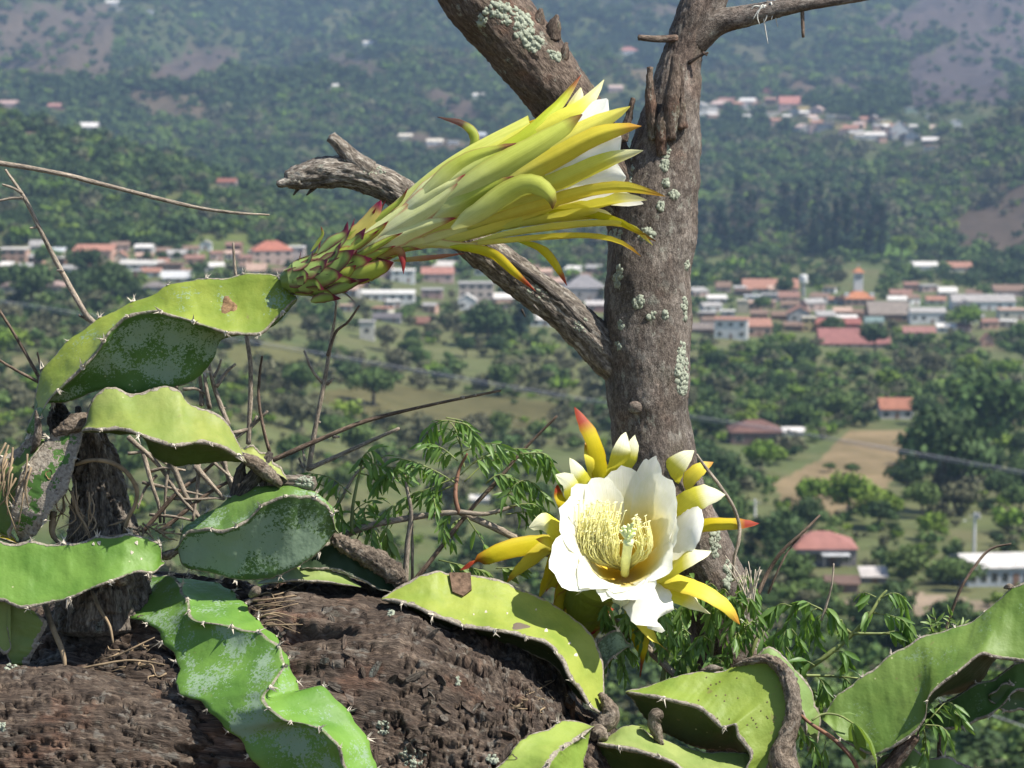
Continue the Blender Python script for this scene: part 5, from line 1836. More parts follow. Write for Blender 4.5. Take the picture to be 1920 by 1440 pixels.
# C: old stem gone white and corky
cC = plant(40, 1010, 0, 'old cactus stem mostly covered in whitish dry callus with green patches')
stem(cC, W3(ZC([(440, 900), (350, 950), (200, 1120), (125, 1220), (85, 1350), (75, 1440), (90, 1540), (110, 1600)]), [20, -20, -30, 10]),
     W3(ZC([(490, 960), (440, 1070), (412, 1200), (370, 1310), (280, 1440), (200, 1560), (130, 1610)]), [0, -30, -40, 0]),
     W3(ZC([(460, 940), (380, 1100), (280, 1250), (200, 1420), (120, 1600)]), [40, 50, 50, 40]),
     n=100, conc=.9, cols=((96, 140, 52),) * 3, cork=(22, 30, 20), na=(2, 2, 0), key='C', wave=2)
for (x, y, r1_, r2_) in ((92, 890, 6, 8),):
    scar('C', cC, x, y, r1_, r2_, M['scar'], 1)
twig_part('woody_joint', W3(ZC([(300, 1000), (380, 965), (450, 930), (510, 900)]), [-10, 10]), [9, 15, 17, 12], M['cork'], cC, 40, 20, 4)

# D: shaded stems at the left edge
cD = plant(0, 1010, 30, 'shaded green cactus stem with brown roots at the left edge')
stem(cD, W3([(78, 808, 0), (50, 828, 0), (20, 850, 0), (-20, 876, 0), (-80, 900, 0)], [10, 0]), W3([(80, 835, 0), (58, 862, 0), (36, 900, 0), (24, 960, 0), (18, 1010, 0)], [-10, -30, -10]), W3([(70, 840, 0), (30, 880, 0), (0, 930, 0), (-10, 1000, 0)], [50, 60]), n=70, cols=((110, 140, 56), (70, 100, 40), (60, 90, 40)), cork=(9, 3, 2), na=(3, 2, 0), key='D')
stem(cD, W3([(-60, 960, 0), (-10, 990, 0), (20, 1004, 0), (34, 1016, 0)], 0), W3([(-60, 1000, 0), (-10, 1008, 0), (16, 1014, 0), (34, 1020, 0)], -20), W3([(-60, 1000, 0), (0, 1010, 0), (30, 1020, 0)], 30), n=40, cols=((210, 190, 40), (190, 170, 40), GG), na=(0, 0, 0), label='yellowing tip of an old stem')

# E: long flat pad
cE = plant(300, 1070, 30, 'long flat green cactus pad lying level at the lower left')
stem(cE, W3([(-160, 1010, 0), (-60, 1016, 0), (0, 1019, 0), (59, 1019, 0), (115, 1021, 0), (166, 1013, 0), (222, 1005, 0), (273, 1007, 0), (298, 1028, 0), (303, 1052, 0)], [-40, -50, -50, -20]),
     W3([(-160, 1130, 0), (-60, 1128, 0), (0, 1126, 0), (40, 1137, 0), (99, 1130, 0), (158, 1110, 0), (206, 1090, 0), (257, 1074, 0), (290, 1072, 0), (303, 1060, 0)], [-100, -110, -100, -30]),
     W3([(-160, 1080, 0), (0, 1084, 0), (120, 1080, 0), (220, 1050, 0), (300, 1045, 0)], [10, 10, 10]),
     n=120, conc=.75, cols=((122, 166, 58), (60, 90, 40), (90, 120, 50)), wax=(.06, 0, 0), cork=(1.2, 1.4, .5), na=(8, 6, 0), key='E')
twig_part('corky_joint', [(208, 1084, -70), (226, 1088, -66), (238, 1092, -60)], [8, 11, 8], M['cork'], cE, 14, 14, 3)
twig_part('corky_joint', [(300, 1045, 20), (316, 1040, 18), (334, 1032, 14)], [11, 9, 8], M['cork'], cE, 14, 12, 3)
for (x, y, r_) in ((256, 1018, 4), (247, 1036, 3.5), (186, 1018, 4), (265, 1048, 2), (175, 1020, 3)):
    scar('E', cE, x, y, r_, r_ * 1.2, M['spine'], 1.2)

# F: small knobbly pad at the left edge
cFp = plant(30, 1250, -10, 'small lumpy pale cactus pad at the left edge below the long flat pad')
stem(cFp, W3([(-20, 1060, 0), (4, 1082, 0), (6, 1130, 0), (10, 1180, 0), (14, 1225, 0), (20, 1244, 0)], [-30, -40]), W3([(22, 1120, 0), (40, 1138, 0), (70, 1150, 0), (84, 1168, 0), (76, 1196, 0), (60, 1225, 0), (54, 1244, 0)], -30), W3([(10, 1090, 0), (30, 1150, 0), (50, 1200, 0), (40, 1244, 0)], 30), n=70, conc=1.3, cols=((150, 172, 84), (140, 168, 80), GG), cork=(1.4, 6, 1), na=(0, 2, 0), key='F')
stem(cFp, W3([(-60, 1050, 0), (-10, 1068, 0), (12, 1070, 0), (19, 1082, 0), (12, 1110, 0)], -50), W3([(-60, 1200, 0), (-10, 1210, 0), (10, 1225, 0), (20, 1215, 0), (14, 1180, 0)], -56), W3([(-60, 1120, 0), (0, 1130, 0), (12, 1150, 0)], -10), n=50, conc=1.0, cols=((150, 172, 84), GG, GG), na=(0, 0, 0))

# G: oval pad with white bloom
cG = plant(335, 1050, 30, 'oval green cactus pad dusted with white wax in the lower left middle')
stem(cG, W3(ZD([(845, 310), (880, 222), (1000, 150), (1130, 72), (1250, 36), (1400, 36), (1500, 70), (1570, 130), (1590, 225)]), [20, 45, 45, 10]),
     W3(ZD([(840, 320), (890, 250), (975, 235), (1070, 240), (1170, 190), (1260, 110), (1380, 78), (1490, 92), (1560, 140), (1590, 235)]), [0, -45, -50, 0]),
     W3(ZD([(840, 330), (870, 400), (980, 435), (1130, 462), (1250, 466), (1350, 432), (1430, 400), (1510, 330), (1590, 245)]), [10, 0, 0, 10]),
     n=120, conc=.78, cols=((118, 156, 62), (96, 132, 66), (80, 120, 56)), wax=(.36, .62, .4), cork=(.5, .5, .6), na=(7, 7, 4), key='G', wave=2.0)

# H: twisting stem hanging down the front of the log
cH = plant(250, 1100, -60, 'twisting wavy green cactus stem hanging down the front of the log')
stem(cH, on_log(ZD([(640, 470), (600, 510), (600, 600), (640, 655), (720, 690), (800, 780), (848, 870), (840, 990), (900, 1030), (970, 1060), (1060, 1160), (1150, 1240), (1230, 1364), (1320, 1500), (1400, 1620)]), [20, 26, 30]),
     on_log(ZD([(650, 465), (740, 452), (830, 470), (880, 560), (920, 660), (1070, 692), (1230, 732), (1335, 815), (1325, 910), (1252, 1030), (1330, 1130), (1470, 1160), (1580, 1240), (1640, 1350), (1670, 1480), (1690, 1620)]), [50, 80, 90, 90]),
     on_log(ZD([(660, 470), (760, 460), (960, 482), (1070, 512), (1150, 590), (1240, 690), (1346, 815), (1390, 960), (1424, 1000), (1520, 980), (1620, 1080), (1710, 1190), (1760, 1330), (1775, 1480), (1780, 1620)]), [14, 16, 20]),
     n=210, conc=.55, cols=((124, 170, 66), (124, 172, 60), (90, 130, 50)), wax=(.42, .16, .3), cork=(.4, .4, .4), na=(13, 17, 14), key='H', wave=3.0, lat=2)

# I: long curved pad with the square brown scar
cI = plant(1120, 1350, 30, 'long curved yellow-green cactus pad with a square brown scar')
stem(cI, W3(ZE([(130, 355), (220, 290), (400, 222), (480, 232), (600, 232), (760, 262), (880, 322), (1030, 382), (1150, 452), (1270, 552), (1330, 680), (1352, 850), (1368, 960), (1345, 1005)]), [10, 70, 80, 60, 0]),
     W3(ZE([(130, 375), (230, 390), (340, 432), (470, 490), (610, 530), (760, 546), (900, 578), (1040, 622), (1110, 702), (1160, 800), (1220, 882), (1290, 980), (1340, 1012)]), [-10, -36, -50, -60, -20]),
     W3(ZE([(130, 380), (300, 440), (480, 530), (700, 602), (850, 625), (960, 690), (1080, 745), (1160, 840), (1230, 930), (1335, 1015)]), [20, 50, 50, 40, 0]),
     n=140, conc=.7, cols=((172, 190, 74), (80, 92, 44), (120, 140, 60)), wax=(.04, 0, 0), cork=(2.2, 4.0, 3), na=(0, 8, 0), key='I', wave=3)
bv = STEMS['I'][1]
Vs = []
for (x, y) in ((842, 1074), (862, 1072), (882, 1080), (884, 1108), (868, 1120), (848, 1112)):
    L, Nn = cast(bv, x, max(y, 1080))
    if L is not None:
        Vs.append(L)
if len(Vs) == 6:
    Vs = np.array(Vs)
    Nn = np.array(cast(bv, 866, 1096)[1])
    top = Vs + Nn * 3.2 * S + np.random.rand(6, 1) * Nn * 2.5 * S
    top[:3] += Dw((0, -1, 0)) * 4 * S
    bot = Vs - Nn * 3 * S
    part('scab', np.vstack([top, bot, top.mean(0) - Nn * 2 * S]), [(i, (i + 1) % 6, 12) for i in range(6)] + [(i, 6 + i, 6 + (i + 1) % 6, (i + 1) % 6) for i in range(6)], M['scar_dark'], STEMS['I'][0], smooth=False, label='square dark brown scab')
scar('I', cI, 975, 1174, 20, 8, M['cork'], 1.0)
for (x, y, r_) in ((911, 1147, 3), (951, 1150, 2), (1024, 1182, 4), (1080, 1228, 4), (888, 1152, 1.8), (1005, 1143, 2), (1068, 1206, 3)):
    scar('I', cI, x, y, r_, r_, M['spine'], 1)
twig_part('woody_joint', W3(ZE([(1335, 900), (1385, 980), (1390, 1040), (1340, 1080), (1280, 1090)]), [-10, -30]), [9, 15, 17, 16, 10], M['cork'], cI, 50, 22, 3)
stem(cI, on_log(ZE([(1290, 1085), (1240, 1068), (1150, 1062), (1040, 1102), (900, 1172), (760, 1312), (640, 1430), (560, 1560)]), [30, 26, 24]),
     on_log(ZE([(1290, 1092), (1200, 1160), (1090, 1232), (1030, 1322), (970, 1420), (900, 1560)]), [50, 90, 90]),
     on_log(ZE([(1290, 1100), (1262, 1180), (1240, 1300), (1200, 1400), (1100, 1560)]), [26, 24, 24]),
     n=90, conc=.7, cols=((160, 184, 76), (140, 172, 60), GG), wax=(.05, .05, 0), cork=(1.4, 3.2, 1.2), na=(2, 4, 0), key='J', label='lower pad turning down past the bottom edge')
scar('J', cI, 955, 1420, 14, 6, M['cork'], 1)

# K: curling stem with thick corky margin
cK = plant(1290, 1500, 0, 'curling cactus stem with thick spotted corky margin at the bottom')
stem(cK, W3(ZF([(190, 690), (300, 662), (500, 612), (600, 602), (700, 562), (800, 558), (862, 600), (902, 700), (912, 790), (885, 880), (835, 960), (785, 1030), (760, 1120), (750, 1220)]), [30, 50, 30, -30, -50, -50]),
     W3(ZF([(190, 700), (320, 722), (480, 762), (540, 802), (600, 848), (655, 838), (664, 890), (690, 930), (720, 980), (700, 1040), (690, 1120), (680, 1220)]), [0, -30, -50, -60, -60]),
     W3(ZF([(190, 715), (260, 800), (350, 880), (450, 925), (560, 945), (650, 950), (690, 1000), (700, 1120), (700, 1220)]), [40, 60, 60, 30, 0]),
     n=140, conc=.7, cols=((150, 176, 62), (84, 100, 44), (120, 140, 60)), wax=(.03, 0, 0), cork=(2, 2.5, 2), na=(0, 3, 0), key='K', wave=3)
twig_part('corky_margin', W3(ZF([(640, 585), (720, 558), (800, 556), (862, 600), (900, 690), (908, 790), (880, 890), (850, 980), (880, 1060), (900, 1200)]), [34, 10, -34, -56, -60]), [4, 6, 9, 13, 15, 15, 17, 22, 28, 34], M['cork'], cK, 120, 30, 4)
twig_part('corky_margin', W3(ZF([(500, 600), (550, 592), (600, 594)]), 46), [3, 7, 3], M['cork'], cK, 14, 12, 2)
for k in range(26):
    t_ = random.random()
    x = 1100 + .427 * np.interp(t_, [0, .4, .7, 1], [680, 600, 720, 800]) + random.uniform(-60, 60)
    y = 1000 + .427 * np.interp(t_, [0, .4, .7, 1], [600, 760, 780, 900]) + random.uniform(-30, 30)
    scar('K', cK, x, y, 1.8, 1.8, M['scar_dark'], .8)
cL = plant(1130, 1480, -20, 'pale cactus pad with wavy corky front edge at the bottom centre')
stem(cL, W3(ZF([(70, 910), (150, 862), (220, 852), (300, 892), (420, 942), (560, 962), (700, 972), (780, 1000)]), [-20, 0, 0, -10]),
     W3(ZF([(60, 925), (150, 942), (250, 962), (370, 1002), (430, 1042), (560, 1066), (780, 1080)]), [-60, -110, -120, -80]),
     W3(ZF([(50, 950), (80, 1010), (200, 1060), (400, 1110), (600, 1120), (780, 1110)]), [-20, -20]),
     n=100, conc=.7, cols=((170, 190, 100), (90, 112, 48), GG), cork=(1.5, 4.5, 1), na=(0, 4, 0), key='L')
twig_part('knob', W3(ZF([(330, 930), (310, 880), (296, 830), (312, 800), (335, 806)]), -30), [9, 10, 12, 14, 8], M['cork'], cL, 40, 22, 2)
twig_part('woody_joint', W3(ZF([(20, 900), (50, 880), (90, 905)]), -40), [16, 18, 10], M['cork'], cL, 20, 18, 4)

# N: big stem rising at the right edge
cN = plant(1560, 1420, 30, 'large smooth green cactus stem rising to the right edge')
stem(cN, W3(ZF([(1050, 790), (1100, 722), (1250, 602), (1400, 502), (1500, 452), (1620, 422), (1720, 372), (1800, 302), (1880, 240), (1960, 195), (2200, 90)]), [20, 40, 40, 20]),
     W3(ZF([(1050, 830), (1120, 900), (1230, 962), (1320, 948), (1400, 905), (1480, 825), (1500, 722), (1560, 660), (1640, 600), (1730, 532), (1800, 542), (1880, 558), (1980, 540), (2200, 440)]), [0, -40, -60, -40, -40]),
     W3(ZF([(1060, 820), (1200, 880), (1400, 830), (1520, 720), (1650, 690), (1740, 640), (1790, 560), (1900, 480), (2200, 340)]), [70, 110, 120, 90, 80]),
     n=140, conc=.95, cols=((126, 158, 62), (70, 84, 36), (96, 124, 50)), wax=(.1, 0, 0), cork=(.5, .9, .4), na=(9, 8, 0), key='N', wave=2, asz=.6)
twig_part('scab', W3(ZF([(1830, 240), (1855, 234), (1880, 238)]), 34), [2, 6, 2], M['cork'], cN, 12, 10, 2)
cO = plant(1760, 1380, 80, 'scalloped cactus pad with dark hollow edge hanging behind the large right stem')
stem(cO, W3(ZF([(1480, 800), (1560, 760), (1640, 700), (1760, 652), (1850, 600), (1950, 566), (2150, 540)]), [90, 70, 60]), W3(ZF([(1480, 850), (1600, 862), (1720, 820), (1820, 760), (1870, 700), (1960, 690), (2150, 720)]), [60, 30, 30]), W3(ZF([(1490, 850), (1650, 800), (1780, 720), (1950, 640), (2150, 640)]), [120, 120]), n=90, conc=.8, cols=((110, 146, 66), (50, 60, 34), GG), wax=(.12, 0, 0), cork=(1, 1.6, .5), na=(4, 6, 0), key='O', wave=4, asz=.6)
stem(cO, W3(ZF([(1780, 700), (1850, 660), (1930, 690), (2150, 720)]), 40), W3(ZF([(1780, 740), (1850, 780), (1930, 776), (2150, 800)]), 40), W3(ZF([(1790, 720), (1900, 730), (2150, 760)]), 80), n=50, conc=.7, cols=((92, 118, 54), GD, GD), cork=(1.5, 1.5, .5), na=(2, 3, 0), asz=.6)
cP = plant(1700, 1500, 40, 'low green cactus pad along the bottom edge near the right corner')
stem(cP, W3(ZF([(1250, 1060), (1290, 1000), (1400, 945), (1500, 992), (1600, 988), (1680, 1030), (1760, 1090)]), 50), W3(ZF([(1250, 1140), (1400, 1120), (1500, 1150), (1760, 1160)]), 0), W3(ZF([(1260, 1120), (1500, 1100), (1750, 1140)]), 110), n=60, conc=.9, cols=((136, 168, 84), GG, GG), na=(4, 0, 0), key='P')
cQ = plant(1520, 1350, 80, 'smooth pale cactus stem arching behind the corky margin')
stem(cQ, W3(ZF([(740, 545), (800, 506), (880, 560), (955, 650), (1010, 760), (1020, 830), (1010, 950)]), 90), W3(ZF([(760, 580), (830, 600), (890, 680), (930, 760), (960, 830), (970, 950)]), 50), W3(ZF([(760, 570), (850, 600), (930, 700), (980, 800), (990, 950)]), 120), n=70, conc=.9, cols=((146, 176, 92), GG, GG), cork=(1, 4, 1), na=(0, 0, 0), key='Q')

# S: corky stem with a dark pad, and the small pale pad beside it
cS = plant(740, 1110, 60, 'gnarled corky brown cactus stem arching over a dark green pad')
twig_part('corky_stem', W3(ZD([(1560, 255), (1620, 300), (1700, 340), (1800, 392), (1870, 450), (1900, 500)]), [50, 60]), [10, 15, 17, 19, 19, 12], M['cork'], cS, 90, 30, 6)
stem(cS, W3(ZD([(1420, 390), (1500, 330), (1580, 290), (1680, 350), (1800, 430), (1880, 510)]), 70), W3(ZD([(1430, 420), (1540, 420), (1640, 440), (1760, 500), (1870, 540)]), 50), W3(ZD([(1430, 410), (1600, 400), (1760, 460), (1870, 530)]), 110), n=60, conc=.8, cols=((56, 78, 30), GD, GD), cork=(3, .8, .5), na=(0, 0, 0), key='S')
cT = plant(590, 1110, 60, 'small pale cactus pad lying on top of the log behind the oval pad')
stem(cT, W3(ZD([(1240, 480), (1330, 440), (1400, 415), (1500, 415), (1600, 442), (1690, 492)]), 60), W3(ZD([(1240, 492), (1400, 478), (1550, 486), (1690, 505)]), 20), W3(ZD([(1250, 490), (1450, 480), (1690, 505)]), 90), n=60, conc=.8, cols=((160, 182, 96), GG, GG), cork=(1.2, 1.4, 1), na=(4, 0, 0), key='T', asz=.6)

# aerial roots around the stump and under the pads
def roots(parent, specs, log=False):
    for pts, hw in specs:
        if log:
            pts = [(p_[0], p_[1], surf_w(p_[0], p_[1], 0) - 4 - 10 * (i_ == 1)) for i_, p_ in enumerate(pts)]
        twig_part('root', pts, hw, M['root'], parent, None, 7, .8)


rl = random.Random(3)
roots(cC, [([(138, 872, 10), (170, 863, -10), (205, 866, -24), (236, 884, -26), (256, 915, -20), (254, 945, -16), (240, 972, -6), (232, 1000, 10)], [3.5, 4, 4.5, 4.5, 4.5, 4, 4, 3]),
           ([(135, 920, 10), (145, 960, 0), (160, 985, 0), (170, 1010, 6)], [3, 3, 2.5, 1.5]),
           ([(100, 960, 20), (98, 1000, 10), (112, 1020, 6)], [7, 6, 4]),
           ([(120, 900, 0), (105, 940, -10), (80, 975, -10), (62, 1000, -4)], [2, 2, 2, 1])])
for k in range(16):
    x, y = rl.uniform(100, 175), rl.uniform(900, 960)
    roots(cC, [([(x, y, rl.uniform(0, 20)), (x + rl.uniform(-14, 14), y + 26, rl.uniform(-14, 10)), (x + rl.uniform(-26, 26), y + rl.uniform(40, 70), rl.uniform(-10, 20))], [1.8, 1.5, .7])])
for k in range(16):
    x, y = rl.uniform(0, 70), rl.uniform(830, 900)
    roots(cD, [([(x, y, -30), (x - rl.uniform(0, 20), y + 40, -44), (x - rl.uniform(-10, 40), y + rl.uniform(60, 110), -30)], [2.0, 1.6, .8])])
for k in range(10):
    x = rl.uniform(240, 330)
    y = rl.uniform(972, 1000)
    roots(cE, [([(x, y, 40), (x + rl.uniform(-30, 30), y + 8, 24), (x + rl.uniform(-50, 60), y + rl.uniform(10, 34), 20)], [2.2, 1.8, .8])])
roots(cE, [([(172, 1108, 20), (186, 1140, -30), (205, 1172, -60), (212, 1205, -70)], [3.5, 3.5, 3, 2]), ([(85, 1135, 20), (100, 1180, -30), (118, 1225, -60), (122, 1258, -70)], [6, 5.5, 5, 3.5]), ([(215, 1232, -60), (250, 1215, -66), (290, 1195, -60)], [2, 2, 1]), ([(140, 1256, -90), (190, 1246, -94), (250, 1238, -90), (330, 1250, -80)], [2.5, 2.5, 2, 1])])
for k in range(14):
    x, y = rl.uniform(470, 500), rl.uniform(1115, 1180)
    L1 = (x, y, -40)
    roots(cH, [([L1, (x + rl.uniform(15, 35), y + rl.uniform(-14, 6), -50), (x + rl.uniform(45, 90), y + rl.uniform(-30, 20), -44)], [2.0, 1.5, .6])], True)
for k in range(14):
    x, y = rl.uniform(200, 330), rl.uniform(1200, 1270)
    roots(cH, [([(x, y, -80), (x + rl.uniform(-30, 30), y + rl.uniform(-14, 10), -100), (x + rl.uniform(-60, 60), y + rl.uniform(-16, 16), -84)], [2.0, 1.5, .6])], True)
twig_part('root', [(468, 1118, -30), (480, 1108, -34), (488, 1104, -30)], [9, 10, 6], M['cork'], cH, 14, 12, 2)
for k in range(12):
    x, y = rl.uniform(950, 1060), rl.uniform(1270, 1340)
    roots(cI, [([(x, y, -50), (x + rl.uniform(-20, 20), y + rl.uniform(-6, 14), -66), (x + rl.uniform(-40, 40), y + rl.uniform(-10, 24), -50)], [1.4, 1.2, .6])], True)

# ------------------------------------------------------------------ flowers
PROF = {'sepal': ([0, .12, .4, .7, .9, 1], [.15, .7, 1, .72, .3, .02]),
        'strap': ([0, .15, .5, .8, .93, 1], [.2, .8, 1, .8, .42, .03]),
        'petal': ([0, .3, .62, .84, .95, 1], [.38, .75, 1, .86, .5, .06]),
        'round': ([0, .3, .6, .85, .96, 1], [.5, .85, 1, .95, .62, .10]),
        'scale': ([0, .25, .6, .85, 1], [.8, 1, .62, .25, .02])}


def blade(path, width, nref, prof='sepal', cup=0.22, n=18, m=9, col=None, ruf=0.0, keel=0.0, seed=0.0):
    C = smooth_path(path, n)
    T = unit(np.gradient(C, axis=0))
    nr = nref(C) if callable(nref) else np.repeat(np.asarray(nref, float)[None], n, 0)
    N = unit(nr - (nr * T).sum(1, keepdims=True) * T)
    Sd = np.cross(T, N)
    t = np.linspace(0, 1, n)
    wd = np.interp(t, *PROF[prof]) * width / 2
    e = np.linspace(-1, 1, m)
    off = e[None, :] * wd[:, None]
    V = C[:, None] + Sd[:, None] * off[..., None] - N[:, None] * (cup * wd[:, None] * (e ** 2)[None])[..., None]
    if keel:
        V = V + N[:, None] * (keel * wd[:, None] * np.exp(-(e / .22) ** 2)[None])[..., None]
    tt, ee = np.meshgrid(t, e, indexing='ij')
    if ruf:
        q_ = np.stack([tt.ravel() * 3.2, ee.ravel() * 1.6, np.full(tt.size, seed)], 1)
        V = V + N[:, None] * (fbm(q_, 3).reshape(tt.shape) * ruf * width * (0.25 + tt * np.abs(ee)))[..., None]
        ed = fbm(np.stack([tt.ravel() * 14, np.sign(ee.ravel()), np.full(tt.size, seed)], 1), 2).reshape(tt.shape)
        V = V + Sd[:, None] * (ed * ee * np.abs(ee) ** 3 * .06 * width)[..., None]
    cc = col(tt.ravel(), ee.ravel())
    pt = np.stack([tt.ravel(), ee.ravel(), np.full(tt.size, seed)], 1)
    return V.reshape(-1, 3), grid_faces(n, m), cc, pt


def lerp3(t, stops):
    xs = [s_[0] for s_ in stops]
    cs = np.array([lin(s_[1]) for s_ in stops])
    return np.stack([np.interp(t, xs, cs[:, k]) for k in range(3)], 1)


def cfun(base, mid, tip, edge=None, tipat=.82, ew=.80, es=0.75):
    def f(t, e):
        c = lerp3(t, [(0, base), (.5, mid), (tipat, mid), (min(tipat + .1, .97), tip), (1, tip)])
        if edge is not None:
            k = np.clip((np.abs(e) - ew) / (1 - ew), 0, 1)[:, None] * es
            c = c * (1 - k) + lin(edge) * k
        return c * .9
    return f


RED, PURP, ORNG, BRN = (150, 52, 52), (112, 36, 66), (206, 128, 40), (128, 74, 50)
LG, YG, YL, PALE, CRM, WHT = (206, 214, 110), (228, 230, 120), (246, 236, 90), (240, 240, 190), (248, 245, 214), (253, 252, 246)
c_tube = cfun((246, 246, 206), (238, 240, 172), (164, 64, 64), (204, 120, 104), .82, .78, .85)
c_green = cfun((236, 238, 170), (216, 222, 104), BRN, (160, 150, 50), .88, .88, .5)
c_yel = cfun((238, 238, 150), (246, 236, 110), (238, 220, 110), None, .9)
c_yor = cfun((236, 236, 140), (238, 220, 76), (212, 150, 60), (214, 176, 60), .86, .88, .5)
c_yred = cfun((190, 200, 50), (222, 200, 36), (172, 66, 44), (196, 130, 40), .74, .84, .5)
c_ywh = cfun(YG, (240, 232, 92), (248, 242, 190), None, .8)
c_ywh2 = cfun((236, 222, 60), (240, 230, 80), (250, 246, 214), None, .72)
c_white = cfun((240, 236, 150), WHT, WHT, None, .7)
c_cream = cfun((250, 226, 100), (252, 243, 190), WHT, None, .75)
c_scale = cfun((176, 196, 120), (150, 176, 96), PURP, PURP, .68, .40, .98)
c_scale2 = cfun((190, 204, 104), (176, 188, 80), RED, (150, 60, 80), .80, .80, .85)

# ---- pointed flower on the arching stem
AX = smooth_path(ZA([(110, 1000), (200, 985), (300, 960), (480, 850), (700, 720), (900, 610), (1100, 530), (1300, 465), (1500, 410), (1800, 340)]), 200)
AX[:, 2] = np.interp(np.linspace(0, 1, 200), [0, .12, 1], [0, -8, -20])
AT = unit(np.gradient(AX, axis=0))
aS = np.concatenate([[0], np.cumsum(np.linalg.norm(np.diff(AX, axis=0), axis=1))])
aS = aS / aS[-1]
RAD = lambda s: np.interp(s, [0, .03, .08, .13, .18, .3, .42, .55, .7, .85, 1], [14, 31, 37, 34, 30, 41, 60, 79, 97, 118, 142])


def axis_at(P_):
    P_ = np.asarray(P_, float).reshape(-1, 3)
    d2 = ((P_[:, None, :2] - AX[None, :, :2]) ** 2).sum(2)
    k = d2.argmin(1)
    return k


def drape(px, lift, front=-1):
    """Lay a path given in the picture onto the flower's round body."""
    p = smooth_path(px, 16)
    k = axis_at(p)
    perp = np.stack([-AT[k, 1], AT[k, 0]], 1)
    e = ((p[:, :2] - AX[k, :2]) * perp).sum(1)
    r_ = RAD(aS[k]) + np.interp(np.linspace(0, 1, 16), [0, .22, 1], [-7, lift, lift])
    w = AX[k, 2] + front * np.sqrt(np.maximum(r_ ** 2 - e ** 2, (r_ * .12) ** 2))
    out = p.copy()
    out[:, 2] = np.convolve(np.pad(w, 2, mode='edge'), np.ones(5) / 5, 'valid')
    return out


FACE = [np.array([0, 0, -.55])]


def nref_axis(P_):
    k = axis_at(P_)
    v = P_ - AX[k]
    return unit(v - (v * AT[k]).sum(1, keepdims=True) * AT[k]) + FACE[0]


ns_, ms_ = 110, 36
ph = np.linspace(0, 2 * np.pi, ms_, endpoint=False)
k_ = np.linspace(0, 138, ns_).astype(int)
Cx = AX[k_]
T_ = AT[k_]
B_ = unit(np.cross(T_, np.array([0, 0, 1.0])))
N_ = np.cross(B_, T_)
rr = RAD(aS[k_])[:, None] * (1 + .045 * np.cos(ph * 7 + aS[k_][:, None] * 5)) - 3
V = (Cx[:, None] + (B_[:, None] * np.cos(ph)[None, :, None] + N_[:, None] * np.sin(ph)[None, :, None]) * rr[..., None]).reshape(-1, 3)
tcol_ = lerp3(np.repeat(aS[k_], ms_), [(0, (130, 150, 80)), (.15, (176, 194, 110)), (.3, (222, 226, 150)), (.5, (226, 228, 120)), (1, (232, 228, 110))])
fl1 = part('flower', Pv(V), grid_faces(ns_, ms_, True), M['sepal'], cA, cols=tcol_ * .9, vecs={'pt': np.stack([np.repeat(aS[k_] * 5, ms_), np.tile(np.cos(ph), ns_), np.tile(np.sin(ph), ns_)], 1)}, label='half-closed pointed cactus flower with yellow sepals')


def petal(name, parent, path, width, nref, prof, col, mat='sepal', **kw):
    V, Fc, cc, pt = blade(path, width, nref, prof, col=col, seed=random.uniform(0, 90), **kw)
    return part(name, Pv(V), Fc, M[mat], parent, cols=cc, vecs={'pt': pt})


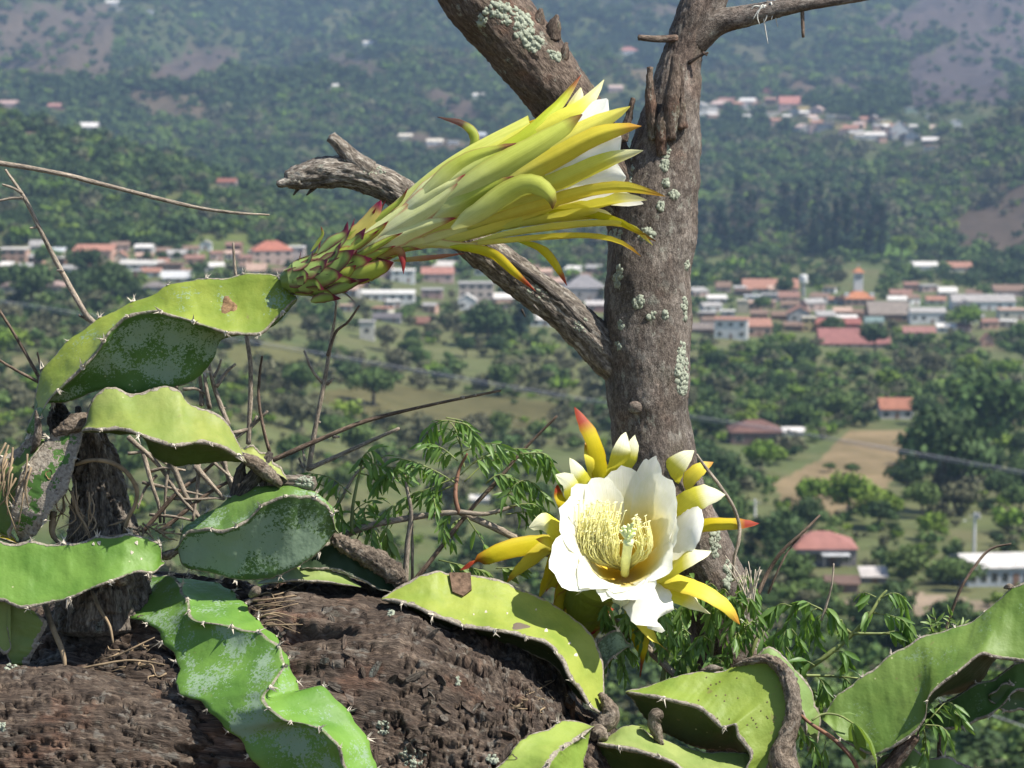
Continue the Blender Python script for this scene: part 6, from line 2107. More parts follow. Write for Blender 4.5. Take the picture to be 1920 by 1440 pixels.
zs = 820 / 1920
FL = [  # path in the zoomed picture, width there, colour, lift, profile
    ([(620, 720), (760, 620), (860, 570), (925, 528)], 110, c_tube, 5, 'sepal'),
    ([(500, 830), (650, 740), (800, 650), (918, 545)], 115, c_tube, 4, 'sepal'),
    ([(470, 880), (640, 800), (760, 755), (885, 722)], 105, c_tube, 6, 'sepal'),
    ([(640, 870), (800, 815), (900, 785), (1010, 760)], 100, c_tube, 5, 'sepal'),
    ([(740, 740), (900, 660), (1050, 580), (1135, 538)], 115, cfun(PALE, (196, 204, 80), BRN, (160, 110, 80), .84, .84, .5), 7, 'sepal'),
    ([(660, 690), (740, 620), (900, 480), (1040, 425), (1162, 393)], 105, cfun(PALE, (188, 196, 84), (140, 84, 60), (164, 112, 84), .8, .8, .6), 9, 'sepal'),
    ([(780, 680), (950, 570), (1100, 480), (1280, 375), (1432, 268)], 135, c_green, 10, 'strap'),
    ([(690, 690), (830, 575), (980, 482), (1150, 385), (1310, 240), (1428, 92)], 84, cfun(PALE, (196, 206, 60), RED, (180, 150, 60), .86, .86, .5), 6, 'strap'),
    ([(900, 520), (1100, 400), (1300, 300), (1440, 220), (1528, 116)], 105, c_ywh, 0, 'strap'),
    ([(900, 640), (1100, 520), (1280, 420), (1470, 320), (1642, 233)], 120, c_yel, 2, 'strap'),
    ([(920, 680), (1100, 570), (1280, 470), (1470, 370), (1600, 330), (1692, 320)], 115, c_yor, 6, 'strap'),
    ([(1000, 700), (1180, 620), (1360, 550), (1540, 470), (1700, 426)], 100, c_ywh, 0, 'strap'),
    ([(900, 790), (1050, 730), (1250, 670), (1450, 610), (1620, 590), (1798, 628)], 78, c_yor, 5, 'strap'),
    ([(1050, 780), (1250, 730), (1450, 680), (1600, 640), (1716, 643)], 110, c_ywh, -2, 'strap'),
    ([(840, 830), (1000, 780), (1200, 730), (1400, 712), (1560, 735), (1755, 825)], 82, cfun(YG, (206, 200, 40), BRN, (190, 170, 40), .86, .86, .5), 7, 'strap'),
    ([(900, 850), (1100, 800), (1300, 770), (1500, 752), (1640, 762), (1742, 842)], 66, c_yel, 2, 'strap'),
    ([(860, 850), (1050, 832), (1250, 814), (1450, 805), (1600, 832), (1690, 892)], 58, c_yor, 4, 'strap'),
    ([(760, 850), (950, 805), (1100, 760), (1250, 700), (1340, 660)], 95, c_yel, 3, 'strap'),
    ([(460, 930), (600, 860), (760, 840), (900, 850), (1060, 820)], 90, c_tube, 2, 'sepal'),
    ([(400, 900), (500, 800), (600, 720), (700, 640)], 100, c_tube, 2, 'sepal'),
    ([(560, 760), (680, 690), (820, 590), (940, 470)], 90, c_tube, 1, 'sepal'),
    ([(640, 690), (740, 590), (850, 500), (920, 455)], 70, c_tube, 3, 'sepal'),
    ([(500, 900), (620, 850), (740, 830), (860, 800)], 80, c_tube, 3, 'sepal'),
]
for (pts, w_, cl, lift, pf) in FL:
    petal('sepal', fl1, drape(ZA(pts), lift), w_ * zs * .9, nref_axis, pf, cl, cup=.32, keel=.12, ruf=.05)
FACE[0] = np.array([0, 0, -1.1])
# narrow reddish-tipped bracts along the tube
rq = random.Random(4)
for k in range(9):
    s0 = rq.uniform(.12, .24)
    ph_ = rq.uniform(-1.25, 1.25)
    ln_ = rq.uniform(.09, .17)
    ss = np.linspace(s0, s0 + ln_, 6)
    ii = np.interp(ss, aS, np.arange(200)).astype(int)
    rb_ = RAD(ss) + np.interp(np.linspace(0, 1, 6), [0, .3, .8, 1], [-4, 7, 9, 9 + rq.uniform(2, 14)])
    Bq = unit(np.cross(AT[ii], np.array([0, 0, 1.0])))
    pth = AX[ii] + Bq * (math.sin(ph_) * rb_)[:, None] - np.array([0, 0, 1.0]) * (math.cos(ph_) * rb_)[:, None]
    petal('bract', fl1, pth, rq.uniform(14, 22), nref_axis, 'sepal', c_scale2, cup=.35, keel=.15, ruf=.08, n=14, m=7)
# free-standing curled sepals
for (pts, w_, cl) in (
    ([(860, 770, -80), (980, 700, -100), (1100, 615, -112), (1190, 575, -122), (1255, 590, -130), (1300, 640, -128), (1302, 684, -120)], 105, c_green),
    ([(850, 850, -50), (960, 862, -62), (1050, 890, -70), (1130, 960, -74), (1230, 1046, -70)], 52, c_yred),
    ([(1150, 825, 10), (1250, 862, 0), (1315, 930, -4), (1366, 1022, 0)], 46, c_yred),
    ([(600, 912, -30), (700, 905, -36), (800, 895, -40), (920, 878, -40)], 30, cfun((196, 190, 110), (176, 120, 100), (160, 80, 80), None)),
    ([(500, 930, -34), (570, 880, -40), (628, 868, -46), (645, 905, -48), (648, 970, -46)], 46, cfun(LG, (190, 150, 90), RED, RED, .6, .7, .8)),
    ([(370, 1000, -34), (450, 985, -40), (540, 950, -42), (604, 918, -40)], 90, c_scale2),
    ([(900, 480, -20), (935, 430, -28), (958, 385, -30), (945, 335, -28), (890, 300, -24), (795, 279, -20)], 46, cfun(LG, (150, 160, 50), (74, 44, 34), (150, 80, 60), .55, .8, .5)),
    ([(240, 870, -8), (275, 820, -12), (292, 790, -14), (284, 758, -14)], 24, c_scale2),
    ([(270, 880, -20), (330, 820, -26), (385, 790, -28), (402, 738, -28)], 56, c_scale),
    ([(340, 890, -26), (420, 810, -34), (490, 740, -38), (549, 645, -40)], 84, cfun((200, 206, 100), (222, 204, 110), (150, 40, 80), (190, 110, 100), .8, .8, .6)),
    ([(290, 950, -36), (360, 900, -44), (445, 858, -46)], 86, c_scale2),
    ([(330, 990, -40), (390, 970, -46), (440, 930, -46)], 60, c_scale2),
    ([(290, 1060, -30), (380, 1030, -38), (450, 1000, -38), (503, 992, -36)], 60, c_scale),
    ([(240, 1090, -24), (310, 1075, -30), (374, 1078, -30)], 54, c_scale)):
    petal('sepal', fl1, ZA(pts), w_ * zs, nref_axis, 'strap' if w_ > 60 else 'sepal', cl, cup=.35, ruf=.04)
FACE[0] = np.array([0, 0, -.4])
# white inner petals
for (pts, w_, cl, lift) in (
    ([(1050, 430), (1250, 330), (1380, 250), (1425, 150)], 80, c_ywh, -10), ([(1100, 520), (1280, 400), (1440, 300), (1542, 200)], 150, c_white, -10),
    ([(1100, 620), (1280, 500), (1430, 430), (1604, 368)], 250, c_white, -12), ([(1150, 680), (1350, 590), (1480, 560), (1624, 545)], 220, c_white, -12),
    ([(1150, 730), (1350, 670), (1500, 650), (1700, 660)], 150, c_cream, -12), ([(1150, 760), (1350, 730), (1500, 715), (1560, 710)], 120, c_ywh, -12)):
    petal('petal', fl1, drape(ZA(pts), lift), w_ * zs, nref_axis, 'petal', cl, 'petal', cup=.3, ruf=.05, m=11)
FACE[0] = np.array([0, 0, 0.0])
# far side of the flower
for k in range(26):
    a_ = math.pi * (0.15 + .70 * (k + .5) / 26)
    lay = k % 3
    s0, s1 = (.36, .74) if lay == 0 else ((.4, .80) if lay == 1 else (.45, .83))
    ks = np.linspace(s0, s1, 7)
    ii = np.interp(ks, aS, np.arange(200)).astype(int)
    rr_ = RAD(ks) * .9 + (2, -5, -16)[lay]
    pth = AX[ii] + (B_f := unit(np.cross(AT[ii], np.array([0, 0, 1.0])))) * (math.cos(a_) * rr_)[:, None] + np.array([0, 0, 1.0]) * (math.sin(a_) * rr_)[:, None]
    petal('petal' if lay == 2 else 'sepal', fl1, pth, (44, 44, 84)[lay], nref_axis, 'petal' if lay == 2 else 'strap', (c_yor, c_ywh, c_white)[lay], 'petal' if lay == 2 else 'sepal', cup=.3, ruf=.04)
# overlapping scales on the ovary
for k in range(34):
    a_ = k * 2.39996
    s0 = 0.012 + 0.135 * (k / 34) ** .9
    i0 = int(np.interp(s0, aS, np.arange(200)))
    r_ = float(RAD(s0))
    Bv = unit(np.cross(AT[i0], np.array([0, 0, 1.0])))
    Nv = np.cross(Bv, AT[i0])
    d = Bv * math.cos(a_) + Nv * math.sin(a_)
    ln = 34 + 46 * (k / 34)
    p0 = AX[i0] + d * (r_ - 1)
    p1 = p0 + AT[i0] * ln * .4 + d * 4
    p2 = p0 + AT[i0] * ln * .8 + d * (6 + random.uniform(0, 4))
    p3 = p0 + AT[i0] * ln * 1.15 + d * (20 + random.uniform(0, 16))
    petal('scale', fl1, [p0, p1, p2, p3], 40 + 12 * (k / 34), np.asarray(d), 'scale', c_scale, cup=.16, n=12, m=11)

# ---- open flower
FW = 82
cR = plant(1130, 1290, 110, 'cactus stem behind the log that carries the wide open white flower')
stem(cR, W3(ZE([(1230, 880), (1280, 760), (1330, 610), (1400, 556), (1460, 572), (1490, 620)]), 130), W3(ZE([(1240, 900), (1340, 780), (1420, 690), (1490, 640)]), 90), W3(ZE([(1240, 890), (1360, 720), (1480, 640)]), 180), n=60, conc=.9, cols=((122, 146, 104), GG, GG), wax=(.55, .4, .2), na=(3, 2, 0), key='R')
OC = ZB([(870, 660)])[0]                     # middle of the opening
OB = ZB([(640, 1090)])[0] + np.array([0, 0, 240])   # foot of the tube
OC[2] = -30 + FW
OA = unit(OC - OB)                           # flower axis
tubeP = [ZB([(590, 1210)])[0] + np.array([0, 0, 225]), OB + np.array([0, 20, 0]), OB * .72 + OC * .28, OB * .58 + OC * .42]
V, Fc, tc = tube_px(tubeP, [26, 38, 46, 50], 40, 30, lambda t_, r_: fbm(t_ * .05, 2) * 4)
fl2 = part('flower', Pv(V), Fc, M['sepal'], cR, cols=np.repeat(lin((150, 160, 60))[None], len(V), 0), vecs={'pt': tc / 100}, label='wide open cactus flower with white petals and yellow sepals')
twig_part('flower_stalk', [(1098, 1190, 226), (1092, 1230, 200), (1100, 1290, 160)], [24, 18, 18], M['cork'], cR, 20, 14, 2)


def cupn(P_):
    """Outward from the flower axis, tilted back along it."""
    v = P_ - OC
    v = v - (v @ OA)[:, None] * OA
    return unit(v) * 0.8 - OA * 0.75


cen = np.array([870, 720])


def opet(tipz, w_, cl, tipw, prof='strap', mid=None, basew=110, bx=None, mat='sepal', cup=.2, ruf=.04, bow=30, name='sepal', f0=.18):
    tip = np.array(tipz, float)
    b = np.array(bx, float) if bx is not None else cen * (1 - f0) + tip * f0
    pts = [(b[0], b[1], basew)]
    if mid is not None:
        for q_ in mid:
            pts.append((q_[0], q_[1], q_[2]))
    else:
        for f_, wq in ((.35, basew * .6 + tipw * .4 - bow * .5), (.7, basew * .2 + tipw * .8 - bow)):
            pts.append((*(b * (1 - f_) + tip * f_), wq))
    pts.append((tip[0], tip[1], tipw))
    bk = (62 if tip[1] < 440 else (40 if tip[1] < 640 else 12)) if name == 'sepal' else 0
    petal(name, fl2, ZB([(q_[0], q_[1], q_[2] + FW + bk) for q_ in pts]), w_ * ZB.s * (1.18 if name == 'sepal' else 1), cupn, prof, cl, mat, cup=-cup, ruf=ruf, m=11, n=22)


# outer yellow sepals
opet((620, 60), 78, c_yred, 40, bx=(770, 560), mid=[(755, 420, 60), (715, 230, 30)])
opet((673, 235), 52, c_yor, 50, bx=(760, 540))
opet((872, 184), 100, c_ywh2, 20, bx=(810, 520))
opet((926, 190), 76, c_ywh2, 36, bx=(880, 520), mid=[(886, 360, 40), (905, 270, 26)])
opet((1086, 148), 60, c_yor, 60, bx=(900, 470), mid=[(980, 300, 60), (1040, 220, 50)])
opet((1208, 274), 104, c_ywh2, 30, bx=(1020, 540), mid=[(1090, 390, 34), (1150, 320, 20)])
opet((1302, 330), 76, c_yor, 60, bx=(1050, 570), mid=[(1130, 470, 60), (1220, 375, 44)])
opet((1362, 490), 122, c_ywh2, 20, bx=(1040, 660), mid=[(1120, 580, 40), (1230, 500, 10)])
opet((1528, 632), 62, c_yred, 60, bx=(1100, 670), mid=[(1250, 640, 70), (1380, 632, 60)])
opet((1292, 770), 150, c_ywh2, -20, bx=(980, 840), mid=[(1080, 850, 10), (1180, 790, -30)])
opet((1432, 1128), 96, c_yor, 0, bx=(960, 880), mid=[(1080, 905, 20), (1250, 960, -14), (1370, 1040, -14)])
opet((1288, 1076), 100, c_ywh2, 10, bx=(960, 900), mid=[(1060, 950, 30), (1190, 1010, 0)])
opet((1076, 1256), 64, c_yor, 30, bx=(880, 960), mid=[(930, 1080, 40), (1010, 1190, 20)])
opet((942, 1388), 84, c_yred, 60, bx=(880, 1000), mid=[(925, 1120, 60), (945, 1240, 50)])
opet((58, 862), 84, c_yred, 60, bx=(640, 740), mid=[(470, 730, 80), (300, 760, 50), (170, 810, 40)])
opet((288, 922), 84, c_yor, 70, bx=(600, 720), mid=[(500, 740, 84), (390, 830, 70)])
opet((448, 1005), 96, cfun((190, 180, 40), (196, 178, 40), (180, 170, 50), None), 80, bx=(580, 740), mid=[(530, 820, 84), (490, 920, 80)])
opet((398, 652), 100, c_ywh2, 10, bx=(620, 740), mid=[(560, 690, 50), (490, 628, 20)])
opet((598, 310), 82, c_ywh2, 20, bx=(740, 560), mid=[(670, 440, 40), (640, 380, 20)])
opet((528, 394), 96, c_ywh2, 0, bx=(700, 600), mid=[(625, 500, 30), (600, 430, 10)])
opet((536, 440), 56, c_yred, 80, bx=(640, 620), mid=[(570, 540, 80), (545, 490, 80)])
opet((624, 986), 70, c_ywh2, 10, bx=(760, 850), mid=[(700, 920, 20), (670, 950, 10)])
opet((842, 1080), 100, c_ywh2, -10, bx=(860, 880), mid=[(850, 980, 0)])
opet((430, 710), 60, c_yor, 40, bx=(640, 800), mid=[(560, 760, 60), (500, 720, 44)])
for (tz, bz, w_) in (((500, 1090), (640, 960), 100), ((560, 1180), (660, 980), 90), ((700, 1180), (700, 1000), 100), ((800, 1060), (740, 960), 110), ((620, 1120), (600, 940), 70), ((520, 1030), (600, 900), 80), ((480, 970), (580, 860), 60)):
    opet(tz, w_, cfun((150, 160, 50), (186, 170, 44), (170, 60, 50), (164, 60, 60), .8, .8, .7), 110, bx=bz, basew=120, bow=8)
# broad white petals forming the cup
WP = [
    ((830, 338), 400, (850, 660), [(838, 540, 70), (828, 420, -14)], -34), ((690, 420), 320, (790, 690), [(700, 580, 50), (676, 480, -20)], -40),
    ((1036, 298), 250, (930, 640), [(985, 470, 50), (1025, 370, 4)], -4), ((1126, 440), 380, (950, 690), [(1050, 580, 40), (1108, 490, -20)], -34),
    ((1112, 640), 330, (960, 760), [(1050, 710, 20), (1100, 660, -44)], -56), ((596, 480), 240, (760, 720), [(650, 610, 50), (606, 540, -4)], -10),
    ((528, 592), 240, (740, 770), [(640, 690, 30), (570, 620, -34)], -44), ((540, 850), 300, (760, 810), [(650, 800, 10), (575, 810, -54)], -60),
    ((655, 905), 220, (800, 850), [(720, 860, -10), (672, 890, -66)], -70), ((905, 975), 330, (850, 850), [(856, 890, -20), (868, 940, -80)], -88),
    ((1255, 632), 260, (1010, 770), [(1110, 690, 40), (1200, 640, 0)], -8), ((1046, 1168), 240, (940, 900), [(965, 970, 10), (1012, 1070, -30)], -24),
    ((1090, 800), 260, (950, 810), [(1030, 800, 0), (1075, 790, -50)], -66), ((735, 790), 170, (830, 850), [(770, 850, -14), (736, 815, -76)], -96),
]
for (tz, w_, bz, md_, tw_) in WP:
    if tz in ((1255, 632), (1046, 1168)):
        opet(tz, w_ * 1.02, c_white, tw_, 'round', mid=md_, basew=120, bx=bz, mat='petal', cup=.26, ruf=.035, name='petal')
# the deep cup: petals lie on one funnel, overlapping
B0 = ZB([(858, 850, 84)])[0] + np.array([0, 0, FW])
CRm = ZB([(862, 640, -34)])[0] + np.array([0, 0, FW])


def cupat(ph_, h_, off):
    c = B0 * (1 - h_)[:, None] + CRm * h_[:, None]
    rx, ry = 262 * ZB.s * h_ ** .58 + off, 300 * ZB.s * h_ ** .62 + off
    o = np.stack([c[:, 0] + rx * np.cos(ph_), c[:, 1] + ry * np.sin(ph_), c[:, 2] - 92 * np.sin(ph_) * h_], 1)
    fl = np.clip(h_ - .82, 0, 1)
    dn = np.clip(np.sin(ph_) + .25, 0, 1)
    o[:, 2] += fl * 80 * dn
    o[:, 1] += fl * 95 * dn
    o[:, 0] += fl * 90 * dn * np.cos(ph_)
    return o


CUPP = [((850, 340), 44, 5), ((700, 400), 40, -2), ((1020, 330), 22, 9), ((1128, 440), 44, 0), ((1118, 640), 40, 6), ((600, 478), 32, 6), ((528, 592), 34, 2), ((540, 850), 38, 7), ((680, 915), 34, -1), ((905, 985), 42, 4), ((1085, 830), 38, -2), ((780, 950), 30, 8), ((830, 860), 60, 2), ((900, 800), 60, 3)]
for q_, (tz, span, off) in enumerate(CUPP):
    dx, dy = (tz[0] - 862) / 262, (tz[1] - 640) / 300
    ph0, Hh = math.atan2(dy, dx), min(1.3, max(.9, math.hypot(dx, dy) * .93))
    n_, m_ = 26, 15
    tt, ee = np.meshgrid(np.linspace(0.02, 1, n_), np.linspace(-1, 1, m_), indexing='ij')
    t_, e_ = tt.ravel(), ee.ravel()
    sd = q_ * 7.7
    rnd = fbm(np.stack([t_ * 0 + sd, e_ * 3.0, t_ * 0], 1), 3)
    hh = t_ * Hh * (1 - .30 * np.abs(e_) ** 2.2 - .10 * rnd * np.abs(e_) + .03 * fbm(np.stack([e_ * 9, t_ * 0 + sd, t_ * 0], 1), 2))
    hh = hh + .04 * Hh * np.clip(t_ - .9, 0, 1) * 10 * np.exp(-(e_ / .12) ** 2)
    wp = np.interp(t_, [0, .25, .6, .9, 1], [1.0, 1.0, 1.0, .96, .86])
    ruf = fbm(np.stack([t_ * 2.6, e_ * 2.2, t_ * 0 + sd], 1), 3) * 11 * t_ ** 2 + fbm(np.stack([t_ * 5, e_ * 5, t_ * 0 + sd], 1), 2) * 4 * t_ ** 3
    P_ = cupat(ph0 + e_ * math.radians(span) * wp, np.maximum(hh, .01), off * t_ + ruf)
    top_ = tz[1] < 640
    cc = lerp3(t_, [(0, (238, 196, 52)), (.3, (248, 220, 96)), (.52, (252, 240, 176)), (.75, (253, 250, 232)), (1, (254, 253, 246))]) * .92
    part('petal', Pv(P_), grid_faces(n_, m_), M['petal'], fl2, cols=cc, vecs={'pt': np.stack([t_, e_, t_ * 0 + sd], 1)})
# stamens
rs = random.Random(8)
M['filament'] = mat_petal('filament', 0.45)
FCOL = lin((255, 250, 190))
M['anther'] = mat_plain('anther', (0.92, 0.85, 0.5), .7, .1, 200)
M['stigma'] = mat_plain('stigma', (0.72, 0.78, 0.36), .5, .2, 120)
for k in range(230):
    f_ = rs.random()
    if k < 185:
        bx, by = 835 + 40 * f_, 850 + rs.uniform(-14, 8)
        mx_, my_ = 640 + 190 * f_ + rs.uniform(-16, 16), 740 + rs.uniform(-50, 40)
        ex_, ey_ = 664 + 180 * f_ + rs.uniform(-34, 34), 606 + rs.uniform(-90, 120)
    else:
        bx, by = 872 + 24 * f_, 850 + rs.uniform(-14, 8)
        mx_, my_ = 925 + 80 * f_, 760 + rs.uniform(-30, 30)
        ex_, ey_ = 900 + 90 * f_, 650 + rs.uniform(-60, 80)
    pts = ZB([(bx, by, 70), ((bx + mx_) / 2 - 16, (by + my_) / 2 + 16, 16 + rs.uniform(-10, 10)), (mx_, my_, -10 + rs.uniform(-24, 24)), (ex_, ey_, 0 + rs.uniform(-30, 24))]) + np.array([0, 0, FW])
    V, Fc, tc = tube_px(pts, [1.1, 1.0, .95, .8], 14, 4)
    sm = part('stamen', Pv(V), Fc, M['filament'], fl2, cols=np.repeat(FCOL[None], len(V), 0), vecs={'pt': tc / 50})
    e_ = pts[-1]
    V, Fc, tc = tube_px([e_ + np.array([-3, 1, 0]), e_, e_ + np.array([3, -2, 0])], [.7, 1.2, .6], 4, 5)
    V2, F2, c2 = V, Fc, tc
    me_ = part('anther', Pv(V2), F2, M['anther'], fl2)
V, Fc, tc = tube_px(ZB([(868, 880, 40), (872, 820, 0), (880, 760, -40), (886, 720, -62)]) + np.array([0, 0, FW]), [8, 9, 9, 10], 30, 14)
part('style', Pv(V), Fc, M['stigma'], fl2)
for k in range(20):
    a_ = k * 2.4
    p0 = ZB([(886 + rs.uniform(-10, 10), 716 - k * 2.2, -58 + FW + rs.uniform(-8, 8))])[0]
    d = np.array([math.cos(a_) * .9, -.75 + .35 * math.sin(a_ * 1.7), -.5 * abs(math.sin(a_))])
    V, Fc, tc = tube_px([p0, p0 + d * 6, p0 + d * 12 + np.array([0, -2, -2]), p0 + d * 17 + np.array([0, 1, -3])], [2.6, 3.4, 3.2, 1.8], 10, 8)
    part('stigma_lobe', Pv(V), Fc, M['stigma'], fl2)

# ------------------------------------------------------------------ bare twigs
def twigs(t, specs, mat, w, f=None):
    for sp in specs:
        pts, hw = sp[0], sp[1]
        p = [(q_[0], q_[1], w + 6 * math.sin(i_ * 2.1 + pts[0][0])) for i_, q_ in enumerate(pts)]
        if f is not None:
            p = f(p)
        o = twig_part('twig', p, [hw * (1.15 - .45 * i_ / (len(p) - 1)) for i_ in range(len(p))] if np.isscalar(hw) else hw, M[sp[2]] if len(sp) > 2 else M[mat], t, None, 9, .5)
        # nodes along the twig
        P_ = smooth_path(p, 40)
        for q_ in range(len(P_) // 14):
            c_ = P_[random.randrange(3, 37)]
            hwq = hw if np.isscalar(hw) else max(hw)
            d = np.array([random.uniform(-1, 1), random.uniform(-1, .3), 0]) * hwq * 1.6
            twig_part('bud', [tuple(c_), tuple(c_ + d)], [hwq * .9, hwq * .4], M[mat], o, 5, 6, .3)


dz = 260
ds = thing('dead_shrub', Pv([(470, 1120, dz)])[0], 'tangle of bare grey twigs rising behind the cactus pads', 'shrub')
twigs(ds, [([(504, 430), (514, 150), (500, 0), (470, -150), (448, -300), (440, -412)], [5, 4.6, 4.2, 3.6, 3, 2.4]),
           ([(755, 540), (790, 330), (820, 180), (850, 0), (866, -100), (872, -175)], [5, 4.6, 4.2, 3.5, 2.6, 2]),
           ([(820, 180), (770, 120), (738, 40)], 3), ([(830, 178), (852, 164)], 4),
           ([(835, 60), (870, -40), (920, -80), (968, -150)], 3, 'twig_dark'),
           ([(592, 460), (570, 380), (548, 250), (552, 130), (562, 62)], 3.2, 'twig_dark'),
           ([(600, 500), (800, 412), (1000, 332), (1250, 270), (1560, 205)], [5, 4.5, 4, 3, 2.2], 'twig_dark'),
           ([(760, 532), (900, 470), (1020, 415), (1136, 364)], 4.4),
           ([(735, 530), (715, 490)], 2.6), ([(740, 500), (730, 445)], 2.4), ([(860, 400), (884, 400)], 3),
           ([(0, 400), (130, 520), (210, 640), (300, 740)], 4.5), ([(65, 470), (100, 600), (130, 690), (135, 760)], 4),
           ([(420, 350), (370, 220), (350, 150), (338, 90)], 4.2), ([(370, 190), (410, 130), (450, 95)], 3.4), ([(358, 150), (380, 110), (390, 76)], 2.6),
           ([(308, 270), (305, 190), (298, 120)], 4.2), ([(342, 280), (328, 200), (318, 122)], 4.2),
           ([(60, 800), (200, 640), (290, 570), (372, 498)], 4.2, 'twig_dark'), ([(130, 800), (330, 640), (460, 568)], 4, 'twig_dark'),
           ([(180, 500), (240, 640), (310, 760)], 5.5), ([(280, 520), (340, 590), (405, 662)], 5), ([(60, 590), (200, 620), (400, 662)], 3),
           ([(296, 510), (290, 620), (272, 750)], 4), ([(0, 470), (80, 466), (170, 520)], 3), ([(160, 655), (260, 662), (390, 655)], 3),
           ([(400, 490), (415, 560), (440, 640)], 4.4), ([(432, 385), (500, 368), (545, 330), (584, 292)], 3.6), ([(440, 410), (510, 360), (540, 312)], 3),
           ([(230, 200), (290, 200), (345, 240)], 3), ([(200, 185), (206, 200)], 4), ([(90, 545), (160, 530), (240, 540)], 3), ([(220, 420), (180, 500), (160, 600), (150, 760)], 3.4),
           ([(480, 700), (440, 600), (400, 520), (330, 440)], 3.6), ([(330, 480), (420, 560), (520, 640)], 3), ([(90, 725), (200, 735), (290, 755)], 3), ([(120, 560), (70, 620), (40, 700)], 3)],
      'twig', dz, ZG)
lt = thing('bare_twig', Pv([(-90, 296, 120)])[0], 'long thin pale twig reaching in from the left edge', 'twig')
twigs(lt, [([(-120, 292), (0, 306), (110, 325), (190, 345), (350, 385), (430, 398), (505, 403)], [5.5, 5, 4.6, 4.4, 3.6, 3, 1.6])], 'twig', 120)
l2 = thing('bare_twig', Pv([(180, 700, 150)])[0], 'slanting knobbly twig rising behind the arching stem at left', 'twig')
twigs(l2, [([(190, 640), (177, 606), (158, 585), (105, 490), (75, 430), (45, 370), (10, 318)], [6, 5.6, 5.4, 5, 4.4, 3.8, 2.2]), ([(42, 362), (24, 352), (4, 346)], 2.8), ([(42, 371), (20, 372), (-10, 378)], 2.8), ([(176, 606), (160, 597), (148, 591)], 3), ([(72, 425), (56, 428)], 2.4), ([(118, 508), (106, 507)], 2.4)], 'twig', 150)
l3 = thing('bare_twig', Pv([(80, 740, 190)])[0], 'thin forked dark twig at the left edge beside the arching stem', 'twig')
twigs(l3, [([(80, 730), (72, 706), (35, 640), (0, 584), (-30, 540)], [3.6, 3.4, 3, 2.6, 2]), ([(76, 718), (30, 694), (-20, 664)], 3), ([(80, 706), (74, 680), (70, 660)], 2.2)], 'twig_dark', 190)
r1 = thing('dry_twig', Pv([(1428, 1130, 150)])[0], 'dry brown stem leaning right above the leafy shrub', 'twig')
twigs(r1, [([(420, 1190), (480, 1060), (560, 940), (680, 830), (772, 738)], [4.4, 4, 3.6, 3, 2]), ([(480, 1180), (540, 1040), (600, 930), (660, 860)], 2)], 'twig_dark', 150, ZH)
r2 = thing('dry_twig', Pv([(1375, 1080, 170)])[0], 'thin pale curved stem arching right of the trunk', 'twig')
twigs(r2, [([(284, 1090), (290, 980), (316, 880), (318, 790), (280, 680), (200, 560), (130, 470), (78, 396)], [3, 3.2, 3.4, 3.4, 3.4, 3.2, 3, 2.4])], 'twig', 170, ZH)
r3 = thing('dry_twig', Pv([(1780, 1180, 150)])[0], 'thin brown stem bending over above the large right stem', 'twig')
twigs(r3, [([(1470, 1420), (1500, 1320), (1560, 1160), (1640, 1030), (1730, 930), (1848, 898)], [3.4, 3.2, 3, 2.8, 2.4, 1.8])], 'twig_dark', 150, ZH)
r4 = thing('dry_twig', Pv([(1548, 1150, 150)])[0], 'short pale dry stem standing in the leafy shrub', 'twig')
twigs(r4, [([(780, 1330), (815, 1220), (840, 1120), (850, 1010)], 2.4)], 'twig', 150, ZH)
bs = thing('dry_seedhead', Pv([(1410, 1150, 130)])[0], 'fan of pale dry bristles beside the trunk base', 'seedhead')
for k in range(22):
    a_ = rs.uniform(-.42, .38)
    x0, y0 = 1400 + rs.uniform(-8, 12), 1148 + rs.uniform(-24, 6)
    l_ = rs.uniform(55, 95)
    twig_part('bristle', [(x0, y0, 130), (x0 + math.sin(a_) * l_ * .5, y0 - math.cos(a_) * l_ * .5, 126), (x0 + math.sin(a_ * 1.5) * l_, y0 - math.cos(a_) * l_, 122 + rs.uniform(-14, 14))], [1.6, 1.2, .6], M['straw'], bs, 8, 5, .05)

# ------------------------------------------------------------------ leafy shrubs
def leaf_mesh(seed, l_=1.0, w_=.3, curl=.25):
    r = np.random.default_rng(seed)
    n = 7
    V, Fc = [], []
    for i in range(n):
        t = i / (n - 1)
        wd = w_ * (math.sin(math.pi * min(1, t * .94 + .03)) ** .8) * (1 - .25 * t) + .004
        x = t * l_
        z = -curl * t * t * l_
        ser = 1 + .12 * (i % 2)
        for e in (-1, 0, 1):
            V.append((x, e * wd * ser * .5, z + abs(e) * wd * .28 + (r.normal() * .008)))
    for i in range(n - 1):
        for j in range(2):
            a_ = i * 3 + j
            Fc.append((a_, a_ + 1, a_ + 4, a_ + 3))
    return mesh('leaf', np.array(V), Fc)


LEAF = [leaf_mesh(k, 1.0, .22 + .03 * (k % 3), .10 + .16 * (k % 4)) for k in range(6)]
LEAFP = [leaf_mesh(20 + k, 1.0, .30, .3) for k in range(3)]
for me in LEAF:
    me.materials.append(M['leaf'])
for me in LEAFP:
    me.materials.append(M['leaf_pale'])
nleaf = 0


def leaflet(parent, pos_px, dir_px, length, pale=False):
    global nleaf
    pos = Pv([pos_px])[0] - base_of(parent)
    d = Vector(Dw(dir_px))
    up = Vector((random.uniform(-.5, .5), -0.6, 0.7)).normalized()
    y = up.cross(d).normalized()
    z = d.cross(y)
    mt = Matrix((d, y, z)).transposed().to_4x4()
    o = link('leaf', random.choice(LEAFP if pale else LEAF), None, parent)
    o.matrix_basis = Matrix.Translation(Vector(pos)) @ mt @ Matrix.Rotation(random.uniform(-.7, .7), 4, 'X') @ Matrix.Scale(length * S, 4)
    nleaf += 1


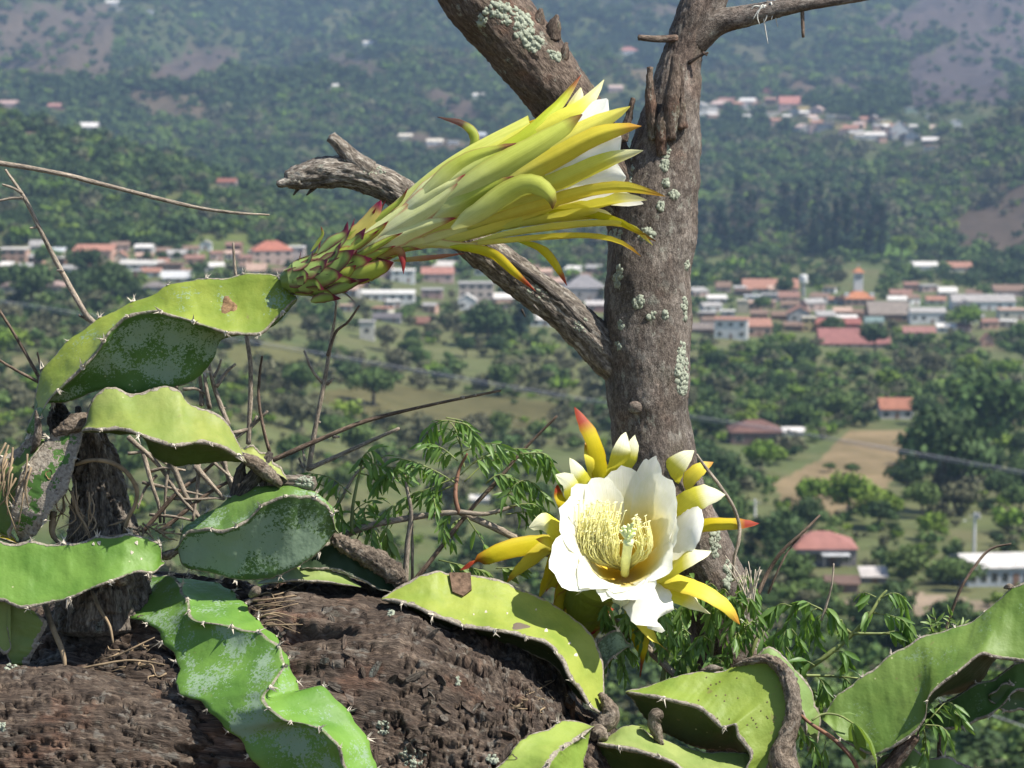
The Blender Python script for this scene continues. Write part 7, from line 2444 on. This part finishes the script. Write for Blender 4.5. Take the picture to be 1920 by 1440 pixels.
def rachis(t, path, nl, length, pale=False, hw=1.6, droop=1.0, mat='stem_green'):
    o = twig_part('leaf_stalk', path, np.linspace(hw, hw * .5, len(path)), M[mat], t, None, 6, .2)
    P_ = smooth_path(path, 40)
    T_ = unit(np.gradient(P_, axis=0))
    for k in range(nl):
        f_ = .18 + .82 * (k // 2 * 2 + 1) / nl
        i_ = min(39, int(f_ * 39))
        side = 1 if k % 2 else -1
        pr = np.array([-T_[i_][1], T_[i_][0], 0]) * side
        dr = unit(T_[i_] * .55 + pr * random.uniform(.35, .8) + np.array([random.uniform(-.15, .15), droop * random.uniform(.55, 1.15), random.uniform(-.5, .5)]))
        leaflet(o, P_[i_], dr, length * random.uniform(.75, 1.2), pale)
    leaflet(o, P_[-1], unit(T_[-1] + np.array([0, droop * .5, 0])), length, pale)


def ZG3(pts, w):
    return ZG([(x, y, w + random.uniform(-14, 14)) for x, y in pts])


sh = thing('leafy_shrub', Pv([(640, 1100, 200)])[0], 'leafy green branch with drooping leaflets left of the open flower', 'shrub')
twig_part('branch', ZG3([(820, 900), (890, 822), (1020, 770), (1200, 736), (1380, 715), (1500, 722), (1640, 680)], 200), [8, 7, 6.5, 6, 5, 4, 3], M['twig'], sh)
twig_part('branch', ZG3([(1390, 715), (1540, 782), (1680, 850), (1850, 930), (1960, 1000)], 206), [6, 7, 7.5, 8, 9], M['twig'], sh)
twig_part('branch', ZG3([(1140, 1030), (1200, 1000), (1420, 722), (1540, 590), (1660, 450), (1796, 312)], 214), [5, 4.6, 4.2, 3.8, 3, 2.2], M['twig_dark'], sh)
twig_part('branch', ZG3([(1385, 720), (1370, 640), (1385, 540), (1420, 470)], 196), [4.6, 4, 3.2, 2], M['stem_red'], sh)
twig_part('branch', ZG3([(935, 800), (940, 700), (960, 590), (985, 490)], 196), [4, 3.4, 2.8, 1.8], M['stem_green'], sh)
twig_part('branch', ZG3([(1160, 1010), (1170, 850), (1185, 720), (1165, 600), (1160, 530)], 190), [6, 5, 4, 3, 2], M['twig'], sh)
twig_part('branch', ZG3([(1190, 1010), (1190, 860), (1190, 740)], 220), [3, 2.6, 2], M['twig'], sh)
twig_part('branch', ZG3([(870, 700), (950, 560), (1000, 520)], 220), [3, 2.6, 2], M['twig'], sh)
LS = [([(1400, 490), (1385, 400), (1340, 332), (1270, 352), (1252, 400)], 14), ([(1340, 332), (1420, 350), (1450, 396)], 10), ([(1390, 560), (1480, 484), (1600, 452), (1720, 462), (1780, 540)], 20),
      ([(1380, 600), (1300, 550), (1200, 505), (1130, 490)], 14), ([(970, 520), (985, 480), (1022, 448)], 8), ([(980, 500), (1060, 520), (1130, 530), (1200, 524)], 12), ([(935, 640), (850, 572), (760, 552)], 12),
      ([(1370, 570), (1250, 620), (1150, 660), (1080, 712)], 14), ([(1000, 770), (990, 700), (1040, 662)], 9), ([(930, 800), (960, 750), (1010, 762), (1022, 832)], 9), ([(1560, 690), (1620, 600), (1680, 585), (1740, 640)], 14),
      ([(1500, 590), (1560, 556), (1650, 590)], 10), ([(1380, 700), (1325, 740), (1322, 800)], 7), ([(1600, 690), (1690, 680), (1755, 722)], 10), ([(1390, 470), (1480, 430), (1560, 430)], 8), ([(900, 640), (880, 700), (900, 760)], 6),
      ([(1300, 600), (1280, 650), (1290, 700)], 6), ([(1640, 470), (1740, 470), (1776, 520)], 8), ([(1380, 500), (1320, 450), (1270, 430)], 8), ([(1130, 560), (1080, 560), (1040, 600)], 7)]
for pts, nl in LS:
    rachis(sh, ZG3(pts, 190), nl + 2, 35)
    ox, oy = random.uniform(-50, 50), random.uniform(-20, 50)
    rachis(sh, ZG3([(x + ox, y + oy) for x, y in pts], 240), max(4, nl - 2), 34)
for pts, nl in (([(1100, 750), (1082, 790), (1100, 872)], 8), ([(1300, 915), (1400, 938), (1490, 962)], 10), ([(1540, 950), (1620, 946)], 5)):
    rachis(sh, ZG3(pts, 190), nl, 40, True)
rachis(sh, ZG3([(1420, 740), (1470, 815), (1490, 850)], 180), 3, 44)

sr = thing('leafy_shrub', Pv([(1300, 1420, 150)])[0], 'dense leafy green shrub under the open flower and in front of the trunk', 'shrub')
rr2 = random.Random(12)


def ZF3(pts, w):
    return ZF([(x, y, w + rr2.uniform(-16, 16)) for x, y in pts])


twig_part('branch', ZF3([(40, 340), (150, 410), (260, 500), (410, 640)], 190), [9, 9, 8, 7], M['twig'], sr)
twig_part('branch', ZF3([(520, 900), (540, 600), (560, 420), (600, 300)], 190), [6, 5, 4, 2], M['stem_green'], sr)
twig_part('branch', ZF3([(320, 800), (340, 600), (380, 450), (430, 340)], 190), [6, 5, 4, 2], M['stem_green'], sr)
twig_part('branch', ZF3([(640, 900), (680, 640), (740, 480), (800, 330)], 190), [6, 5, 4, 2], M['stem_green'], sr)
for k in range(62):
    x, y = rr2.uniform(100, 760), rr2.uniform(190, 600)
    if y < 330 and x < 420:
        x += 330
    a_ = rr2.uniform(-.9, .9)
    l_ = rr2.uniform(70, 140)
    rachis(sr, ZF3([(x, y), (x + math.sin(a_) * l_ * .6, y - 25), (x + math.sin(a_) * l_, y + rr2.uniform(0, 60))], rr2.uniform(110, 200)), 9, 33, hw=1.3)
sq_ = thing('leafy_shrub', Pv([(1500, 1420, 140)])[0], 'airy green shrub with hanging leaflets between trunk and large right stem', 'shrub')
twig_part('branch', ZF3([(860, 720), (930, 622), (1050, 540), (1170, 440), (1240, 360), (1290, 280), (1318, 250)], 154), [6, 5.4, 5, 4.2, 3.4, 2.6, 1.8], M['stem_green'], sq_)
twig_part('branch', ZF3([(1170, 440), (1250, 440), (1350, 440)], 154), [3, 2.6, 2], M['stem_green'], sq_)
twig_part('branch', ZF3([(930, 624), (1060, 626), (1190, 636)], 154), [3, 2.4, 1.6], M['stem_green'], sq_)
twig_part('branch', ZF3([(1160, 440), (1100, 390), (1040, 340), (980, 310)], 154), [3, 2.6, 2, 1.4], M['stem_green'], sq_)
LS2 = [([(1290, 285), (1340, 262), (1385, 275), (1400, 320)], 12), ([(1250, 350), (1330, 360), (1400, 390), (1432, 460)], 14), ([(1300, 440), (1370, 430), (1420, 470)], 9), ([(1270, 280), (1230, 262), (1210, 262)], 3), ([(1280, 350), (1250, 345), (1230, 346)], 3),
       ([(1100, 390), (1120, 380), (1130, 420)], 6), ([(1040, 340), (1060, 330), (1090, 370)], 8), ([(1000, 320), (960, 300), (900, 310)], 10), ([(1010, 330), (980, 350), (960, 420)], 10), ([(940, 320), (900, 360), (860, 460)], 10), ([(900, 320), (850, 310), (800, 350)], 10),
       ([(1060, 340), (1010, 380), (1000, 460)], 10), ([(1080, 520), (1130, 520), (1150, 570)], 8), ([(1000, 580), (960, 560), (930, 590)], 8), ([(1010, 626), (1040, 660), (1050, 700)], 8), ([(1120, 630), (1150, 650), (1170, 690)], 8), ([(1190, 636), (1230, 640), (1220, 680)], 6), ([(960, 640), (990, 690), (1040, 740)], 8), ([(860, 480), (890, 520), (920, 600)], 8), ([(840, 420), (820, 470), (830, 540)], 8), ([(900, 420), (930, 460), (950, 520)], 8), ([(780, 430), (770, 480), (790, 540)], 8)]
for pts, nl in LS2:
    rachis(sq_, ZF3(pts, 150), nl + 2, 38, hw=1.3)
s3 = thing('leafy_sprig', Pv([(1520, 1480, 20)])[0], 'reddish sprig with two large folded leaves at the bottom right', 'sprig')
twig_part('branch', ZF3([(930, 790), (990, 840), (1080, 900), (1160, 980), (1200, 1060)], -20), [3, 3.4, 3.8, 4, 4.4], M['stem_red'], s3)
twig_part('branch', ZF3([(990, 820), (1040, 792), (1110, 800), (1170, 835)], -30), [2.4, 2.2, 2, 1.6], M['stem_green'], s3)
for (p_, d_, l_) in (((1170, 835), (.35, 1, .1), 78), ((1180, 840), (.8, .9, -.2), 86), ((1165, 835), (.1, 1, .3), 70), ((1110, 800), (.6, -.2, 0), 30)):
    leaflet(s3, ZF([(p_[0], p_[1], -34)])[0], d_, l_, True)
for pts, nl in (([(930, 880), (990, 900), (1000, 960)], 7), ([(1050, 910), (1040, 960), (1020, 1030)], 7), ([(910, 800), (930, 850), (940, 900)], 5)):
    rachis(s3, ZF3(pts, -20), nl, 34)
s4 = thing('leafy_sprig', Pv([(1730, 1420, 10)])[0], 'narrow-leaved green sprig hanging under the large right stem', 'sprig')
for pts, nl in (([(1460, 870), (1520, 800), (1580, 740), (1620, 760)], 14), ([(1480, 840), (1560, 850), (1590, 900)], 8), ([(1480, 860), (1490, 920), (1480, 990)], 8), ([(1540, 790), (1600, 770), (1650, 820)], 8)):
    rachis(s4, ZF3(pts, -20), nl, 34)
s5 = thing('leafy_sprig', Pv([(1760, 1180, 100)])[0], 'small tuft of olive leaves behind the edge of the large right stem', 'sprig')
for pts, nl in (([(1560, 460), (1540, 420), (1530, 370)], 9), ([(1580, 450), (1590, 400), (1600, 360)], 9), ([(1600, 440), (1640, 410), (1660, 400)], 7), ([(1540, 450), (1515, 430), (1510, 400)], 7)):
    rachis(s5, ZF3(pts, 100), nl, 20, True, droop=.2)
print('trees', ntree, 'leaves', nleaf, 'objects', len(bpy.data.objects))
